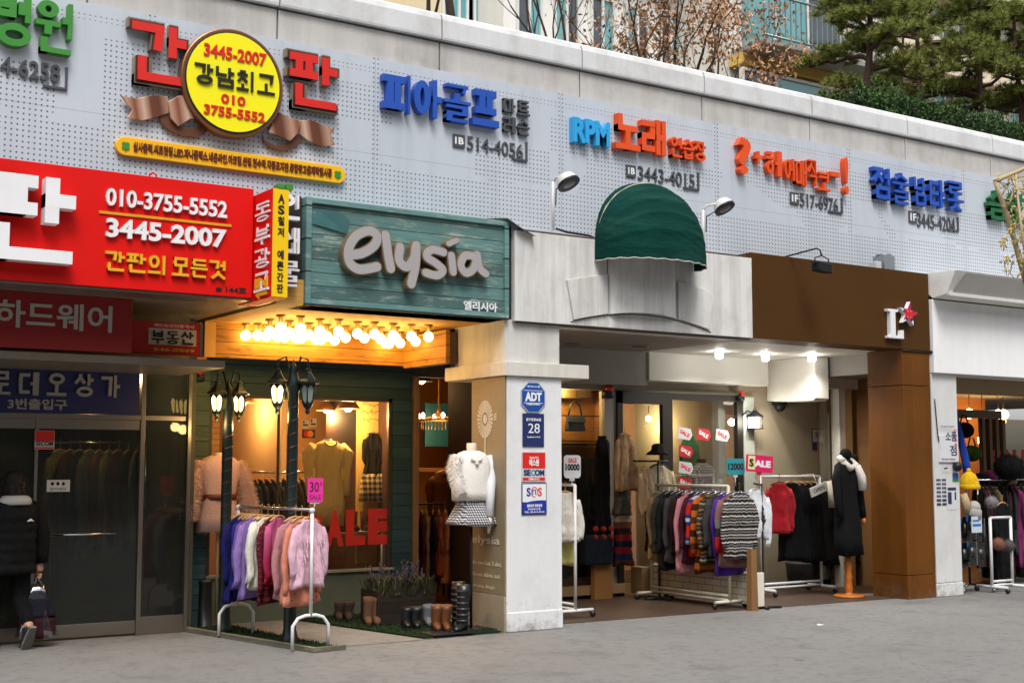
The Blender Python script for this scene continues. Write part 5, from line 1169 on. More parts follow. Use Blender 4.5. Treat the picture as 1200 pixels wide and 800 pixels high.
def garment(label, cat, loc, w, Ln, mt, sl=.55, rot=0.0, flare=1.05, t=.10, group=None, hanger=wood_h, smat=None, neck=.075, seed=None, hook=True, name=None, extra=None, tilt=0.0):
    """a garment on its hanger; loc is the rail point it hangs from, its width runs along local X turned by rot"""
    seed = seed if seed is not None else len(bpy.data.objects); rnd = random.Random(seed)
    o = thing(name or 'hanging_garment', label, cat, loc, group); h = w/2; zt = -.10 if hook else 0
    ca, sa = math.cos(rot), math.sin(rot)
    def fin(m):
        v2 = []
        for x, y, z in m.v:
            x2 = x*math.cos(tilt)-z*math.sin(tilt); z2 = z*math.cos(tilt)+x*math.sin(tilt)
            v2.append((loc[0]+x2*ca-y*sa, loc[1]+x2*sa+y*ca, loc[2]+z2))
        m.v = v2; return m
    w *= .86; t *= .78; h = w/2
    m = M(); th = t/2; nk = min(neck, h*.5)
    rings = [(zt, nk, th*.45, 0, 0), (zt-.012, nk*1.25, th*.55, 0, 0), (zt-.030, h*.48, th*.60, 0, 0), (zt-.060, h*.76, th*.66, 0, 0), (zt-.105, h*.90, th*.78, 0, 0)]
    for i in range(1, 13):
        f = i/12; rings.append((zt-.105-(Ln-.105)*f, h*(.92-.10*math.sin(f*math.pi))*(1+(flare-1)*f), th*(1.0+.2*f), rnd.uniform(-.006,.006), rnd.uniform(-.008,.008)))
    loft(m, rings, 34, .027, rnd.choice((4,5,6)), seed); body = part('body', fin(m), mt, o)
    if sl:
        for s in (-1, 1):
            m = M(); sway = rnd.uniform(-.03,.02); fw = rnd.uniform(-.05,.0); pts = []
            for i in range(9):
                f = i/8; pts.append((s*h*(.78+.22*min(1, f*3)-.04*f)+s*sway*f+.008*math.sin(f*9+seed), fw*f+.010*math.sin(f*7+seed*2), zt-.075-.06*min(1, f*4)-(sl-.06)*f))
            m.tube(pts, [.030,.046,.048,.047,.045,.043,.040,.037,.033], 12)
            m.v = [(x, (y-fw*.5)*.55+fw*.5, z) for x, y, z in m.v]; part('sleeve', fin(m), smat or mt, o)
    if hook:
        m = M(); m.tube([(0,0,zt-.005),(0,0,-.03),(.012,0,.0),(.006,0,.018),(-.010,0,.014)], .0035, 5); 
        m.tube([(-h*.62,0,zt-.028),(-h*.3,0,zt+.005),(0,0,zt+.018),(h*.3,0,zt+.005),(h*.62,0,zt-.028)], .011, 6); part('hanger', fin(m), hanger, o)
    if extra:
        for nm, fn, em in extra:
            m = M(); fn(m, h, th, zt, Ln); part(nm, fin(m), em, body)
    return o
def hang(label, cat, px0, px1, pyt, pyb, Y, mt, **kw):
    a, b = P(px0, pyt, Y), P(px1, pyt, Y); zb = P((px0+px1)/2, pyb, Y).z; x = (a.x+b.x)/2
    return garment(label, cat, (x, Y, a.z+.10), max(.16, (b.x-a.x)), a.z-zb, mt, **kw)
steel_w = mat('rack_white_tube', '#dcdcdc', .35, var=.06, bump=0, grime=.1); steel_c = mat('rack_chrome', '#b5b5b8', .2, .9, bump=0)
fluff = lambda n, h: cloth(n, h, 60, .15)
# ---- the pink rack on the turf strip
rb, rf = G(284,745,.02), G(370,761,.02)
rb = Vector((rb.x, 1.20, .02)); rf = Vector((rf.x, -.08, .02))
zr = P(372, 597, rf.y).z
rk = thing('clothes_rack', 'white tube clothes rack with bowed feet and pink sale card by the lamp posts', 'clothes rack', (rb+rf)/2)
for q in (rb, rf):
    m = M(); m.tube([(q.x,q.y,.30),(q.x,q.y,zr-.03)], .016, 10); u = part('upright', m, steel_w, rk)
    m = M(); m.tube([(q.x-.17,q.y,.02),(q.x-.17,q.y,.22),(q.x-.12,q.y,.285),(q.x-.05,q.y,.305),(q.x+.05,q.y,.305),(q.x+.12,q.y,.285),(q.x+.17,q.y,.22),(q.x+.17,q.y,.02)], .016, 10); part('foot', m, steel_w, u)
    m = M(); m.ball((q.x,q.y,zr-.005), .026, 10, 8); part('corner_joint', m, steel_w, u)
m = M(); m.tube([(rb.x,rb.y,zr),(rf.x,rf.y,zr)], .014, 10); part('rail', m, steel_c, rk)
spx = P(366, 590, rf.y)
o = thing('sale_card', 'bright pink handwritten 30 percent sale card on the white rack', 'price card', (rf.x-.02, rf.y, zr))
x0, x1, z0, z1 = rect(360.5, 378.5, 360.5, 560, 588, rf.y-.02)
m = M(); m.box(x0, x1, rf.y-.024, rf.y-.02, z0, z1); f = part('card', m, mat('card_pink', '#e8309a', .5, bump=0), o)
m = M(); text(m, '30', (x0+.02, rf.y-.0245, z0+(z1-z0)*.42), (x1-x0)*.60, (z1-z0)*.42, .001, XF, .01); text(m, '%', (x0+(x1-x0)*.80, rf.y-.0245, z0+(z1-z0)*.68), (x1-x0)*.14, (z1-z0)*.14, .001, XF, .01); text(m, 'SALE', (x0+.02, rf.y-.0245, z0+(z1-z0)*.10), (x1-x0)-.04, (z1-z0)*.2, .001, XF, .0); part('handwriting', m, mat('ink_dark', '#3b1530', .7, bump=0), f)
m = M(); m.tube([((x0+x1)/2,rf.y-.01,z0-.0),((x0+x1)/2,rf.y-.01,zr+.01)], .008, 6); m.box((x0+x1)/2-.05,(x0+x1)/2+.05,rf.y-.018,rf.y-.006,z0-.015,z0+.01); part('stand', m, cream, o)
def ombre():
    b = NB('ombre_knit'); X = b.xyz(); f = b.math('ADD', b.math('MULTIPLY', X[2], 1.1), .86); c = b.ramp(f, [(.08, L('#8e1620')), (.35, L('#a82a58')), (.6, L('#b4557f'))]); b.bump(b.noise(90, 3), .4, .01); return b.set(c, .9, 0, .2)
def patch(col):
    def fn(m, h, th, zt, Ln):
        for k, (dx, dz) in enumerate(((-.03,-.22),(.0,-.25),(.03,-.20),(.01,-.16))): m.ball((dx-h*.2, -th*1.18, zt+dz), .035, 8, 6)
    return fn
def spots(m, h, th, zt, Ln):
    for i in range(12):
        f = i/11; m.ball((h*.02-f*h*.75*(1 if i % 2 else .9), -th*1.25, zt-.10-f*(Ln-.15)), .008, 6, 4); m.ball((h*.05+f*h*.72, -th*1.3, zt-.10-f*(Ln-.15)), .008, 6, 4)
def fringe(m, h, th, zt, Ln):
    for i in range(46):
        x = random.uniform(-h*.8, h*.8); z = zt-random.uniform(.10, Ln*.7); m.tube([(x, -th*1.15, z),(x+random.uniform(-.02,.02), -th*1.5, z-.07)], .004, 4, False)
gg = 'knitwear on the white rack'
wl = .42
spec = [(-.03,'pale pink fringed sweater at the street end of the white rack','sweater',fluff('pale_pink_knit','#d9aebf'),.40,.42,.32,dict(extra=[('fringe', fringe, fluff('pale_pink_fringe','#e6c2d0'))])),
 (.09,'salmon cardigan with black dots behind the pale pink sweater','cardigan',fluff('salmon_knit','#d08368'),.46,.56,.44,dict(flare=1.25, extra=[('dot_trim', spots, mat('dot_black','#1c1516',.4,bump=0))])),
 (.19,'dusty pink long cardigan right behind the salmon one','cardigan',fluff('dusty_pink_knit','#b07a7c'),.44,.52,.44,{}),
 (.47,'magenta to red shaded sweater just past the lamp post','sweater',ombre(),.40,.42,.36,{}),
 (.56,'red knit cardigan with small dark pattern on the white rack','cardigan',bands('red_pattern_knit',['#7c1c26','#3c1a26','#8a3a3c','#5c2030'],.05,.6,.03,60),.40,.58,.46,{}),
 (.66,'white sweater with a red and black patch on the white rack','sweater',fluff('ivory_knit','#d8d5c6'),.44,.46,.38,dict(extra=[('red_patch', patch(0), mat('patch_red','#a3252a',.7,bump=0))])),
 (.77,'plain white sweater next to the lilac ones on the white rack','sweater',fluff('white_knit','#cfd0d6'),.40,.42,.40,{}),
 (.86,'lilac cardigan beside the plain white sweater','cardigan',fluff('lilac_knit','#8a6fb0'),.42,.56,.42,{}),
 (.94,'darker purple cardigan between lilac and navy on the white rack','cardigan',fluff('purple_knit','#6b4f93'),.42,.50,.40,{}),
 (1.03,'navy blue long sweater second from the shop end of the white rack','sweater',fluff('navy_knit','#23247a'),.44,.50,.46,{}),
 (1.12,'deep blue sweater at the shop end of the white rack','sweater',fluff('deep_blue_knit','#1b1c5c'),.44,.60,.42,{})]
for y, lab, cat, mt, w_, Ln, sl, kw in spec:
    kw = dict(kw); f = (y-rf.y)/(rb.y-rf.y); x = rf.x+(rb.x-rf.x)*f
    garment(lab, cat, (x, y, zr+.016), w_*1.16, Ln*(1.42 if Ln < .5 else 1.34), mt, sl=sl*1.32, group=gg, rot=.36+random.uniform(-.14,.14), t=.085, **kw)

# ---- mannequins
skin_p = mat('mannequin_shell', '#d9cdb8', .45, bump=0)
def mann(label, loc, zsh, s=1.0, rot=0.0, pole=True, base=None, pmat=None, cat='mannequin'):
    o = thing('mannequin', label, cat, loc); return o
def spin(m, c, rot):
    ca, sa = math.cos(rot), math.sin(rot); m.v = [(c[0]+(v[0]-c[0])*ca-(v[1]-c[1])*sa, c[1]+(v[0]-c[0])*sa+(v[1]-c[1])*ca, v[2]) for v in m.v]; return m
def fur(m, src, nper, ln, wd, down=.35, seed=1):
    """hair-thin tapered tufts standing off the faces of src"""
    rnd = random.Random(seed)
    fs = [f for f in src.f if len(f) == 4]
    for f in fs:
        a, b, c, d = [Vector(src.v[i]) for i in f]; nn = (b-a).cross(d-a)
        ar = nn.length
        if ar < 1e-9: continue
        nn.normalize(); k = max(1, int(nper*ar)) if rnd.random() < 1 else 0
        for _ in range(k):
            u, v = rnd.random(), rnd.random(); p = a+(b-a)*u+(d-a)*v
            dr = (nn+Vector((rnd.uniform(-.6,.6), rnd.uniform(-.6,.6), rnd.uniform(-.6,.4)-down))).normalized()*ln*rnd.uniform(.5,1.2)
            t = nn.cross(Vector((rnd.uniform(-1,1), rnd.uniform(-1,1), rnd.uniform(-1,1)))); 
            if t.length < 1e-4: continue
            t = t.normalized()*wd; m.add([p-t, p+t, p+dr], [(0,1,2)], False)
def torso_rings(z0, pts): return [(z0+z, a, b, 0, 0) for z, a, b in pts]
# white fur jacket mannequin by the pillar
mb_ = G(552, 737, .02); mb_ = Vector((mb_.x, mb_.y, .022))
zn = P(551, 519, mb_.y).z; zc = P(551, 588, mb_.y).z; zh = P(551, 614, mb_.y).z
o = mann('headless mannequin in white fur jacket and black checked skirt beside the white pillar', mb_, zn)
m = M(); m.box(mb_.x-.17, mb_.x+.17, mb_.y-.15, mb_.y+.15, .022, .034); m.tube([(mb_.x,mb_.y,.03),(mb_.x,mb_.y,zc)], .014, 8); part('stand', m, dark_metal, o)
def shift(m, c): m.v = [(c[0]+v[0], c[1]+v[1], v[2]) for v in m.v]; return m
m = M(); m.lathe([(.058,zn-.12),(.05,zn-.06),(.052,zn-.004),(.046,zn)], (0,0,0), 14, 1, .9); part('neck', shift(m, mb_), skin_p, o)
m = M(); loft(m, torso_rings(zn, [(-.075,.07,.06),(-.095,.13,.09),(-.14,.185,.11),(-.22,.20,.125),(-.36,.20,.13),(-.48,.205,.13),(-.56,.20,.13)]), 22, .004, 4, 3); shift(m, mb_)
fm = mat('white_fur', '#e6e1da', .9, var=.08, bump=.4, bscale=60); jk = part('fur_jacket', m, fm, o)
fm2 = M(); fur(fm2, m, 26000, .048, .0022, .3, 5); part('fur_pile', fm2, mat('white_fur_hair', '#efeae2', .9, var=.05, bump=0), jk)
for s_, hand in ((-1, .30), (1, .52)):
    m = M(); m.tube([(mb_.x+s_*.165,mb_.y-.02,zn-.13),(mb_.x+s_*.215,mb_.y-.03,zn-.26),(mb_.x+s_*(.215 if s_<0 else .16),mb_.y-.10,zn-.40),(mb_.x+s_*(.20 if s_<0 else .11),mb_.y-.16,zn-.10-hand-.1)], [.058,.060,.052,.042], 12)
    sv = part('sleeve', m, fm, jk); f2 = M(); fur(f2, m, 22000, .042, .0022, .3, 6+s_)
    if s_ < 0: part('sleeve_pile', f2, MATS['white_fur_hair'], sv)
    if s_ > 0:
        sv.data.materials.clear(); sv.data.materials.append(mat('white_sleeve_cloth', '#dcdce0', .7, bump=.1))
        m = M(); m.tube([(mb_.x+.11,mb_.y-.16,zn-.72),(mb_.x+.10,mb_.y-.17,zn-.80),(mb_.x+.095,mb_.y-.165,zn-.88)], [.028,.024,.012], 8); part('hand', m, skin_p, o)
m = M(); 
for k in range(7): t = -.9+1.8*k/6; m.ball((mb_.x+math.sin(t)*.07-.02, mb_.y-.13, zn-.13-math.cos(t)*.045), .012, 8, 6)
m.ball((mb_.x-.02, mb_.y-.135, zn-.20), .022, 8, 6); part('necklace', m, mat('pearl', '#d9d4c8', .2, bump=0), o)
m = M(); R = [(zc+.03,.15,.11,0,0),(zc-.02,.16,.115,0,0)]+[(zc-.02-(zc-zh-.02+.0)*f, .16+.10*f, .115+.085*f, 0, 0) for f in (.2,.4,.6,.8,1.0)]
loft(m, R, 48, .016, 9, 8); part('skirt', shift(m, mb_), checks('houndstooth', '#15151a', '#c9c9cc', 42), o)
# pink fur coat mannequin behind the boutique window
def dressed(label, px, py_neck, Y, parts_, pz=0.0, cat='mannequin', pole=True, polemat=None):
    c = P(px, py_neck, Y); o = thing('mannequin', label, cat, (c.x, Y, pz))
    if pole:
        m = M(); m.tube([(c.x,Y,pz+.02),(c.x,Y,c.z-.4)], .013, 8); m.lathe([(.17,0),(.17,.015),(.03,.03)], (c.x,Y,pz), 18); part('stand', m, polemat or mat('stand_tan', '#b39a72', .5, bump=0), o)
    m = M(); m.lathe([(.055,-.12),(.046,-.05),(.05,.0),(.044,.008)], c, 12); part('neck', m, skin_p, o)
    return o, c
o, c = dressed('mannequin in a belted pale pink fur coat at the corner of the boutique window', 257, 531, 2.0, None)
pk = mat('pink_fur', '#cfa89c', .9, var=.12, bump=.4, bscale=60); pkh = mat('pink_fur_hair', '#dab8ab', .9, var=.1, bump=0)
m = M(); loft(m, torso_rings(c.z, [(-.02,.08,.07),(-.05,.16,.10),(-.10,.215,.12),(-.20,.22,.13),(-.42,.165,.115),(-.50,.18,.12),(-.65,.22,.135),(-.78,.23,.14)]), 22, .006, 5, 4); shift(m, c)
jk = part('fur_coat', m, pk, o); f2 = M(); fur(f2, m, 12000, .055, .0026, .5, 7); part('fur_pile', f2, pkh, jk)
for s_ in (-1, 1):
    m = M(); m.tube([(c.x+s_*.18,2.0,c.z-.09),(c.x+s_*.26,1.98,c.z-.28),(c.x+s_*.31,1.96,c.z-.50),(c.x+s_*.33,1.95,c.z-.66)], [.07,.075,.08,.07], 12); sv = part('sleeve', m, pk, jk); f2 = M(); fur(f2, m, 12000, .05, .0026, .5, 9); part('sleeve_pile', f2, pkh, sv)
m = M(); m.lathe([(.185,c.z-.47),(.185,c.z-.41)], (c.x,2.0,0), 20, 1, .72); part('belt', m, mat('belt_brown', '#5d2a1c', .5, bump=0), o)
# yellow dress
o, c = dressed('mannequin in a long sleeved mustard yellow dress with necklace behind the window', 384, 515, 2.6, None)
yd = fluff('mustard_dress', '#e3c377'); m = M(); loft(m, torso_rings(c.z, [(-.01,.06,.05),(-.04,.13,.08),(-.08,.19,.10),(-.2,.185,.11),(-.34,.15,.10),(-.45,.17,.11),(-.7,.20,.13),(-.95,.19,.13)]), 22, .006, 5, 12); part('dress', shift(m, c), yd, o)
for s_ in (-1, 1): m = M(); m.tube([(c.x+s_*.16,2.6,c.z-.07),(c.x+s_*.235,2.6,c.z-.16),(c.x+s_*.23,2.6,c.z-.36),(c.x+s_*.22,2.57,c.z-.62)], [.06,.085,.05,.04], 12); part('sleeve', m, yd, o)
m = M(); 
for k in range(9): t = -1.3+2.6*k/8; m.ball((c.x+math.sin(t)*.075, 2.51, c.z-.02-math.cos(t)*.05), .012, 6, 5)
part('necklace', m, mat('gold_beads', '#b08a3c', .3, .7, bump=0), o)
# black top and check skirt hanging on the display panel
hang('black long sleeved top hanging on the handwritten yellow panel', 'top', 425, 450, 507, 556, 2.84, cloth('black_cloth','#0d0d0f'), sl=.28, t=.06, group='outfit on the display panel')
c = P(437, 555, 2.83); o = thing('hanging_skirt', 'black and cream checked short skirt under the black top on the display panel', 'skirt', (c.x, 2.83, P(437,590,2.83).z), 'outfit on the display panel')
m = M(); loft(m, [(c.z,.15,.035,0,0),(c.z-.1,.16,.04,0,0),(c.z-.2,.17,.045,0,0),(P(437,588,2.83).z,.18,.05,0,0)], 24, .008, 6, 3); part('skirt_body', shift(m, (c.x,2.83)), checks('window_check', '#1a181a', '#c9b48c', 16), o)
# ---- window lettering and card stickers
o = thing('window_decal', 'big red SALE letters stuck across the boutique window', 'decal', P(400, 640, Yw+.018))
for g, a_, b_ in (('S',350,379),('A',382,403),('L',405.5,428),('E',431.5,457)):
    m = M(); tpx(m, g, a_, b_, a_, {'S':603,'A':598,'L':597,'E':596}[g], {'S':642,'A':640,'L':639,'E':638}[g], Yw+.019, .002, .07); part('lettering', m, mat('decal_red', '#c8281e', .4, bump=0), o)
for k, (a_, yt, yb, hx, lab) in enumerate(((354,492,501,'#b9aea0','pale card sticker upper row on the boutique window'),(363,490,500,'#c4b5a2','striped card sticker beside the pale one on the boutique window'))):
    o, x0, x1, z0, z1 = plate('card_sticker', lab, 'sticker', a_, a_+8, a_, yt, yb, Yw+.019, hx, .002)
    m = M(); m.box(x0+.01, x1-.01, Yw+.0155, Yw+.0168, z0+.02, z0+.04); m.box(x0+.01, x0+.03, Yw+.0155, Yw+.0168, z0+.05, z1-.01); part('stripe', m, mat('sticker_ink', '#4c3a3a', .5, bump=0), o)
o, x0, x1, z0, z1 = plate('card_sticker', 'dark card sticker with red and orange discs on the boutique window', 'sticker', 354, 369, 354, 503, 513, Yw+.019, '#3a2a33', .002)
for k, hx in ((.36,'#c8281e'),(.64,'#e08a2a')):
    m = M(); m.prism([(x0+(x1-x0)*k+math.cos(t*.3927)*.036, (z0+z1)/2+math.sin(t*.3927)*.036) for t in range(16)], (0,Yw+.017,0), *XF, 0, .001+k*.001); part('disc', m, mat('disc_'+hx.strip('#'), hx, .4, bump=0), o)
# ---- rail of dark clothes in the boutique
def rail_stand(label, a, b, zr_, mt, cat='clothes rack', feet=True, r=.014, name='clothes_rack'):
    a, b = Vector(a), Vector(b); o = thing(name, label, cat, ((a.x+b.x)/2, (a.y+b.y)/2, a.z)); d = (b-a).normalized(); n_ = Vector((-d.y, d.x, 0))
    for q in (a, b):
        m = M(); m.tube([(q.x,q.y,a.z+.06),(q.x,q.y,zr_)], r, 8); u = part('upright', m, mt, o)
        if feet:
            m = M(); p0, p1 = q-n_*.23, q+n_*.23; 
            m.tube([(p0.x,p0.y,a.z+.075),(p1.x,p1.y,a.z+.075)], .020, 8); part('foot', m, mt, u)
            for p in (p0, p1):
                m = M(); m.lathe([(.001,-.018),(.028,-.018),(.032,0),(.028,.018),(.001,.018)], (0,0,0), 12); m.v = [(p.x+v[2]*n_.y*-1+v[0]*n_.x, p.y+v[2]*n_.x+v[0]*n_.y, a.z+.033+v[1]) for v in m.v]; part('caster', m, black_h, u)
    m = M(); m.tube([(a.x,a.y,zr_),(b.x,b.y,zr_)], r*.9, 8); part('rail', m, mt, o)
    if feet: 
        m = M(); m.tube([(a.x,a.y,a.z+.14),(b.x,b.y,a.z+.14)], r*.8, 8); m.tube([(a.x,a.y,a.z+.09),(b.x,b.y,a.z+.09)], r*.8, 8); part('lower_rail', m, mt, o)
    return o
za = P(320, 553, 3.4).z; xa, xb = P(286,553,3.4).x, P(340,553,3.4).x
rail_stand('chrome rail of dark clothes seen deep behind the boutique window', (xa,3.4,.01), (xb+.4,3.4,.01), za, steel_c, feet=False)
dark = ['#241f22','#1d2a2a','#2c2420','#1b1b22','#33261c','#20302c','#2a1d24','#3a2c20']
for i in range(12):
    garment('dark garment on the chrome rail deep behind the boutique window', 'garment', (xa+.05+i*(xb+.3-xa)/12, 3.4, za+.01), .42, .75, cloth('dark_%d' % (i % 8), dark[i % 8]), sl=.45, rot=1.57+random.uniform(-.15,.15), t=.07, group='dark clothes on the chrome rail', hanger=wood_h)
c = P(290, 562, 3.3); m = M(); m.ball((c.x,3.3,c.z), .05, 12, 8); m.tube([(c.x,3.3,c.z),(c.x-.02,3.38,za+.02)], .006, 4); solo('ornament', m, mat('bauble_red', '#b01c1c', .2, bump=0), 'shiny red bauble hanging at the end of the chrome rail', 'ornament')
# low table with boots inside the window
o = thing('display_table', 'low white framed display table under the SALE letters inside the window', 'table', (6.7, 2.75, .01))
m = M(); m.box(6.2, 7.2, 2.55, 2.95, .86, .88); part('table_top', m, mat('table_white', '#b9ae98', .5), o)
for xx in (6.22, 7.18):
    for yy in (2.57, 2.93): m = M(); m.tube([(xx,yy,.01),(xx,yy,.86)], .014, 8); part('leg', m, cream, o)
for i in range(6):
    xx = 6.28+i*.15; m = M(); m.tube([(xx,2.70,.885),(xx,2.70,1.10)], [.045,.055], 10); m.tube([(xx,2.72,.915),(xx,2.62,.912),(xx,2.56,.905)], [.04,.038,.022], 10); solo('shoe', m, cloth('shoe_brown','#4a2414'), 'dark red brown short boot on the display table inside the window', 'boot', 'boots on the display table')
# ---- colourful rail seen through the boutique doorway
za = P(515, 590, 2.9).z
rail_stand('rail of bright clothes just inside the boutique doorway', (7.62,2.9,.01), (8.2,2.9,.01), za, dark_metal, feet=False)
for i, (hx, lab) in enumerate((('#8a4a1e','rust brown top with gold fringe'),('#b02818','red top'),('#2f8a2a','bright green cardigan'),('#5a1a2a','wine red coat'),('#a08040','ochre yellow skirt'),('#2a1820','dark plum dress'),('#b04a2a','orange red dress'),('#c07030','orange long dress'))):
    garment(lab+' on the rail inside the boutique doorway', 'garment', (7.64+i*.08, 2.9+random.uniform(-.02,.02), za+.01), .40, .75+.1*(i % 3), cloth('bright_%d' % i, hx), sl=.4, rot=1.1+random.uniform(-.15,.15), t=.07, group='bright clothes inside the doorway')
hang('big brown fur coat above the bright rail inside the boutique doorway', 'coat', 498, 545, 553, 604, 3.3, fluff('brown_fur','#6b4422'), sl=.3, t=.14)
m = M(); q = P(518,500,3.8); m.box(q.x-.25, q.x+.35, 3.8, 3.86, q.z-.25, q.z+.3); solo('wall_picture', m, mat('picture_teal', '#0e4a52', .5), 'dark teal hanging behind the chandelier', 'picture')
m = M(); q = P(520,548,3.9); m.box(q.x-.5, q.x+.5, 3.7, 4.0, q.z-.05, q.z); solo('shelf', m, mat('shelf_wood', '#8a5a2c', .5), 'wooden shelf across the back of the boutique doorway', 'shelf', bevel=.004)
m = M(); m.box(7.45, 8.24, 4.3, 4.36, .8, 2.9); solo('curtain', m, mat('curtain_maroon', '#2c1512', .9), 'dark maroon curtain at the back of the boutique doorway', 'curtain')
# ---- shoes, planter
def boot(label, px, py, h, mt, L_=.24, r=.055, rot=-.4, grp=None, sole=None, buckles=0):
    g = G(px, py, .024); m = M(); ca, sa = math.cos(rot), math.sin(rot); T = lambda a, b, z: (g.x+a*ca-b*sa, g.y+a*sa+b*ca, g.z+z)
    o = thing('boot', label, 'boot', g, grp)
    m.tube([T(0,0,.03),T(0,0,.07),T(.0,0,h*.45),T(.01,.005,h*.8),T(.008,0,h)], [r*.9,r*.88,r*.85,r*1.05,r*1.08], 14); part('shaft', m, mt, o)
    m = M(); m.tube([T(.01,.045,.045),T(0,-.02,.052),T(0,-.09,.045),T(0,-L_*.62,.033),T(0,-L_*.75,.028)], [.034,.040,.038,.033,.014], 12); part('foot', m, mt, o)
    m = M(); poly = [(-.032,.06),(.032,.06),(.036,-.06),(.040,-.13),(.022,-L_*.80),(-.022,-L_*.80),(-.040,-.13),(-.036,-.06)]; m.prism(poly[::-1], g, (ca,sa,0), (-sa,ca,0), (0,0,1), -.002, .014); part('sole', m, sole or black_h, o)
    for k in range(buckles):
        m = M(); zz = .10+k*(h-.16)/max(1, buckles-1); m.lathe([(r*1.0,zz-.012),(r*1.06,zz),(r*1.0,zz+.012)], g, 14); part('strap', m, mat('boot_strap', '#2b2c30', .35, bump=0), o)
    return o
blk = mat('boot_black_leather', '#16171a', .35, var=.3, bump=.1); tan = mat('boot_tan_suede', '#5c3d27', .9, var=.25); brn = mat('boot_brown_suede', '#33211a', .9); org = mat('boot_orange_leather', '#5e3416', .5, var=.3)
boot('dark brown ankle boot, shop side of its pair by the sill wall', 397, 726, .19, brn, grp='brown ankle boots'); boot('dark brown ankle boot, planter side of its pair by the sill wall', 408, 726, .19, brn, grp='brown ankle boots')
boot('tan suede boot with dark cuff, shop side of its pair', 431, 731, .27, tan, grp='tan suede boots'); boot('tan suede boot with dark cuff, planter side of its pair', 441, 731, .27, tan, grp='tan suede boots')
boot('black ankle boot with a bow, shop side of its pair before the planter', 476, 735, .20, blk, grp='black ankle boots'); boot('black ankle boot with a bow, pillar side of its pair before the planter', 487, 735, .20, blk, grp='black ankle boots')
boot('grey low boot standing alone before the planter', 501, 732, .20, mat('boot_grey', '#5d6066', .6))
boot('orange brown boot, shop side of its pair before the planter', 511, 738, .24, org, grp='orange brown boots'); boot('orange brown boot, pillar side of its pair before the planter', 522, 738, .24, org, grp='orange brown boots')
m = M(); g = G(540,741,.023); m.box(g.x-.35, g.x+.10, g.y-.10, g.y+.20, .023, .036); solo('boot_tray', m, dark_metal, 'flat black tray under the tall black boots', 'tray', bevel=.004)
boot('tall black buckled boot, nearer one beside the pillar', 542, 739, .44, blk, .27, .062, -.9, 'tall black boots', buckles=6); boot('tall black buckled boot, farther one beside the pillar', 536, 736, .45, blk, .27, .062, -.6, 'tall black boots', buckles=6)
px0 = G(466, 736, .02); 
o = thing('planter_box', 'dark wooden planter box full of grassy purple flowering plants', 'planter', (6.72, 1.25, .022))
m = M(); m.box(6.35, 7.02, 1.08, 1.12, .022, .36); m.box(6.35, 7.02, 1.42, 1.46, .022, .36); m.box(6.35, 6.39, 1.12, 1.42, .022, .36); m.box(6.98, 7.02, 1.12, 1.42, .022, .36); part('box', m, planks('planter_boards', '#2c211b', .11, .3), o, bevel=.004)
m = M(); m.box(6.39, 6.98, 1.12, 1.42, .1, .32); part('soil', m, mat('soil', '#1b1410', .95), o)
m = M()
for k in range(900):
    x, y = random.uniform(6.36,7.02), random.uniform(1.06,1.46); a = random.uniform(0,6.3); l = random.uniform(.10,.24); bx, by = math.cos(a)*l*.45, math.sin(a)*l*.45; w_ = .007; tx, ty = -math.sin(a)*w_, math.cos(a)*w_
    m.add([(x-tx,y-ty,.31),(x+tx,y+ty,.31),(x+bx*.5+tx*.8,y+by*.5+ty*.8,.31+l*.65),(x+bx*.5-tx*.8,y+by*.5-ty*.8,.31+l*.65),(x+bx,y+by,.31+l*.85)], [(0,1,2,3),(3,2,4)], False)
part('leaves', m, mat('planter_leaf', '#3a3f22', .8, var=.4), o)
m = M()
for k in range(26):
    x, y = random.uniform(6.38,7.0), random.uniform(1.08,1.44); z = random.uniform(.42,.58); m.tube([(x,y,.32),(x+.02,y,z)], .003, 4, False)
    for j in range(5): m.ball((x+.02+random.uniform(-.012,.012), y+random.uniform(-.012,.012), z-.02+j*.018), .011, 5, 4)
part('blossom', m, mat('planter_blossom', '#4b3d4c', .8, var=.3), o)
# ================================================================== PASSAGE: racks and hung clothes
def zat(px, py, Y): return P(px, py, Y).z
# white rack with cream top beside the pillar
a = G(672,722,.0)
za = P(672,570,a.y).z
def crack(label, pts, zr_, mt): return rail_stand(label, pts[0], pts[1], zr_, mt)
o = rail_stand('white clothes rack on casters half hidden by the white pillar', (8.47,.62,.006), (8.47,1.45,.006), P(672,568,.62).z, steel_w, r=.018)
zr1 = P(672,568,.62).z
tee = cloth('cream_jersey', '#d9d4c8'); ylw = cloth('pale_yellow', '#c9c07a')
garment('cream draped top at the street end of the rack beside the white pillar', 'top', (8.40,.70,zr1+.016), .40, .52, tee, sl=.42, rot=-.2, group='tops on the pillar rack')
garment('cream and yellow top with red hem behind the draped cream top', 'top', (8.42,.82,zr1+.016), .40, .78, bands('yellow_red_hem', ['#a82a1c','#c9c07a','#c9c07a','#d9d4c8','#d9d4c8','#d9d4c8'], 1.2), sl=.5, rot=-.1, group='tops on the pillar rack')
garment('pale top hanging last on the rack beside the white pillar', 'top', (8.46,1.0,zr1+.016), .40, .6, ylw, sl=.4, rot=0, group='tops on the pillar rack')
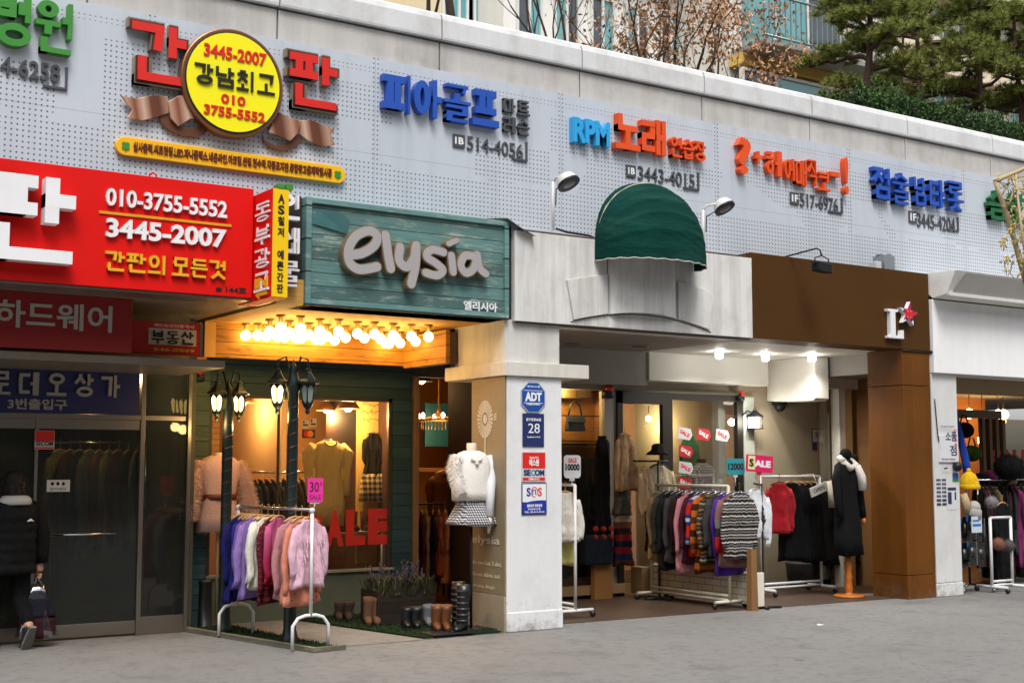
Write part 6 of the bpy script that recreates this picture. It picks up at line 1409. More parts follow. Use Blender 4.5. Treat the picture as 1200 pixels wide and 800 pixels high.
def price(label, px0, px1, pyt, pyb, Y, hx, words, ink, tilt=0.0, zfoot=None, rnd_=True, ref=None):
    x0, x1, z0, z1 = rect(px0, px1, ref or px0, pyt, pyb, Y); o = thing('price_card', label, 'price card', ((x0+x1)/2, Y, z0-.05))
    cx_, cz_ = (x0+x1)/2, (z0+z1)/2; hw, hh = (x1-x0)/2, (z1-z0)/2; r = min(hw, hh)*.35 if rnd_ else .004; poly = []
    for sx_, sz_, a0 in ((1,-1,-90),(1,1,0),(-1,1,90),(-1,-1,180)):
        for k in range(5): t = math.radians(a0+k*22.5); poly.append((sx_*(hw-r)+math.cos(t)*r, sz_*(hh-r)+math.sin(t)*r))
    U = (math.cos(tilt), 0, math.sin(tilt)); V = (-math.sin(tilt), 0, math.cos(tilt)); N = (0,-1,0)
    m = M(); m.prism(poly, (cx_,Y,cz_), U, V, N, 0, .008); f = part('card', m, mat('card_'+hx.strip('#'), hx, .45, bump=0), o)
    for nm, items, im in words:
        m = M()
        for s_, u0, v0, w_, h_, bo in items:
            O = Vector((cx_,Y,cz_))+Vector(U)*(u0*hw)+Vector(V)*(v0*hh); text(m, s_, O+Vector((0,-.0085,0)), w_*hw*2, h_*hh*2, .002, (U,V,N), bo)
        part(nm, m, im, f)
    m = M(); zf = zfoot if zfoot is not None else z0-.12; m.tube([(cx_,Y+.004,z0+.01),(cx_,Y+.004,zf)], .007, 6); m.box(cx_-.03, cx_+.03, Y-.004, Y+.012, z0-.03, z0+.015); part('clip_stand', m, ink, o)
    return o
price('white rounded price card reading 10000 on the rack beside the pillar', 660.5, 680, 533, 560, .66, '#d9d9d9', [('red_lettering', [('SALE', -.5, .35, .5, .2, .03)], redl), ('lettering', [('10000', -.85, -.35, .85, .30, .05)], black_l)], cream, zfoot=zr1+.01)
# long dark stand of coats behind; outer garments by the door
beige, camel, char = cloth('beige_shirt', '#b8926a'), cloth('camel_cardigan', '#c0a07a'), cloth('charcoal_coat', '#2a2623')
m = M(); g = G(640*1.0+133, 702, .0)
o = thing('coat_stand', 'dark coat stand pole with cross foot by the low brick wall', 'coat stand', (g.x, g.y, .006))
ztp = P(773,540,g.y).z
m = M(); m.tube([(g.x,g.y,.03),(g.x,g.y,ztp)], .014, 8); part('pole', m, dark_metal, o)
m = M(); m.tube([(g.x-.22,g.y,.02),(g.x+.22,g.y,.02)], .016, 8); m.tube([(g.x,g.y-.22,.021),(g.x,g.y+.22,.021)], .016, 8); part('foot', m, dark_metal, o)
m = M(); m.tube([(P(742,500,g.y).x,g.y,ztp),(g.x+.15,g.y,ztp)], .012, 8); part('arm', m, dark_metal, o)
hang('beige long sleeved shirt hanging against the dark passage door', 'shirt', 720, 744, 508, 574, 1.95, beige, sl=.62, group='clothes hung by the passage door')
hang('grey trousers hanging under the beige shirt', 'trousers', 717, 742, 577, 612, 2.05, cloth('grey_wool','#5c534b'), sl=0, hook=False, group='clothes hung by the passage door')
hang('cream fluffy jacket on the coat stand by the sweater rack', 'jacket', 752, 792, 545, 596, 1.75, fluff('cream_boucle','#c8b898'), sl=.55, group='clothes hung by the passage door', hanger=black_h)
hang('long charcoal coat hanging under the cream jacket', 'coat', 756, 780, 585, 655, 1.85, char, sl=.6, hook=False, group='clothes hung by the passage door')
hang('pale tan scarf like cardigan hanging at the side of the cream jacket', 'cardigan', 748, 762, 548, 600, 1.7, camel, sl=.5, group='clothes hung by the passage door')
m = M(); c = P(771, 530, 1.75); m.lathe([(.15,-.03),(.13,0),(.085,.03),(.075,.09),(.04,.11),(.001,.112)], c, 18); solo('hat', m, cloth('hat_black','#17130f'), 'dark brown brimmed hat on top of the coat stand', 'hat')
strip = bands('dark_stripe_knit', ['#1c2440','#7d1b20','#1c1a30','#7d1b20','#2a1a18','#6b3b2a','#a08a70','#4a2a20'], .62)
# folded and hung knits on a low stand left of the door
hang('striped red and navy knit skirt low beside the dark door', 'skirt', 716, 743, 606, 672, 2.08, strip, sl=0, hook=False, group='striped knits by the door')
hang('dark knit with red heart pattern on the shelf stand by the door', 'sweater', 696, 716, 520, 640, 2.1, cloth('black_knit','#1a1718'), sl=0, hook=False, group='striped knits by the door')
m = M(); c = P(706, 622, 2.04); 
for i in range(3):
    for j in range(2): m.ball((c.x-.12+i*.12, 2.02, c.z+.03-j*.10), .035, 8, 6)
solo('knit_bag', m, cloth('heart_red','#b02a24'), 'row of red knit puffs on the dark knit by the door', 'ornament')
m = M(); c = P(703, 640, 2.02); m.box(c.x-.22, c.x+.2, 2.0, 2.16, .42, .78); solo('folded_knit', m, cloth('navy_fold','#20262f'), 'dark blue folded knit stack low beside the striped knit skirt', 'knitwear', bevel=.03)
m = M(); m.box(P(697,690,2.1).x, P(718,690,2.1).x, 2.1, 2.18, 0, .42); m.box(P(690,690,2.1).x,P(716,690,2.1).x,2.095,2.19,.42,.45); solo('low_shelf', m, mat('shelf_tan','#a0703c',.6,grime=.3), 'small tan wooden stand under the folded knits', 'stand', bevel=.004)
# handbag in the amber display window
o = thing('handbag', 'slate grey handbag hanging in the amber display window', 'handbag', P(674,500,2.58)); c = P(674, 495, 2.58)
m = M(); m.hexa([(c.x-.15,2.54,c.z-.11),(c.x+.15,2.54,c.z-.11),(c.x+.15,2.62,c.z-.11),(c.x-.15,2.62,c.z-.11)], [(c.x-.13,2.56,c.z+.07),(c.x+.13,2.56,c.z+.07),(c.x+.13,2.60,c.z+.07),(c.x-.13,2.60,c.z+.07)]); part('bag_body', m, mat('bag_slate','#3b4654',.5), o, bevel=.02)
m = M(); m.hexa([(c.x-.14,2.53,c.z-.0),(c.x+.14,2.53,c.z-.0),(c.x+.14,2.545,c.z-.0),(c.x-.14,2.545,c.z-.0)], [(c.x-.132,2.55,c.z+.078),(c.x+.132,2.55,c.z+.078),(c.x+.132,2.61,c.z+.078),(c.x-.132,2.61,c.z+.078)]); part('flap', m, mat('bag_flap','#333d4a',.5), o, bevel=.008)
m = M(); m.tube([(c.x-.11,2.58,c.z+.07),(c.x-.07,2.58,c.z+.22),(c.x,2.58,c.z+.27),(c.x+.07,2.58,c.z+.22),(c.x+.11,2.58,c.z+.07)], .011, 8); part('handle', m, dark_metal, o)
for px, nm in ((668, 'nearer the pillar'), (684, 'farther from the pillar')):
    c = P(px, 461, 2.6); m = M(); m.box(c.x-.12, c.x+.12, 2.6, 2.68, c.z-.06, c.z+.06); solo('small_box', m, mat('box_olive','#5c4a26',.6), 'small dark box on the top shelf of the amber window, '+nm, 'box', bevel=.006)
m = M(); c = P(690, 520, 2.65); m.box(8.45, 10.3, 2.58, 2.74, P(690,522,2.65).z, P(690,519.5,2.65).z); solo('shelf', m, dark_metal, 'thin dark glass shelf across the amber display window', 'shelf')
for i in range(5): hang('dark garment standing in the amber display window', 'garment', 660+i*9, 669+i*9, 545, 690, 2.55, cloth('dark_%d' % i, dark[i]), sl=0, hook=False, t=.2, group='dark clothes in the amber window')
# sale tags on the passage window
n = 0
for px, py, hx, lab in ((803,508,'#c9c9cf','white SALE tag, top one nearest the door on the passage window'),(825,509,'#b3222a','red SALE tag in the top row on the passage window'),(847,510,'#c4c4ca','white SALE tag, top one nearest the jamb on the passage window'),(804,529,'#b3222a','red SALE tag halfway down the passage window'),(804,548,'#c9c9cf','white SALE tag low on the passage window'),(803,566,'#a81f26','red SALE tag behind the sweater rack on the passage window')):
    c = P(px, py, Yb-.022); w_, h_ = .125, .075; o = thing('sale_tag', lab, 'sale tag', c, 'sale tags on the passage window'); dr_ = -1 if hx[1] == 'x' else 1
    t = -.12; U, V = (math.cos(t), 0, math.sin(t)), (-math.sin(t), 0, math.cos(t)); N = (0,-1,0)
    m = M(); m.prism([(-w_,-h_),(w_*.65,-h_),(w_,0),(w_*.65,h_),(-w_,h_)], c, U, V, N, 0, .003); f = part('tag', m, mat('tag_'+hx.strip('#'), hx, .5, bump=0), o)
    t2 = -.42; U2, V2 = (math.cos(t2), 0, math.sin(t2)), (-math.sin(t2), 0, math.cos(t2))
    m = M(); text(m, 'SALE', c+Vector(U2)*-.095+Vector(V2)*-.028+Vector((0,-.0032,0)), .17, .055, .001, (U2,V2,N), .04); part('lettering', m, white_l if hx[1] in 'ba' else redl, f)
hang('bright green cardigan behind the SALE tags of the passage window', 'cardigan', 797, 818, 510, 585, 2.6, cloth('green_card','#2f9060'), sl=.5, t=.12)
o, c = dressed('mannequin in a white dotted scarf inside the passage window', 822, 537, 2.55, None)
dot = checks('dotted_scarf', '#8d8a92', '#d8d4d6', 30); m = M(); loft(m, torso_rings(c.z, [(-.06,.06,.06),(-.10,.14,.10),(-.17,.20,.12),(-.30,.22,.13),(-.6,.21,.12),(-.8,.22,.12)]), 22, .01, 5, 6); part('wrap', shift(m, c), dot, o)
m = M(); m.lathe([(.062,-.06),(.066,-.02),(.058,.0)], c, 12); part('collar', m, dark_metal, o)
# ---- sweater rack running in from the street
ra_, rb2 = Vector((10.46,.30,.0)), Vector((10.46,1.75,.0)); zr2 = P(884,569,.42).z
rk2 = rail_stand('cream clothes rack on casters crowded with patterned sweaters along the low brick wall', (10.50,.42,.006), (10.50,1.80,.006), zr2, mat('rack_cream_tube', '#c9c2ad', .4, bump=0, grime=.2), r=.02)
sw = [('black and white zigzag fair isle sweater at the street end of the sweater rack', bands('fair_bw', ['#17161a','#a59f97','#1a191c','#6d6a68','#17161a','#bdb7ae','#2a282a','#17161a','#8d8880'], .145, .5, .022, 0), .50),
 ('mauve sweater with patterned cuffs and red ends', bands('mauve_red', ['#b01e1e','#b01e1e','#2a2a2c','#6a6a68','#7c5a56','#7c5a56','#7c5a56','#7c5a56'], .78), .46),
 ('vivid purple cardigan on the sweater rack', cloth('vivid_purple','#4a2288'), .44),
 ('dark grey marl cardigan beside the purple one', cloth('grey_marl','#3c3a3c'), .44),
 ('olive and brown fair isle sweater on the sweater rack', bands('fair_olive', ['#2a241e','#7a6a40','#4a2a22','#2f3a34','#8a7a58','#1f1c1a','#5a4030'], .16, .5, .02, 0), .50),
 ('orange topped cardigan with brown stripes', bands('orange_brown', ['#3a2418','#c05a18','#5a3018','#b8661e'], .30), .44),
 ('red, white and blue banded long sweater', bands('rwb', ['#c0281c','#2a3470','#b8bcc4','#2a3470','#c0281c','#c0281c'], .26), .44),
 ('wine maroon sweater on the sweater rack', cloth('wine_knit','#4a1c2a'), .44),
 ('baby pink long sleeved sweater on the sweater rack', cloth('baby_pink','#d08a94'), .46),
 ('dark maroon cardigan behind the baby pink sweater', cloth('dark_maroon','#381a20'), .46),
 ('mid grey knit deep on the sweater rack', cloth('mid_grey','#4c4a4c'), .44),
 ('charcoal knit deep on the sweater rack', cloth('charcoal_knit','#28272a'), .44),
 ('grey green knit near the shop end of the sweater rack', cloth('grey_green','#454a44'), .44),
 ('tan sleeved cardigan at the shop end of the sweater rack', cloth('tan_knit','#9a7f58'), .46)]
for i, (lab, mt, w_) in enumerate(sw):
    garment(lab, 'sweater', (10.50, .24+i*.104, zr2+.018), w_, .72+.10*((i*7) % 3), mt, sl=.52+.05*(i % 3), group='patterned sweaters on the sweater rack', rot=-.25+random.uniform(-.1,.1), t=.075, hanger=metal_h)
price('teal price card reading 12000 on the sweater rack', 851, 872, 537, 556, .52, '#2a97a0', [('lettering', [('12000', -.85, -.40, .85, .42, .03)], black_l)], cream, zfoot=zr2)
price('tilted hot pink SALE card above the sweater rack', 874, 905, 533, 553, .40, '#d8185c', [('lettering', [('ALE', -.42, -.40, .62, .40, .06)], white_l), ('initial_square', [('▮', -.88, -.75, .26, .80, .05)], mat('square_cream','#e8d9a0',.5,bump=0)), ('red_initial', [('S', -.80, -.45, .17, .48, .05)], redl)], mat('stand_red','#b01a1a',.4,bump=0), tilt=-.06, zfoot=zr2-.05, rnd_=False)
# wooden post, black pole stand and the white rack with dark clothes
g0 = G(882,715,0); m = M(); m.hexa([(g0.x-.05,g0.y-.04,0),(g0.x+.05,g0.y-.04,0),(g0.x+.05,g0.y+.04,0),(g0.x-.05,g0.y+.04,0)], [(g0.x-.04,g0.y-.035,.68),(g0.x+.04,g0.y-.035,.68),(g0.x+.04,g0.y+.035,.68),(g0.x-.04,g0.y+.035,.68)]); solo('wooden_post', m, mat('post_raw_wood','#8a6238',.7,streak=.4), 'short raw wooden post at the end of the low brick wall', 'post')
g1 = G(895,713,0); o = thing('pole_stand', 'thin black display pole with a flat foot by the wooden post', 'display stand', g1)
m = M(); zt_ = P(894,566,g1.y).z; m.tube([(g1.x,g1.y,.02),(g1.x,g1.y,zt_)], .012, 8); m.tube([(g1.x,g1.y,zt_-.02),(g1.x-.14,g1.y-.02,zt_)], .010, 6); part('pole', m, black_h, o)
m = M(); m.tube([(g1.x-.16,g1.y+.1,.018),(g1.x+.2,g1.y-.08,.018)], .014, 8); m.tube([(g1.x-.06,g1.y-.14,.0181),(g1.x+.08,g1.y+.14,.0181)], .014, 8); part('foot', m, black_h, o)
def scribble(m, h, th, zt, Ln):
    rnd = random.Random(3)
    for i in range(14): x, z = rnd.uniform(-h*.2,h*.45), zt-.20-rnd.uniform(0,.26); stroke(m, [(x+rnd.uniform(-.05,.05), z+rnd.uniform(-.05,.05)) for _ in range(4)], .012, (0,-th*1.28,0), XF, 0, .004)
garment('white long sleeved tee with black scrawl print on the black pole', 'tee', (g1.x-.06, g1.y+.03, zt_+.02), .42, .55, cloth('white_tee','#d5d6da'), sl=.56, rot=-.25, t=.09, hanger=cream, extra=[('print', scribble, black_l)], tilt=-.05)
ga, gb = G(893,688,0), G(963,692,0); yy = (ga.y+gb.y)/2*.72; xa, xb = P(893,688,yy).x, P(963,692,yy).x; zr3 = P(963,558,yy).z
rail_stand('white clothes rack on casters with black clothes in front of the brown pillar', (xa,yy,.006), (xb,yy,.006), zr3, steel_w, r=.019)
garment('bright red shirt hanging on the white rack beside the white tee', 'shirt', (P(911,560,yy).x, yy-.03, zr3+.02), .42, .62, cloth('red_shirt','#b5202a'), sl=.50, rot=-.35, t=.12, hanger=mat('hanger_red','#6a1a14',.4,bump=0))
bk = cloth('black_cloth','#0d0d0f')
for i, (px, nm) in enumerate(((927,'nearest the red shirt'),(934,'second from the red shirt'),(941,'third from the red shirt'),(949,'nearest the OPEN board'))):
    garment('long black garment on the white rack, '+nm, 'garment', (P(px,560,yy).x, yy, zr3+.02), .44, .98, bk, sl=.0, rot=-.6+random.uniform(-.1,.1), t=.16, group='black clothes on the white rack', hanger=wood_h)
for i, px in enumerate((958,968,978,988)):
    garment('long black coat packed behind the white rack of black clothes', 'garment', (P(px,565,yy+.5).x, yy+.5, zr3+.02), .5, 1.1, bk, sl=.5, rot=-.5+random.uniform(-.2,.2), t=.18, group='black coats behind the white rack', hanger=black_h)
o = thing('open_board', 'tilted white OPEN board hooked on the white rack of black clothes', 'sign', P(959,572,yy-.30)); c = P(959, 573, yy-.30); t = .30
U, V, N = (math.cos(t),0,math.sin(t)), (-math.sin(t),0,math.cos(t)), (0,-1,0); hw, hh = .155, .058
m = M(); m.prism([(-hw,-hh),(hw,-hh),(hw,hh),(-hw,hh)], c, U, V, N, 0, .012); f = part('board', m, mat('board_bone','#cfcbc2',.6,bump=0), o)
m = M(); text(m, 'OPEN', c+Vector(U)*-.10+Vector(V)*-.026+Vector((0,-.0125,0)), .20, .052, .002, (U,V,N), .005); part('lettering', m, black_l, f)
m = M(); m.tube([c+Vector(V)*hh, (c.x+.02, yy-.2, zr3+.03), (c.x+.02, yy-.01, zr3+.02)], .004, 5); part('cord', m, cream, o)
m = M(); q = P(974,580,yy-.03); m.tube([(q.x-.02,q.y,P(974,563,yy).z),(q.x,q.y-.02,q.z),(q.x+.01,q.y,P(974,594,yy).z)], [.05,.055,.045], 12); solo('knit_sleeve', m, cloth('cream_cable','#c9c2ae'), 'cream cable knit sleeve hanging beside the OPEN board', 'knitwear')
m = M(); q = G(945,690,.006); m.lathe([(.16,0),(.19,.30),(.20,.32),(.18,.32)], (q.x+.25,q.y+.35,.006), 16); m.hexa([(q.x+.42,q.y+.3,.006),(q.x+.78,q.y+.3,.006),(q.x+.78,q.y+.55,.006),(q.x+.42,q.y+.55,.006)],[(q.x+.38,q.y+.28,.38),(q.x+.82,q.y+.28,.38),(q.x+.82,q.y+.58,.38),(q.x+.38,q.y+.58,.38)]); solo('storage_bin', m, mat('bin_grey','#4c4f50',.5), 'dull grey storage bin on the floor behind the white rack', 'bin')
# ---- black coat on the turned wooden stand
g2 = G(995,699,.006); zs_ = P(994,536,g2.y).z
o = thing('mannequin', 'mannequin in a long black coat with cream scarf on a turned orange wood foot', 'mannequin', g2); ow = mat('orange_wood','#b5651f',.4,streak=.3)
m = M(); m.lathe([(.19,0),(.19,.018),(.17,.03),(.05,.035),(.04,.06),(.055,.10),(.045,.14),(.038,.20),(.052,.25),(.036,.29),(.045,.36),(.05,.42),(.035,.46),(.038,.5)], g2, 18); part('stand', m, ow, o)
m = M(); m.tube([(g2.x,g2.y,.5),(g2.x,g2.y,.9)], .010, 8); part('rod', m, steel_c, o)
m = M(); loft(m, torso_rings(zs_, [(-.02,.055,.05),(-.06,.11,.08),(-.10,.165,.095),(-.25,.17,.10),(-.5,.15,.10),(-.75,.17,.12),(-1.0,.19,.13),(-(zs_-.52),.205,.14)]), 24, .02, 6, 11); ct = part('coat', shift(m, g2), bk, o)
for s_ in (-1,1): m = M(); m.tube([(g2.x+s_*.135,g2.y,zs_-.11),(g2.x+s_*.195,g2.y-.01,zs_-.28),(g2.x+s_*.205,g2.y-.04,zs_-.52),(g2.x+s_*.20,g2.y-.08,zs_-.74)], [.048,.055,.048,.040], 12); part('sleeve', m, bk, ct)
m = M(); m.tube([(g2.x+.205,g2.y-.08,zs_-.74),(g2.x+.20,g2.y-.09,zs_-.80),(g2.x+.198,g2.y-.09,zs_-.83)], [.028,.026,.012], 8); part('hand', m, ow, o)
crm = cloth('cream_scarf','#d2cdc2'); m = M()
m.tube([(g2.x-.09,g2.y-.04,zs_-.06),(g2.x-.03,g2.y-.10,zs_-.13),(g2.x+.07,g2.y-.10,zs_-.10),(g2.x+.10,g2.y+.02,zs_-.03),(g2.x,g2.y+.08,zs_-.0),(g2.x-.09,g2.y+.02,zs_-.01),(g2.x-.10,g2.y-.06,zs_-.05)], .042, 10); m.tube([(g2.x+.06,g2.y-.13,zs_-.10),(g2.x+.11,g2.y-.15,zs_-.24),(g2.x+.13,g2.y-.15,zs_-.40)], [.04,.055,.052], 10); part('scarf', m, crm, o)
m = M(); m.ball((g2.x+.02,g2.y+.02,zs_+.04), .075, 14, 10); m.ball((g2.x+.15,g2.y+.02,zs_-.01), .07, 12, 8, .8); part('hat', m, bk, o)
# amber merchandise behind the side window
for i in range(16):
    c = P(975+(i*37) % 36, 500+(i*23) % 110, 2.7); m = M(); m.ball((c.x, 2.7+.03*(i % 3), c.z), .10+.03*(i % 3), 10, 8, .7); solo('soft_goods', m, cloth('amber_%d' % (i % 4), ['#8a6a18','#a07a20','#3c3018','#6a2a18'][i % 4]), 'amber lit knit accessory heaped behind the white posts', 'accessory', 'knit accessories behind the side window')
# ---- papers on the white corner pillar
o, x0, x1, z0, z1 = plate('notice_board', 'white handwritten notice board on the white corner pillar', 'notice', 1099, 1121, 1099, 510, 541, -.006, '#dcdce0', .02)
m = M(); text(m, '소품', (x0+.12, -.0265, z0+.26), .22, .12, .001, XF, .02); text(m, '점', (x0+.20, -.0265, z0+.08), .13, .13, .001, XF, .02)
for k in range(2): text(m, '무인·빈티지·악세사리', (x0+.03, -.0265, z0+(.02, .43)[k]), x1-x0-.10, .025, .001, XF, .01)
part('handwriting', m, mat('ink_blue','#20244a',.6,bump=0), o); m = M()
for k in range(4): text(m, ('세일','균일','특가','매입')[k], (x1-.075, -.0265, z0+.20+k*.06), .05, .035, .001, XF, .02)
part('red_handwriting', m, redl, o)
o, x0, x1, z0, z1 = plate('notice', 'small white tag under the handwritten board on the corner pillar', 'notice', 1104, 1112, 1104, 545, 553, -.006, '#d5d5d5', .004)
m = M(); m.prism([(x0+.03, z0+.05),(x1-.03, z0+.05),((x0+x1)/2+.02, z1-.02),((x0+x1)/2-.03, z1-.05)], (0,-.006,0), *XF, .004, .006); part('mark', m, black_l, o)
o, x0, x1, z0, z1 = plate('flyer', 'white flyer with two columns of small dark print on the corner pillar', 'flyer', 1095, 1107, 1095, 558, 585, -.006, '#d2d4d8', .003)
m = M()
for r in range(7):
    for c_ in range(2):
        for k in range(3): m.box(x0+.03+c_*.105+k*.028, x0+.052+c_*.105+k*.028, -.011, -.0092, z1-.06-r*.05, z1-.03-r*.05)
part('print', m, mat('ink_navy','#262b4a',.6,bump=0), o)
o, x0, x1, z0, z1 = plate('flyer', 'white flyer with two dark photographs on the corner pillar', 'flyer', 1109, 1121, 1109, 569, 597, -.006, '#d8d8da', .003)
m = M(); m.box(x0+.02, x1-.02, -.011, -.0092, z0+.24, z1-.02); m.box(x0+.02, x0+.09, -.011, -.0092, z0+.07, z0+.22); m.box(x0+.15, x1-.02, -.011, -.0092, z0+.12, z0+.22); part('photograph', m, mat('photo_blue','#2e3a58',.5,var=.8,nscale=22,bump=0), o)
o, x0, x1, z0, z1 = plate('sticker', 'blue and green sticker at the edge of the corner pillar', 'sticker', 1116, 1123, 1116, 554, 564, -.006, '#2a56a8', .003)
m = M(); m.box(x0, x1, -.0105, -.0092, z0, z0+.04); part('green_band', m, green, o)
m = M(); c = P(1120.5, 546.5, -.03); m.ball((c.x,-.05,c.z), .062, 14, 10); m.box(c.x-.03, c.x+.03, -.05, -.006, c.z-.02, c.z+.02); solo('lamp', m, dark_metal, 'round black lamp at the edge of the white corner pillar', 'lamp')
# ================================================================== CORNER SHOP
o = rail_stand('white double post stand of furry ear warmers outside the corner shop', G(1163,694,0), G(1187,692,0), .95, steel_w, r=.02)
for px, py, hx, lab in ((1162,588,'#8d8488','grey furry ear warmer hung high on the white double post stand'),(1170,637,'#8d5c48','brown furry ear warmer in the middle of the white double post stand'),(1182,639,'#5d5656','dark furry ear warmer farthest along the white double post stand')):
    c = P(px, py, -.02); m = M(); m.ball((c.x,-.02,c.z), .075, 14, 10); m2 = M(); fur(m2, m, 6000, .03, .003, .2, 3); m.v_ = 0
    off = len(m.v); m.v += m2.v; m.f += [tuple(i+off for i in f) for f in m2.f]; m.mi += [0]*len(m2.f); m.sm += [False]*len(m2.f)
    solo('ear_warmer', m, cloth('fur_'+hx.strip('#'), hx), lab, 'ear warmer', 'ear warmers on the double post stand')
g = G(1137,692,0); o = thing('display_stand', 'revolving wire stand of packaged gloves beside the white corner pillar', 'display stand', g)
m = M(); m.tube([(g.x,g.y,.08),(g.x,g.y,1.55)], .016, 8); part('pole', m, dark_metal, o)
for k in range(4): t = math.pi*k/2+.4; m = M(); m.tube([(g.x,g.y,.09),(g.x+math.cos(t)*.3,g.y+math.sin(t)*.3,.06),(g.x+math.cos(t)*.3,g.y+math.sin(t)*.3,.03)], .014, 6); m.ball((g.x+math.cos(t)*.3,g.y+math.sin(t)*.3,.025), .025, 8, 6); part('foot', m, steel_c, o)
gz = mat('glove_black','#232326',.35,bump=.1); pb = mat('pack_blue','#2f74b8',.4,bump=0)
def gloves(px, py, Y, h, lab):
    c = P(px, py, Y); o = thing('glove_pack', lab, 'gloves', (c.x, Y, c.z-h), 'packaged gloves on the wire stand'); w_ = .07
    m = M(); m.box(c.x-w_, c.x+w_, Y-.012, Y+.012, c.z-.07, c.z); part('header_card', m, pb, o)
    m = M(); m.tube([(c.x-.005,Y,c.z-.07),(c.x,Y,c.z-h*.6),(c.x,Y,c.z-h*.68)], [.055,.06,.05], 10)
    for k in range(4): xx = c.x-.045+k*.03; m.tube([(xx,Y,c.z-h*.62),(xx+(k-1.5)*.004,Y-.01,c.z-h*(.93-.04*abs(k-1.5)))], [.017,.011], 8)
    m.tube([(c.x+.05,Y,c.z-h*.42),(c.x+.075,Y-.012,c.z-h*.62)], [.02,.012], 8); part('glove', m, gz, o)
    m = M(); m.box(c.x-w_-.01, c.x+w_+.01, Y-.032, Y-.028, c.z-h, c.z+.01); part('cover_film', m, glass('film', (.95,.95,.97,1), 1.4, .03), o)
for i, (px, py, yy) in enumerate(((1130,606,.10),(1137,604,.02),(1147,607,.10),(1129,636,.08),(1138,634,.0),(1148,636,.08))):
    gloves(px, py, yy, .30, 'pack of black gloves in the %s of the wire stand, %s' % ('upper row' if i < 3 else 'lower row', ('beside the pillar','in the middle','on the outer side')[i % 3]))
o, x0, x1, z0, z1 = plate('price_slip', 'pale blue and white price slip clipped to the glove packs', 'price card', 1138, 1150, 1138, 605, 624, -.06, '#c9d4e0', .004)
m = M(); m.box(x0+.02, x1-.02, -.066, -.0642, z0+.08, z0+.11); m.box(x0+.02, x1-.05, -.066, -.0642, z0+.14, z0+.16); part('print', m, pb, o)
o = thing('knit_hat', 'bright yellow knitted hat on the glove stand beside the corner pillar', 'hat', P(1136,574,.05)); c = P(1136, 573, .05)
m = M(); m.lathe([(.125,0),(.13,.03),(.125,.06),(.115,.12),(.08,.19),(.03,.225),(.001,.23)], c, 18); part('hat_body', m, cloth('yellow_knit','#e0b010',120), o); m = M(); m.lathe([(.128,0),(.137,.01),(.137,.05),(.126,.06)], c, 18); part('brim', m, MATS['yellow_knit'], o); m = M(); m.ball((c.x,c.y,c.z+.24), .03, 10, 8); part('bobble', m, MATS['yellow_knit'], o)
m = M(); c = P(1141,594,.02); m.ball(c, .085, 14, 10); m.lathe([(.09,-.16),(.10,-.05),(.06,.02)], c, 12); solo('knit_hat', m, cloth('white_hat','#b5b0ac'), 'white and grey furry hat hanging below the yellow hat', 'hat')
m = M(); c = P(1132,592,.05); m.tube([(c.x-.05,.05,c.z+.15),(c.x-.03,.02,c.z),(c.x,.05,c.z-.12)], [.05,.06,.03], 10); solo('scarf', m, cloth('cream_hat','#b8a480'), 'cream and tan scarf hanging beside the corner pillar under the lamp', 'scarf')
m = M(); q = [(P(1121,487,.7), .02), (P(1126,515,.6), .05), (P(1132,542,.5), .055), (P(1134,556,.45), .05)]; m.tube([a for a, r in q], [r for a, r in q], 10); solo('cloth_roll', m, cloth('royal_blue','#1d3f9c'), 'royal blue cloth hanging diagonally just inside the corner shop', 'cloth')
for px, py, yy, hx, lab in ((1130,500,1.6,'#1d160f','dark handbag hanging under the amber globe of the corner shop'),(1139,527,1.5,'#4c6a24','bright green bag hanging in the corner shop')):
    c = P(px, py, yy); o = thing('hanging_bag', lab, 'bag', (c.x,c.y,c.z-.15)); m = M(); m.ball((c.x,c.y,c.z-.05), .14, 14, 10, .85); part('bag_body', m, cloth('bag_'+hx.strip('#'), hx), o); m = M(); m.tube([(c.x-.10,c.y,c.z+.02),(c.x-.04,c.y,c.z+.17),(c.x+.04,c.y,c.z+.17),(c.x+.10,c.y,c.z+.02)], .012, 6); part('handle', m, dark_metal, o)
o = thing('window_decal', 'red SALE letters on the inner glass of the corner shop', 'decal', P(1180,540,2.2))
m = M(); tpx(m, 'SALE', 1162, 1207, 1162, 526, 542, 2.225, .003, .06); part('lettering', m, MATS['decal_red'], o)
# rails of clothes at the corner shop front
za = P(1175,562,.75).z; rail_stand('chrome rail crowded with dark winter clothes across the corner shop front', (P(1148,640,.75).x,.75,.006), (17.6,.75,.006), za, steel_c, feet=False)
hx = ['#2a241f','#5a2230','#3a2c22','#6a5a30','#1d1c20','#4a1e1c','#2c3430','#7a2a5a','#33302c','#5a4a38']
for i in range(24):
    garment('dark winter garment on the corner shop rail', 'garment', (P(1150,640,.75).x+i*.105, .75, za+.012), .46, .95+.15*(i % 3), cloth('winter_%d' % (i % 10), hx[i % 10]), sl=.5, rot=1.2+random.uniform(-.2,.2), t=.09, group='winter clothes on the corner shop rail', hanger=black_h)
for i in range(9):
    hang('dark coat hung on the second row behind the corner shop rail', 'coat', 1138+i*9, 1152+i*9, 560, 655, 1.3+.03*(i % 3), cloth('winter_%d' % ((i*3) % 10), hx[(i*3) % 10]), sl=.5, t=.12, rot=.5+random.uniform(-.3,.3), group='coats in the second row of the corner shop', hanger=black_h)
hang('long black coat in front of the corner shop rail', 'coat', 1163, 1186, 590, 684, .45, bk, sl=.5, hook=True, hanger=wood_h)
m = M(); c = P(1183, 548, .55); m.ball((c.x,.55,c.z), .20, 16, 10, .85); m2 = M(); fur(m2, m, 2500, .05, .004, .3, 4); off = len(m.v); m.v += m2.v; m.f += [tuple(i+off for i in f) for f in m2.f]; m.mi += [0]*len(m2.f); m.sm += [False]*len(m2.f)
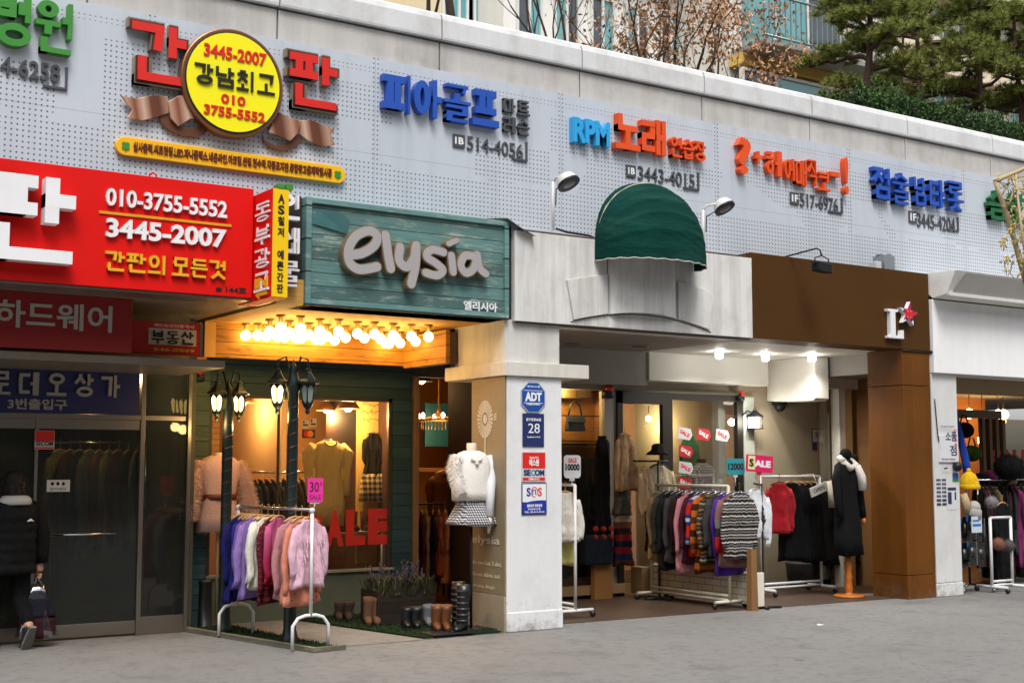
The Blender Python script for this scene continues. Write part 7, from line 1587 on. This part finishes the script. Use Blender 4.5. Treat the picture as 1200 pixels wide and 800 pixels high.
solo('fur_hat', m, cloth('black_fur','#0f0d0d'), 'big black fur hat on top of the corner shop rail', 'hat')
for i in range(6):
    c = P(1150+i*8, 562-(i % 2)*3, 1.2); m = M(); m.ball((c.x,1.2,c.z), .13, 12, 8, .8); solo('soft_goods', m, cloth('heap_%d' % i, ['#1c1a22','#7a1a4a','#20302c','#3a2a20','#a08a60','#22202a'][i]), 'knit hat in the row above the corner shop rail', 'hat', 'knit hats above the corner shop rail')

# clothes seen dimly through the entrance doors
rail_stand('clothes rail standing in the dim hall behind the glass entrance doors', (3.6,2.9,.006), (5.0-.45,2.9,.006), 1.85, steel_c, feet=False)
for i in range(9):
    garment('coat on the rail in the dim hall behind the entrance doors', 'coat', (3.66+i*.10, 2.9, 1.86), .44, .95+.12*(i % 2), cloth('hall_%d' % (i % 5), ['#8a7a58','#5a3a30','#2a2a2c','#6a6a50','#7a4a2a'][i % 5]), sl=.5, rot=.7+random.uniform(-.3,.3), t=.1, group='coats in the entrance hall')
# ================================================================== PERSON
def skin(name, joints, edges, mt, parent, levels=2):
    """one continuous limb surface grown along a skeleton"""
    me = bpy.data.meshes.new(name); off = LOC[parent.name]
    me.from_pydata([tuple(Vector(j[0])-off) for j in joints], edges, []); o = bpy.data.objects.new(name, me); C.objects.link(o)
    o.modifiers.new('skin', 'SKIN')
    for i, j in enumerate(joints):
        r = j[1] if isinstance(j[1], tuple) else (j[1], j[1]); me.skin_vertices[0].data[i].radius = r
    me.skin_vertices[0].data[0].use_root = True
    s_ = o.modifiers.new('sub', 'SUBSURF'); s_.levels = s_.render_levels = levels
    dg = bpy.context.evaluated_depsgraph_get(); m2 = bpy.data.meshes.new_from_object(o.evaluated_get(dg)); bpy.data.objects.remove(o); bpy.data.meshes.remove(me)
    for p in m2.polygons: p.use_smooth = True
    m2.materials.clear(); m2.materials.append(mt); o2 = bpy.data.objects.new(name, m2); C.objects.link(o2); o2.parent = parent; LOC[o2.name] = off; return o2
pc = Vector((P(12,700,1.5).x, 1.5, 0)); pn = thing('person', 'person in a black padded jacket and black trousers walking past the glass doors', 'person', pc)
hd_ = math.radians(12); fw = Vector((-math.sin(hd_), math.cos(hd_), 0)); rt = Vector((math.cos(hd_), math.sin(hd_), 0))
W = lambda r, f, z: pc+rt*r+fw*f+Vector((0,0,z))
sk = mat('skin', '#b98a6c', .5, bump=0)
J = [(W(0,0,.82),.09),(W(0,.0,.98),.10),(W(0,.01,1.16),.105),(W(0,.0,1.28),.07),(W(0,.01,1.34),.052),(W(0,.035,1.42),(.078,.088)),(W(0,.035,1.50),(.07,.08)),
     (W(-.16,0,1.25),.055),(W(-.225,.03,1.02),.042),(W(-.23,.12,.80),.032),(W(.16,0,1.25),.055),(W(.225,-.03,1.0),.042),(W(.25,-.03,.76),.030),
     (W(-.09,0,.78),.085),(W(-.095,.12,.45),.06),(W(-.095,.14,.10),.042),(W(.09,0,.78),.085),(W(.09,.02,.44),.06),(W(.09,-.22,.17),.042),(W(.252,-.03,.70),(.018,.036)),(W(.252,-.03,.66),(.016,.038))]
Ed = [(0,1),(1,2),(2,3),(3,4),(4,5),(5,6),(3,7),(7,8),(8,9),(3,10),(10,11),(11,12),(0,13),(13,14),(14,15),(0,16),(16,17),(17,18),(12,19),(19,20)]
body = skin('body', J, Ed, sk, pn)
m = M(); hc = W(.252,-.03,.65)
for k in range(4):
    d = fw*(.028-.019*k); m.tube([hc+d, hc+d+Vector((-.004,0,-.028)), hc+d+rt*-.016+Vector((0,0,-.048)), hc+d+rt*-.032+Vector((0,0,-.038))], [.0095,.009,.0085,.007], 8)
m.tube([hc+fw*.03+Vector((0,0,.03)), hc+fw*.045+rt*-.012, hc+fw*.035+rt*-.03+Vector((0,0,-.022))], [.011,.010,.008], 8); part('fingers', m, sk, pn)
m = M(); m.ball(W(-.03,.125,1.435), .012, 8, 6); m.ball(W(.03,.125,1.435), .012, 8, 6); m.tube([W(0,.118,1.44),W(0,.140,1.405),W(0,.118,1.395)], [.010,.016,.008], 8); m.tube([W(-.022,.115,1.37),W(0,.122,1.372),W(.022,.115,1.37)], .006, 6); part('face', m, sk, pn)
jm = cloth('padded_black', '#0b0b0d', 18, .3, .75)
m = M(); R = [(1.345,.075,.075,0,-.01),(1.315,.095,.085,0,-.01),(1.285,.155,.10,0,-.005),(1.25,.195,.118,0,0),(1.20,.205,.13,0,0)]
for i in range(1, 26): f = i/25; q = .010*abs(math.sin(f*math.pi*6)); R.append((1.20-.54*f, .203-.006*math.sin(f*3.1)+q, .135+.012*f+q, 0, 0))
loft(m, R, 26, .006, 4, 5); ca_, sa_ = math.cos(hd_), math.sin(hd_); m.v = [tuple(W(v[0], v[1], v[2])) for v in m.v]
for s_, el, wr in ((-1, (-.262,.03,1.0), (-.255,.12,.79)), (1, (.262,-.03,.99), (.268,-.03,.74))):
    a_ = [W(s_*.15,0,1.255), W(s_*.205,0,1.215)]; e_, w_ = W(*el), W(*wr)
    for f in (.33,.66,1): a_.append(a_[1]+(e_-a_[1])*f)
    for f in (.33,.66,1): a_.append(e_+(w_-e_)*f)
    m.tube(a_, [.06,.078,.080,.074,.074,.070,.064,.052], 14)
part('jacket', m, jm, pn)
skin('trousers', [(W(0,0,.84),(.135,.11)),(W(-.095,.0,.72),.10),(W(-.098,.12,.45),.078),(W(-.097,.14,.16),.06),(W(.095,.0,.72),.10),(W(.092,.02,.44),.078),(W(.09,-.19,.21),.06)], [(0,1),(1,2),(2,3),(0,4),(4,5),(5,6)], cloth('trousers_black','#0c0c0e'), pn)
m = M(); m.lathe([(.13,1.265),(.145,1.285),(.135,1.32),(.11,1.345),(.08,1.35)], W(0,-.035,0), 20, 1, .8); part('hood', m, cloth('hood_grey','#6d6d72'), pn)
m = M(); q = W(0,.015,1.455); m.lathe([(.060,-.155),(.088,-.13),(.101,-.07),(.104,-.01),(.100,.04),(.080,.085),(.048,.110),(.001,.118)], q, 26, .95, 1.08); hr = part('hair', m, mat('hair_black','#14100e',.45,var=.4,bump=.5,bscale=120), pn); f2 = M(); fur(f2, m, 9000, .07, .0025, 1.4, 12); part('hair_strands', f2, mat('hair_strand','#1c1613',.4,bump=0), hr)
lg = W(.10,-.135,1.12); m = M(); m.tube([lg+rt*-.03, lg+Vector((0,0,.012)), lg+rt*.03], [.006,.012,.005], 6); part('chest_mark', m, white_l, pn)
sh, so = mat('sneaker_black','#1a1a1c',.5,bump=.1), mat('sneaker_sole','#6c6a66',.7)
def sneaker(base, f, up):
    m = M(); m.tube([base-f*.06+up*.055, base-f*.02+up*.065, base+f*.07+up*.045, base+f*.16+up*.035, base+f*.19+up*.03], [.036,.045,.043,.036,.015], 12); s_ = part('shoe', m, sh, pn)
    m = M(); sd = f.cross(up); pl = [(-.085,.03),(-.085,-.03),(-.02,-.036),(.10,-.046),(.18,-.035),(.205,0),(.18,.035),(.10,.046),(-.02,.036)]; m.prism([(a_, b2) for a_, b2 in pl][::-1], base, f, sd, up, -.004, .022); part('sole', m, so, s_)
    m = M(); m.tube([base-f*.02+up*.07, base-f*.025+up*.15], [.036,.04], 12); part('sock', m, cloth('sock_white','#d5d5d8'), pn)
sneaker(W(-.097,.13,.006), fw, Vector((0,0,1)))
up2 = (Vector((0,0,1))*.55-fw*.83*-1*-1).normalized(); f2 = (fw*.55-Vector((0,0,1))*.83*1).normalized(); up2 = (Vector((0,0,1))*.55+fw*.83).normalized(); sneaker(W(.09,-.23,.13), f2, up2)
hb = hc+rt*-.012+Vector((0,0,-.05)); o = thing('carrier_bag', 'clear plastic carrier bag of dark blue and maroon clothes in the walking person\'s hand', 'bag', (hb.x, hb.y, hb.z-.52))
def bagm(z0, z1, r0, seed):
    m = M(); R = []
    for i in range(7):
        f = i/6; z = z1+(z0-z1)*f; R.append((z, r0[0]+(r0[1]-r0[0])*f, (r0[0]+(r0[1]-r0[0])*f)*.55, 0, 0))
    loft(m, R, 20, .02, 5, seed); return shift(m, hb)
m = bagm(hb.z-.52, hb.z-.04, (.06,.185), 3)
def film():
    b = NB('clear_film'); b.n.remove(b.b); tr = b.node('ShaderNodeBsdfTransparent'); tr.inputs[0].default_value = (.86,.88,.92,1); g_ = b.node('ShaderNodeBsdfGlossy'); g_.inputs['Roughness'].default_value = .12
    mx = b.node('ShaderNodeMixShader'); f = b.math('ADD', b.math('MULTIPLY', b.ramp(b.noise(14, 4), [(.45, 0), (.7, 1)]), .40), .20); b.link(f, mx.inputs[0]); b.link(tr.outputs[0], mx.inputs[1]); b.link(g_.outputs[0], mx.inputs[2]); b.link(mx.outputs[0], b.out.inputs[0]); return b.m
part('bag_film', m, film(), o)
part('blue_clothes', bagm(hb.z-.34, hb.z-.17, (.12,.155), 5), cloth('bag_navy','#1d1f2a'), o); part('maroon_clothes', bagm(hb.z-.51, hb.z-.345, (.155,.165), 7), cloth('bag_maroon','#3a1820'), o)
m = M(); m.tube([hb+rt*-.04+Vector((0,0,-.06)), hb+rt*-.01+Vector((0,0,.012)), hb+rt*.04+Vector((0,0,-.06))], .010, 6); part('handle', m, mat('bag_handle','#9a9aa2',.3,bump=0), o)
m = M(); g = G(247,738,0); m.lathe([(.075,0),(.075,.015),(.07,.02),(.062,.42),(.072,.44),(.072,.46)], (g.x-.02,g.y+.12,.02), 16); solo('umbrella_stand', m, mat('bin_black','#141416',.4), 'black waste bin behind the farther lantern post', 'bin')
# ================================================================== STRAW COLOURED BRANCHES AT THE STREET EDGE
o = thing('street_tree', 'bare street tree branches wrapped in straw coloured cord and light strings', 'tree', (G(1262,740,0).x, -1.6, 0))
straw = mat('straw_cord', '#b5a07a', .8, var=.35, bump=.3); Yt = -1.6
T = lambda px, py, dy=0: P(px, py, Yt+dy)
m = M(); base = T(1262, 740); base.z = 0
def limb(m, pts, r0, r1):
    n = len(pts); m.tube(pts, [(r0+(r1-r0)*i/(n-1))*1.35 for i in range(n)], 8)
m2 = M(); limb(m2, [base, T(1250,560), T(1238,450), T(1222,400)], .09, .05); part('trunk', m2, mat('bark_grey','#5a5048',.9,bump=.4), o)
limb(m, [T(1222,400), T(1208,350), T(1198,315), T(1189,282), T(1180,252), T(1172,230), T(1166,213)], .030, .016)
limb(m, [T(1166,213), T(1176,208), T(1188,203), T(1202,197,-.1), T(1222,190,-.1)], .020, .016)
limb(m, [T(1200,330), T(1202,300,-.2), T(1196,260,-.2), T(1192,225,-.1), T(1190,200)], .015, .008)
limb(m, [T(1222,400), T(1215,330,-.2), T(1210,270,-.2), T(1206,200,-.2)], .025, .010)
limb(m, [T(1178,246), T(1184,236,-.1), T(1188,222,-.1), T(1187,207)], .009, .006); limb(m, [T(1186,272), T(1194,262,-.1), T(1203,256,-.1)], .010, .006); limb(m, [T(1173,232), T(1181,214), T(1186,205)], .008, .005)
for k in range(9):
    x, y = random.uniform(1170,1200), random.uniform(206,320); q = [T(x, y, random.uniform(-.2,.1))]
    for j in range(5): q.append(q[-1]+Vector((random.uniform(-.06,.08), random.uniform(-.04,.04), random.uniform(-.07,.06))))
    limb(m, q, .007, .003)
part('branch', m, straw, o)
m = M()
for k in range(150):
    x = random.uniform(1168,1206); y = random.uniform(205,330)
    if x < 1166+(y-205)*.27-3: continue
    p = T(x, y, random.uniform(-.15,.1)); l = random.uniform(.03,.06); d = Vector((random.uniform(-1,1), random.uniform(-1,1), random.uniform(-1,1))).normalized()
    m.tube([p, p+d*l, p+d*l*1.4+Vector((0,0,-.02))], [.006,.012,.004], 5)
for x, y in ((1174,282),(1177,286),(1180,300),(1182,303),(1185,268),(1190,262),(1196,272),(1178,278)):
    p = T(x, y, -.1); m.tube([p+Vector((-.06,0,-.02)), p, p+Vector((.04,0,-.04))], [.008,.014,.006], 6); m.tube([p+Vector((-.02,0,-.08)), p], [.007,.012], 6)
part('bow_light', m, mat('bow_straw','#c4ae6a',.7,var=.3), o)
m = M()
for k in range(5):
    q = [T(1168+k*8, 212+k*6, -.1)]
    for j in range(7): q.append(q[-1]+Vector((random.uniform(-.02,.08), random.uniform(-.03,.03), random.uniform(-.10,.05))))
    m.tube(q, .004, 4)
part('light_string', m, mat('string_dark','#33323a',.6,bump=0), o)

# ================================================================== ROOF TERRACE TREES AND HEDGE
ZT = 5.5
def branch_tree(tips, m, p, d, r, ln, depth, spread, up, rnd, wob=.12):
    pts, q = [p], p
    n = 4
    for i in range(n):
        d = (d+Vector((rnd.uniform(-wob,wob), rnd.uniform(-wob,wob), rnd.uniform(-wob,wob)+up*.06))).normalized(); q = q+d*(ln/n); pts.append(q)
    r1 = r*.62; m.tube(pts, [r+(r1-r)*i/n for i in range(n+1)], 6 if r > .012 else 4, False)
    if depth == 0: tips.append((q, d)); return
    for k in range(rnd.choice((2,2,3))):
        i = n if k == 0 else rnd.choice((2,3,4)); a = rnd.uniform(0, 6.3); s = Vector((math.cos(a), math.sin(a), rnd.uniform(-.2,.5)))
        branch_tree(tips, m, pts[i], (d+s*spread*(.35 if k == 0 else 1)).normalized(), r1*(.9 if k == 0 else .7), ln*rnd.uniform(.66,.85), depth-1, spread, up, rnd, wob)
    if depth <= 2: tips.append((q, d))
def leaf(m, p, l, w_, rnd, droop=.3):
    d = Vector((rnd.uniform(-1,1), rnd.uniform(-1,1), rnd.uniform(-1,1)-droop)).normalized(); s = d.cross(Vector((rnd.uniform(-1,1), rnd.uniform(-1,1), rnd.uniform(-1,1))))
    if s.length < .05: return
    s = s.normalized()*w_; m.add([p, p+d*l*.5+s, p+d*l, p+d*l*.5-s], [(0,1,2,3)], False)
def leafmat(name, cs):
    b = NB(name); g_ = b.node('ShaderNodeNewGeometry'); c = b.ramp(g_.outputs['Random Per Island'], [(i/(len(cs)-1), L(c)) for i, c in enumerate(cs)]); m = b.set(c, .75, 0, .25)
    return m
dry = leafmat('dry_leaf', ['#80573c','#a27552','#b98a64','#cca27c','#8d6245']); bark = mat('bark_brown','#3a2c22',.9,var=.3,bump=.5)
def bare_tree(label, px, Y, stems, ln, nleaf, seed, depth=5, spread=.75, r=.06):
    rnd = random.Random(seed); c = P(px, 60, Y); o = thing('leafless_tree' if nleaf == 0 else 'oak_tree', label, 'tree', (c.x, Y, ZT)); m = M(); tips = []
    for s in range(stems):
        a = 6.28*s/stems+rnd.uniform(-.4,.4); branch_tree(tips, m, Vector((c.x+math.cos(a)*.04, Y+math.sin(a)*.04, ZT)), Vector((math.cos(a)*.28*(stems > 1), math.sin(a)*.2*(stems > 1), 1)).normalized(), r, ln, depth, spread, 1.0, rnd)
    part('trunk', m, bark, o)
    if nleaf:
        m = M()
        for p, d in tips:
            for k in range(nleaf): leaf(m, p-d*rnd.uniform(0,.35)+Vector((rnd.gauss(0,.07), rnd.gauss(0,.07), rnd.gauss(0,.07))), rnd.uniform(.05,.10), rnd.uniform(.012,.022), rnd)
        part('crown', m, dry, o)
bare_tree('thick bare trunk standing behind the parapet above the blue letters', 531, 2.0, 1, 1.6, 0, 21, 4, .6, .085)
bare_tree('slender pale trunk at the far end of the parapet, first of the terrace trees', 505, 2.2, 1, 1.5, 0, 22, 4, .7, .045)
bare_tree('many stemmed thinly leaved tree behind the parapet', 650, 2.0, 4, 1.1, 2, 5, 5, .75, .035)
bare_tree('brown leaved oak between the many stemmed tree and the balcony', 742, 2.3, 3, 1.0, 4, 13, 4, .8, .04)
bare_tree('densely brown leaved oak beside the yellow banded balcony', 800, 2.1, 4, .95, 9, 8, 4, .8, .045)
bare_tree('small brown leaved oak touching the balcony railing', 858, 2.6, 2, 1.0, 6, 33, 5, .75, .04)
# pines
needle = leafmat('pine_needle', ['#46592a','#66742f','#87893a','#566a2e','#97924a','#3f5228']); pbark = mat('pine_bark','#4a3226',.9,var=.35,bump=.6)
def pine(label, px, Y, z_first, ztop, seed, lean=.0, reach=1.3, tufts=26, limbs=11, r=.09):
    rnd = random.Random(seed); c = P(px, 110, Y); o = thing('pine_tree', label, 'tree', (c.x, Y, ZT)); m = M(); n = 9; tp = []
    for i in range(n+1): f = i/n; tp.append(Vector((c.x+lean*f*f+.06*math.sin(f*7+seed), Y+.05*math.cos(f*5), ZT+(ztop-ZT)*f)))
    m.tube(tp, [r*(1-.7*i/n) for i in range(n+1)], 10, False); ends = []
    for k in range(limbs):
        f = (k+.5)/limbs; z = z_first+(ztop-z_first)*f; i = min(n-1, int((z-ZT)/(ztop-ZT)*n)); p = tp[i]+(tp[i+1]-tp[i])*(((z-ZT)/(ztop-ZT)*n)-i); a = k*2.4+rnd.uniform(-.4,.4); R = reach*(1-.55*f)*rnd.uniform(.75,1.15)
        d = Vector((math.cos(a), math.sin(a)*.8, 0)); pts = [p]
        for j in range(1, 6): g_ = j/5; pts.append(p+d*R*g_+Vector((rnd.uniform(-.06,.06), rnd.uniform(-.06,.06), .22*math.sin(g_*3.5)*R*.4+rnd.uniform(-.04,.04))))
        m.tube(pts, [.032*(1-.7*j/5)*(1.3-.6*f) for j in range(6)], 6, False)
        for j in range(2, 6):
            for s in range(4):
                q = pts[j]+Vector((rnd.gauss(0,.17), rnd.gauss(0,.17), rnd.uniform(-.02,.12))); m.tube([pts[j], (pts[j]+q)/2+Vector((0,0,.02)), q], [.010,.007,.004], 4, False); ends.append((q, j))
    part('trunk', m, pbark, o); m = M()
    for q, j in ends:
        for _ in range(tufts//5+1):
            b_ = q+Vector((rnd.gauss(0,.07), rnd.gauss(0,.07), rnd.uniform(-.03,.07)))
            for k in range(46):
                d = Vector((rnd.gauss(0,1), rnd.gauss(0,1), rnd.gauss(.55,.7))).normalized(); l = rnd.uniform(.08,.15); s = d.cross(Vector((rnd.uniform(-1,1), rnd.uniform(-1,1), 0)))
                if s.length < .05: continue
                s = s.normalized()*.006; m.add([b_-s, b_+s, b_+d*l], [(0,1,2)], False)
    part('crown', m, needle, o)
pine('dark pine in front of the yellow banded balcony', 1013, 2.4, 7.45, 9.5, 3, .12, .98, 22, 12, .085)
pine('leaning pine in the middle of the hedge row', 1080, 3.6, 7.75, 9.8, 14, -.25, 1.7, 20, 12, .075)
pine('tall pine rising behind the far part of the hedge', 1145, 3.0, 7.6, 9.7, 25, .2, 1.5, 22, 13, .08)
pine('outermost pine at the far end of the hedge', 1195, 2.6, 7.3, 9.4, 31, -.1, 1.4, 22, 12, .085)
pine('slim farther pine seen between the nearer pines', 1052, 6.0, 7.6, 10.2, 44, .2, 1.6, 18, 11, .07)
# hedge
rnd = random.Random(9); o = thing('hedge', 'dense dark green clipped hedge along the terrace edge under the pines', 'hedge', (19, 1.5, ZT)); hx0, hx1 = 13.75, 25.0
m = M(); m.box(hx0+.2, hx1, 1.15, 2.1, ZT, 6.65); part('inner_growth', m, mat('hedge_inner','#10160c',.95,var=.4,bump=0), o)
m = M(); lm = leafmat('hedge_leaf', ['#1e3014','#2f4722','#43602e','#26391a','#5a7a3c'])
for k in range(34000):
    x = hx0+(hx1-hx0)*rnd.random()**1.25; top = 6.72+.10*noise.noise(Vector((x*1.3, 0, 0)))+.06*noise.noise(Vector((x*4, 3, 0)))
    f = rnd.random(); y, z = (1.10+rnd.gauss(0,.05), rnd.uniform(5.9, top)) if f < .62 else (rnd.uniform(1.1, 2.1), top+rnd.gauss(0,.035))
    if x < hx0+.4 and rnd.random() < .2: z += rnd.uniform(0,.12)
    leaf(m, Vector((x, y, z)), rnd.uniform(.035,.06), rnd.uniform(.010,.018), rnd, -.3)
part('leaves', m, lm, o)
m = M()
for k in range(60):
    x = hx0+rnd.uniform(.0,1.6) if k < 40 else rnd.uniform(hx0, hx1-4); y = rnd.uniform(1.1,1.5); z0 = 6.6; z1 = z0+rnd.uniform(.18,.42); m.tube([(x,y,z0),(x+rnd.uniform(-.05,.05),y,z1)], .004, 4, False)
    for j in range(9): leaf(m, Vector((x, y, z0+(z1-z0)*(.3+.7*j/8))), .05, .014, rnd, -.5)
part('shoots', m, lm, o)

# ================================================================== APARTMENT BUILDINGS BEHIND
YA = 9.0
o = thing('apartment_building', 'pale apartment building with yellow banded balcony and teal windows behind the parapet', 'building', (18, YA+3, 5.4))
xr = P(1007, 100, YA).x; xl = P(868, 62, YA).x
zb0, zb1 = P(870,75,YA).z, P(870,62,YA).z
wa = mat('apartment_plaster','#d8d3c8',.8,var=.06,streak=.12); yl = mat('balcony_yellow','#d9b25a',.7,var=.08,streak=.15)
tg = mat('teal_glass','#5f9da0',.08,.0,var=.25,nscale=.8,bump=0,spec=.9); dg_ = mat('dark_glass','#3c4448',.08,0,var=.3,bump=0,spec=.8); fr_ = mat('window_white','#d6d6d2',.5,bump=0)
m = M(); m.box(xl, xr, YA, YA+6, 5.4, P(870,72,YA).z-1.75); m.box(xl, xr, YA+.35, YA+6, 7.4, 16); part('wall', m, wa, o)
m = M(); m.box(xl-.02, xr+.02, YA-.05, YA+.35, zb0, zb1); part('yellow_band', m, yl, o)
m = M(); m.box(xl, xr+.35, YA-.75, YA+.3, zb1+.01, zb1+.11); part('balcony_slab', m, mat('slab_grey','#8c8a86',.7,grime=.3), o)
def win(parent, x0, x1, z0, z1, Y, panes, gm):
    m = M(); t = .06; m.box(x0-t, x1+t, Y-.06, Y+.05, z1, z1+t); m.box(x0-t, x1+t, Y-.06, Y+.05, z0-t, z0); m.box(x0-t, x0, Y-.055, Y+.05, z0, z1); m.box(x1, x1+t, Y-.055, Y+.05, z0, z1)
    for k in range(1, len(panes)): xx = x0+(x1-x0)*panes[k]; m.box(xx-.03, xx+.03, Y-.054, Y+.05, z0, z1)
    f = part('window', m, fr_, parent); q = panes+[1.0]
    for k in range(len(panes)):
        m = M(); m.box(x0+(x1-x0)*q[k]+.03*(k > 0), x0+(x1-x0)*q[k+1]-.03*(k < len(panes)-1), Y-.01, Y+.02, z0, z1); part('pane', m, gm[k % len(gm)], f)
win(o, xl+.05, xr-.12, zb0-1.65, zb0-.14, YA, [0, .27, .76], [dg_, tg, dg_])
win(o, xl+.3, xr-.25, zb1+.25, zb1+2.5, YA+.33, [0, .33, .66], [tg, tg, dg_])
m = M(); yr = YA-.70; zr0, zr1 = zb1+.12, zb1+1.22
for zz in (zr0+.08, zr1-.14, zr1): m.tube([(xl,yr,zz),(xr+.3,yr,zz)], .028, 6)
m.tube([(xr+.3,yr,zr1),(xr+.3,YA+.3,zr1)], .028, 6); m.tube([(xr+.3,yr,zr0+.08),(xr+.3,YA+.3,zr0+.08)], .028, 6)
x = xl
while x < xr+.3: m.box(x-.012, x+.012, yr-.012, yr+.012, zr0+.08, zr1-.14); x += .155
y = yr
while y < YA+.3: m.box(xr+.288, xr+.312, y-.012, y+.012, zr0+.08, zr1-.14); y += .155
part('balcony_railing', m, mat('railing_grey','#7f8c8c',.4,.5,bump=0), o)
m = M(); m.box(xr-.55, xr-.02, YA-.45, YA-.02, zb1+.16, zb1+.95)
for k in range(8): m.box(xr-.53, xr-.04, YA-.47, YA-.455, zb1+.22+k*.085, zb1+.26+k*.085)
part('air_conditioner', m, mat('aircon_white','#c9c8c0',.5), o)
# lower pale block behind the oaks
YB_ = 11.0
o = thing('apartment_building', 'white block with rows of grey and teal windows behind the brown leaved oaks', 'building', (14, YB_+3, 5.4))
wb_ = mat('block_white','#e6e4de',.8,var=.05,streak=.1); x0, x1 = P(590,40,YB_).x, P(855,60,YB_).x
m = M(); m.box(x0, x1, YB_, YB_+6, 5.4, 17); part('wall', m, wb_, o)
m = M(); 
for zz in (9.35, 12.3): m.box(x0-.05, x1+.05, YB_-.45, YB_-.001, zz, zz+.25)
part('floor_ledge', m, wb_, o)
n = 6
for i in range(n):
    for zz in (7.6, 10.3, 13.0):
        a = x0+.35+(x1-x0-.5)*i/n; win(o, a, a+(x1-x0)/n*.52, zz, zz+1.25, YB_, [0, .5], [tg, dg_] if (i+int(zz)) % 2 else [dg_, tg])
# cream building at the far end of the parapet and the pale tower behind the pines
o = thing('apartment_building', 'cream plastered building behind the bare trunk at the upper edge', 'building', (8, 15, 5.4))
m = M(); m.box(P(430,10,12).x, P(600,40,12).x, 12, 18, 5.4, 18); part('wall', m, mat('cream_plaster','#d8c7a4',.8,var=.06,streak=.1), o)
for i in range(3):
    xx = P(520+i*28,10,12).x; win(o, xx, xx+.7, 10.6, 12.0, 12, [0,.5], [tg])
YC = 16.0
o = thing('apartment_building', 'sunlit pale high rise with many balconies behind the pines', 'building', (32, YC+3, 5.4))
x0, x1 = P(985,60,YC).x, P(1260,60,YC).x
m = M(); m.box(x0, x1, YC, YC+8, 5.4, 28); part('wall', m, mat('tower_cream','#e2d8c4',.8,var=.05), o)
m = M(); 
for k in range(7): m.box(x0-.1, x1+.1, YC-.9, YC-.001, 8.2+k*2.8, 8.45+k*2.8); m.box(x0-.1, x1+.1, YC-.9, YC-.82, 8.45+k*2.8, 9.3+k*2.8)
part('balcony', m, mat('balcony_cream','#d9c9ae',.8,var=.06), o)
for i in range(9):
    for k in range(4):
        a = x0+.5+(x1-x0-.6)*i/9; win(o, a, a+(x1-x0)/9*.66, 9.45+k*2.8, 10.75+k*2.8, YC, [0,.5], [tg, dg_] if (i+k) % 3 else [dg_])
for px, hx_ in ((1010,'#d4d1ca'),(1130,'#cfc6b4')):
    pass
# ================================================================== THE OTHER SIDE OF THE STREET (unseen row, added: shades the shop fronts and shows in their glass)
o = thing('added_office_row', 'plain grey office row across the street mirrored in the shop glass', 'building', (10, -33, 0))
m = M(); m.box(-60, 80, -44, -33, 0, 21); part('wall', m, mat('office_render','#77787a',.8,var=.15,nscale=.3,streak=.2,bump=0), o)
m = M()
for k in range(6):
    for i in range(34): m.box(-58+i*4, -55.4+i*4, -33.0, -32.95, 1.0+k*3.3, 2.9+k*3.3)
part('window_glass', m, dg_, o)

m = M(); q = G(961,732,.006); m.add([(q.x-.03,q.y-.02,.006),(q.x+.03,q.y-.03,.012),(q.x+.035,q.y+.02,.007),(q.x,q.y+.03,.018),(q.x-.03,q.y+.02,.008)], [(0,1,2,3,4)], False); solo('paper_scrap', m, mat('litter_paper','#d5d8de',.6,bump=0), 'small scrap of pale paper lying on the pavement', 'litter')
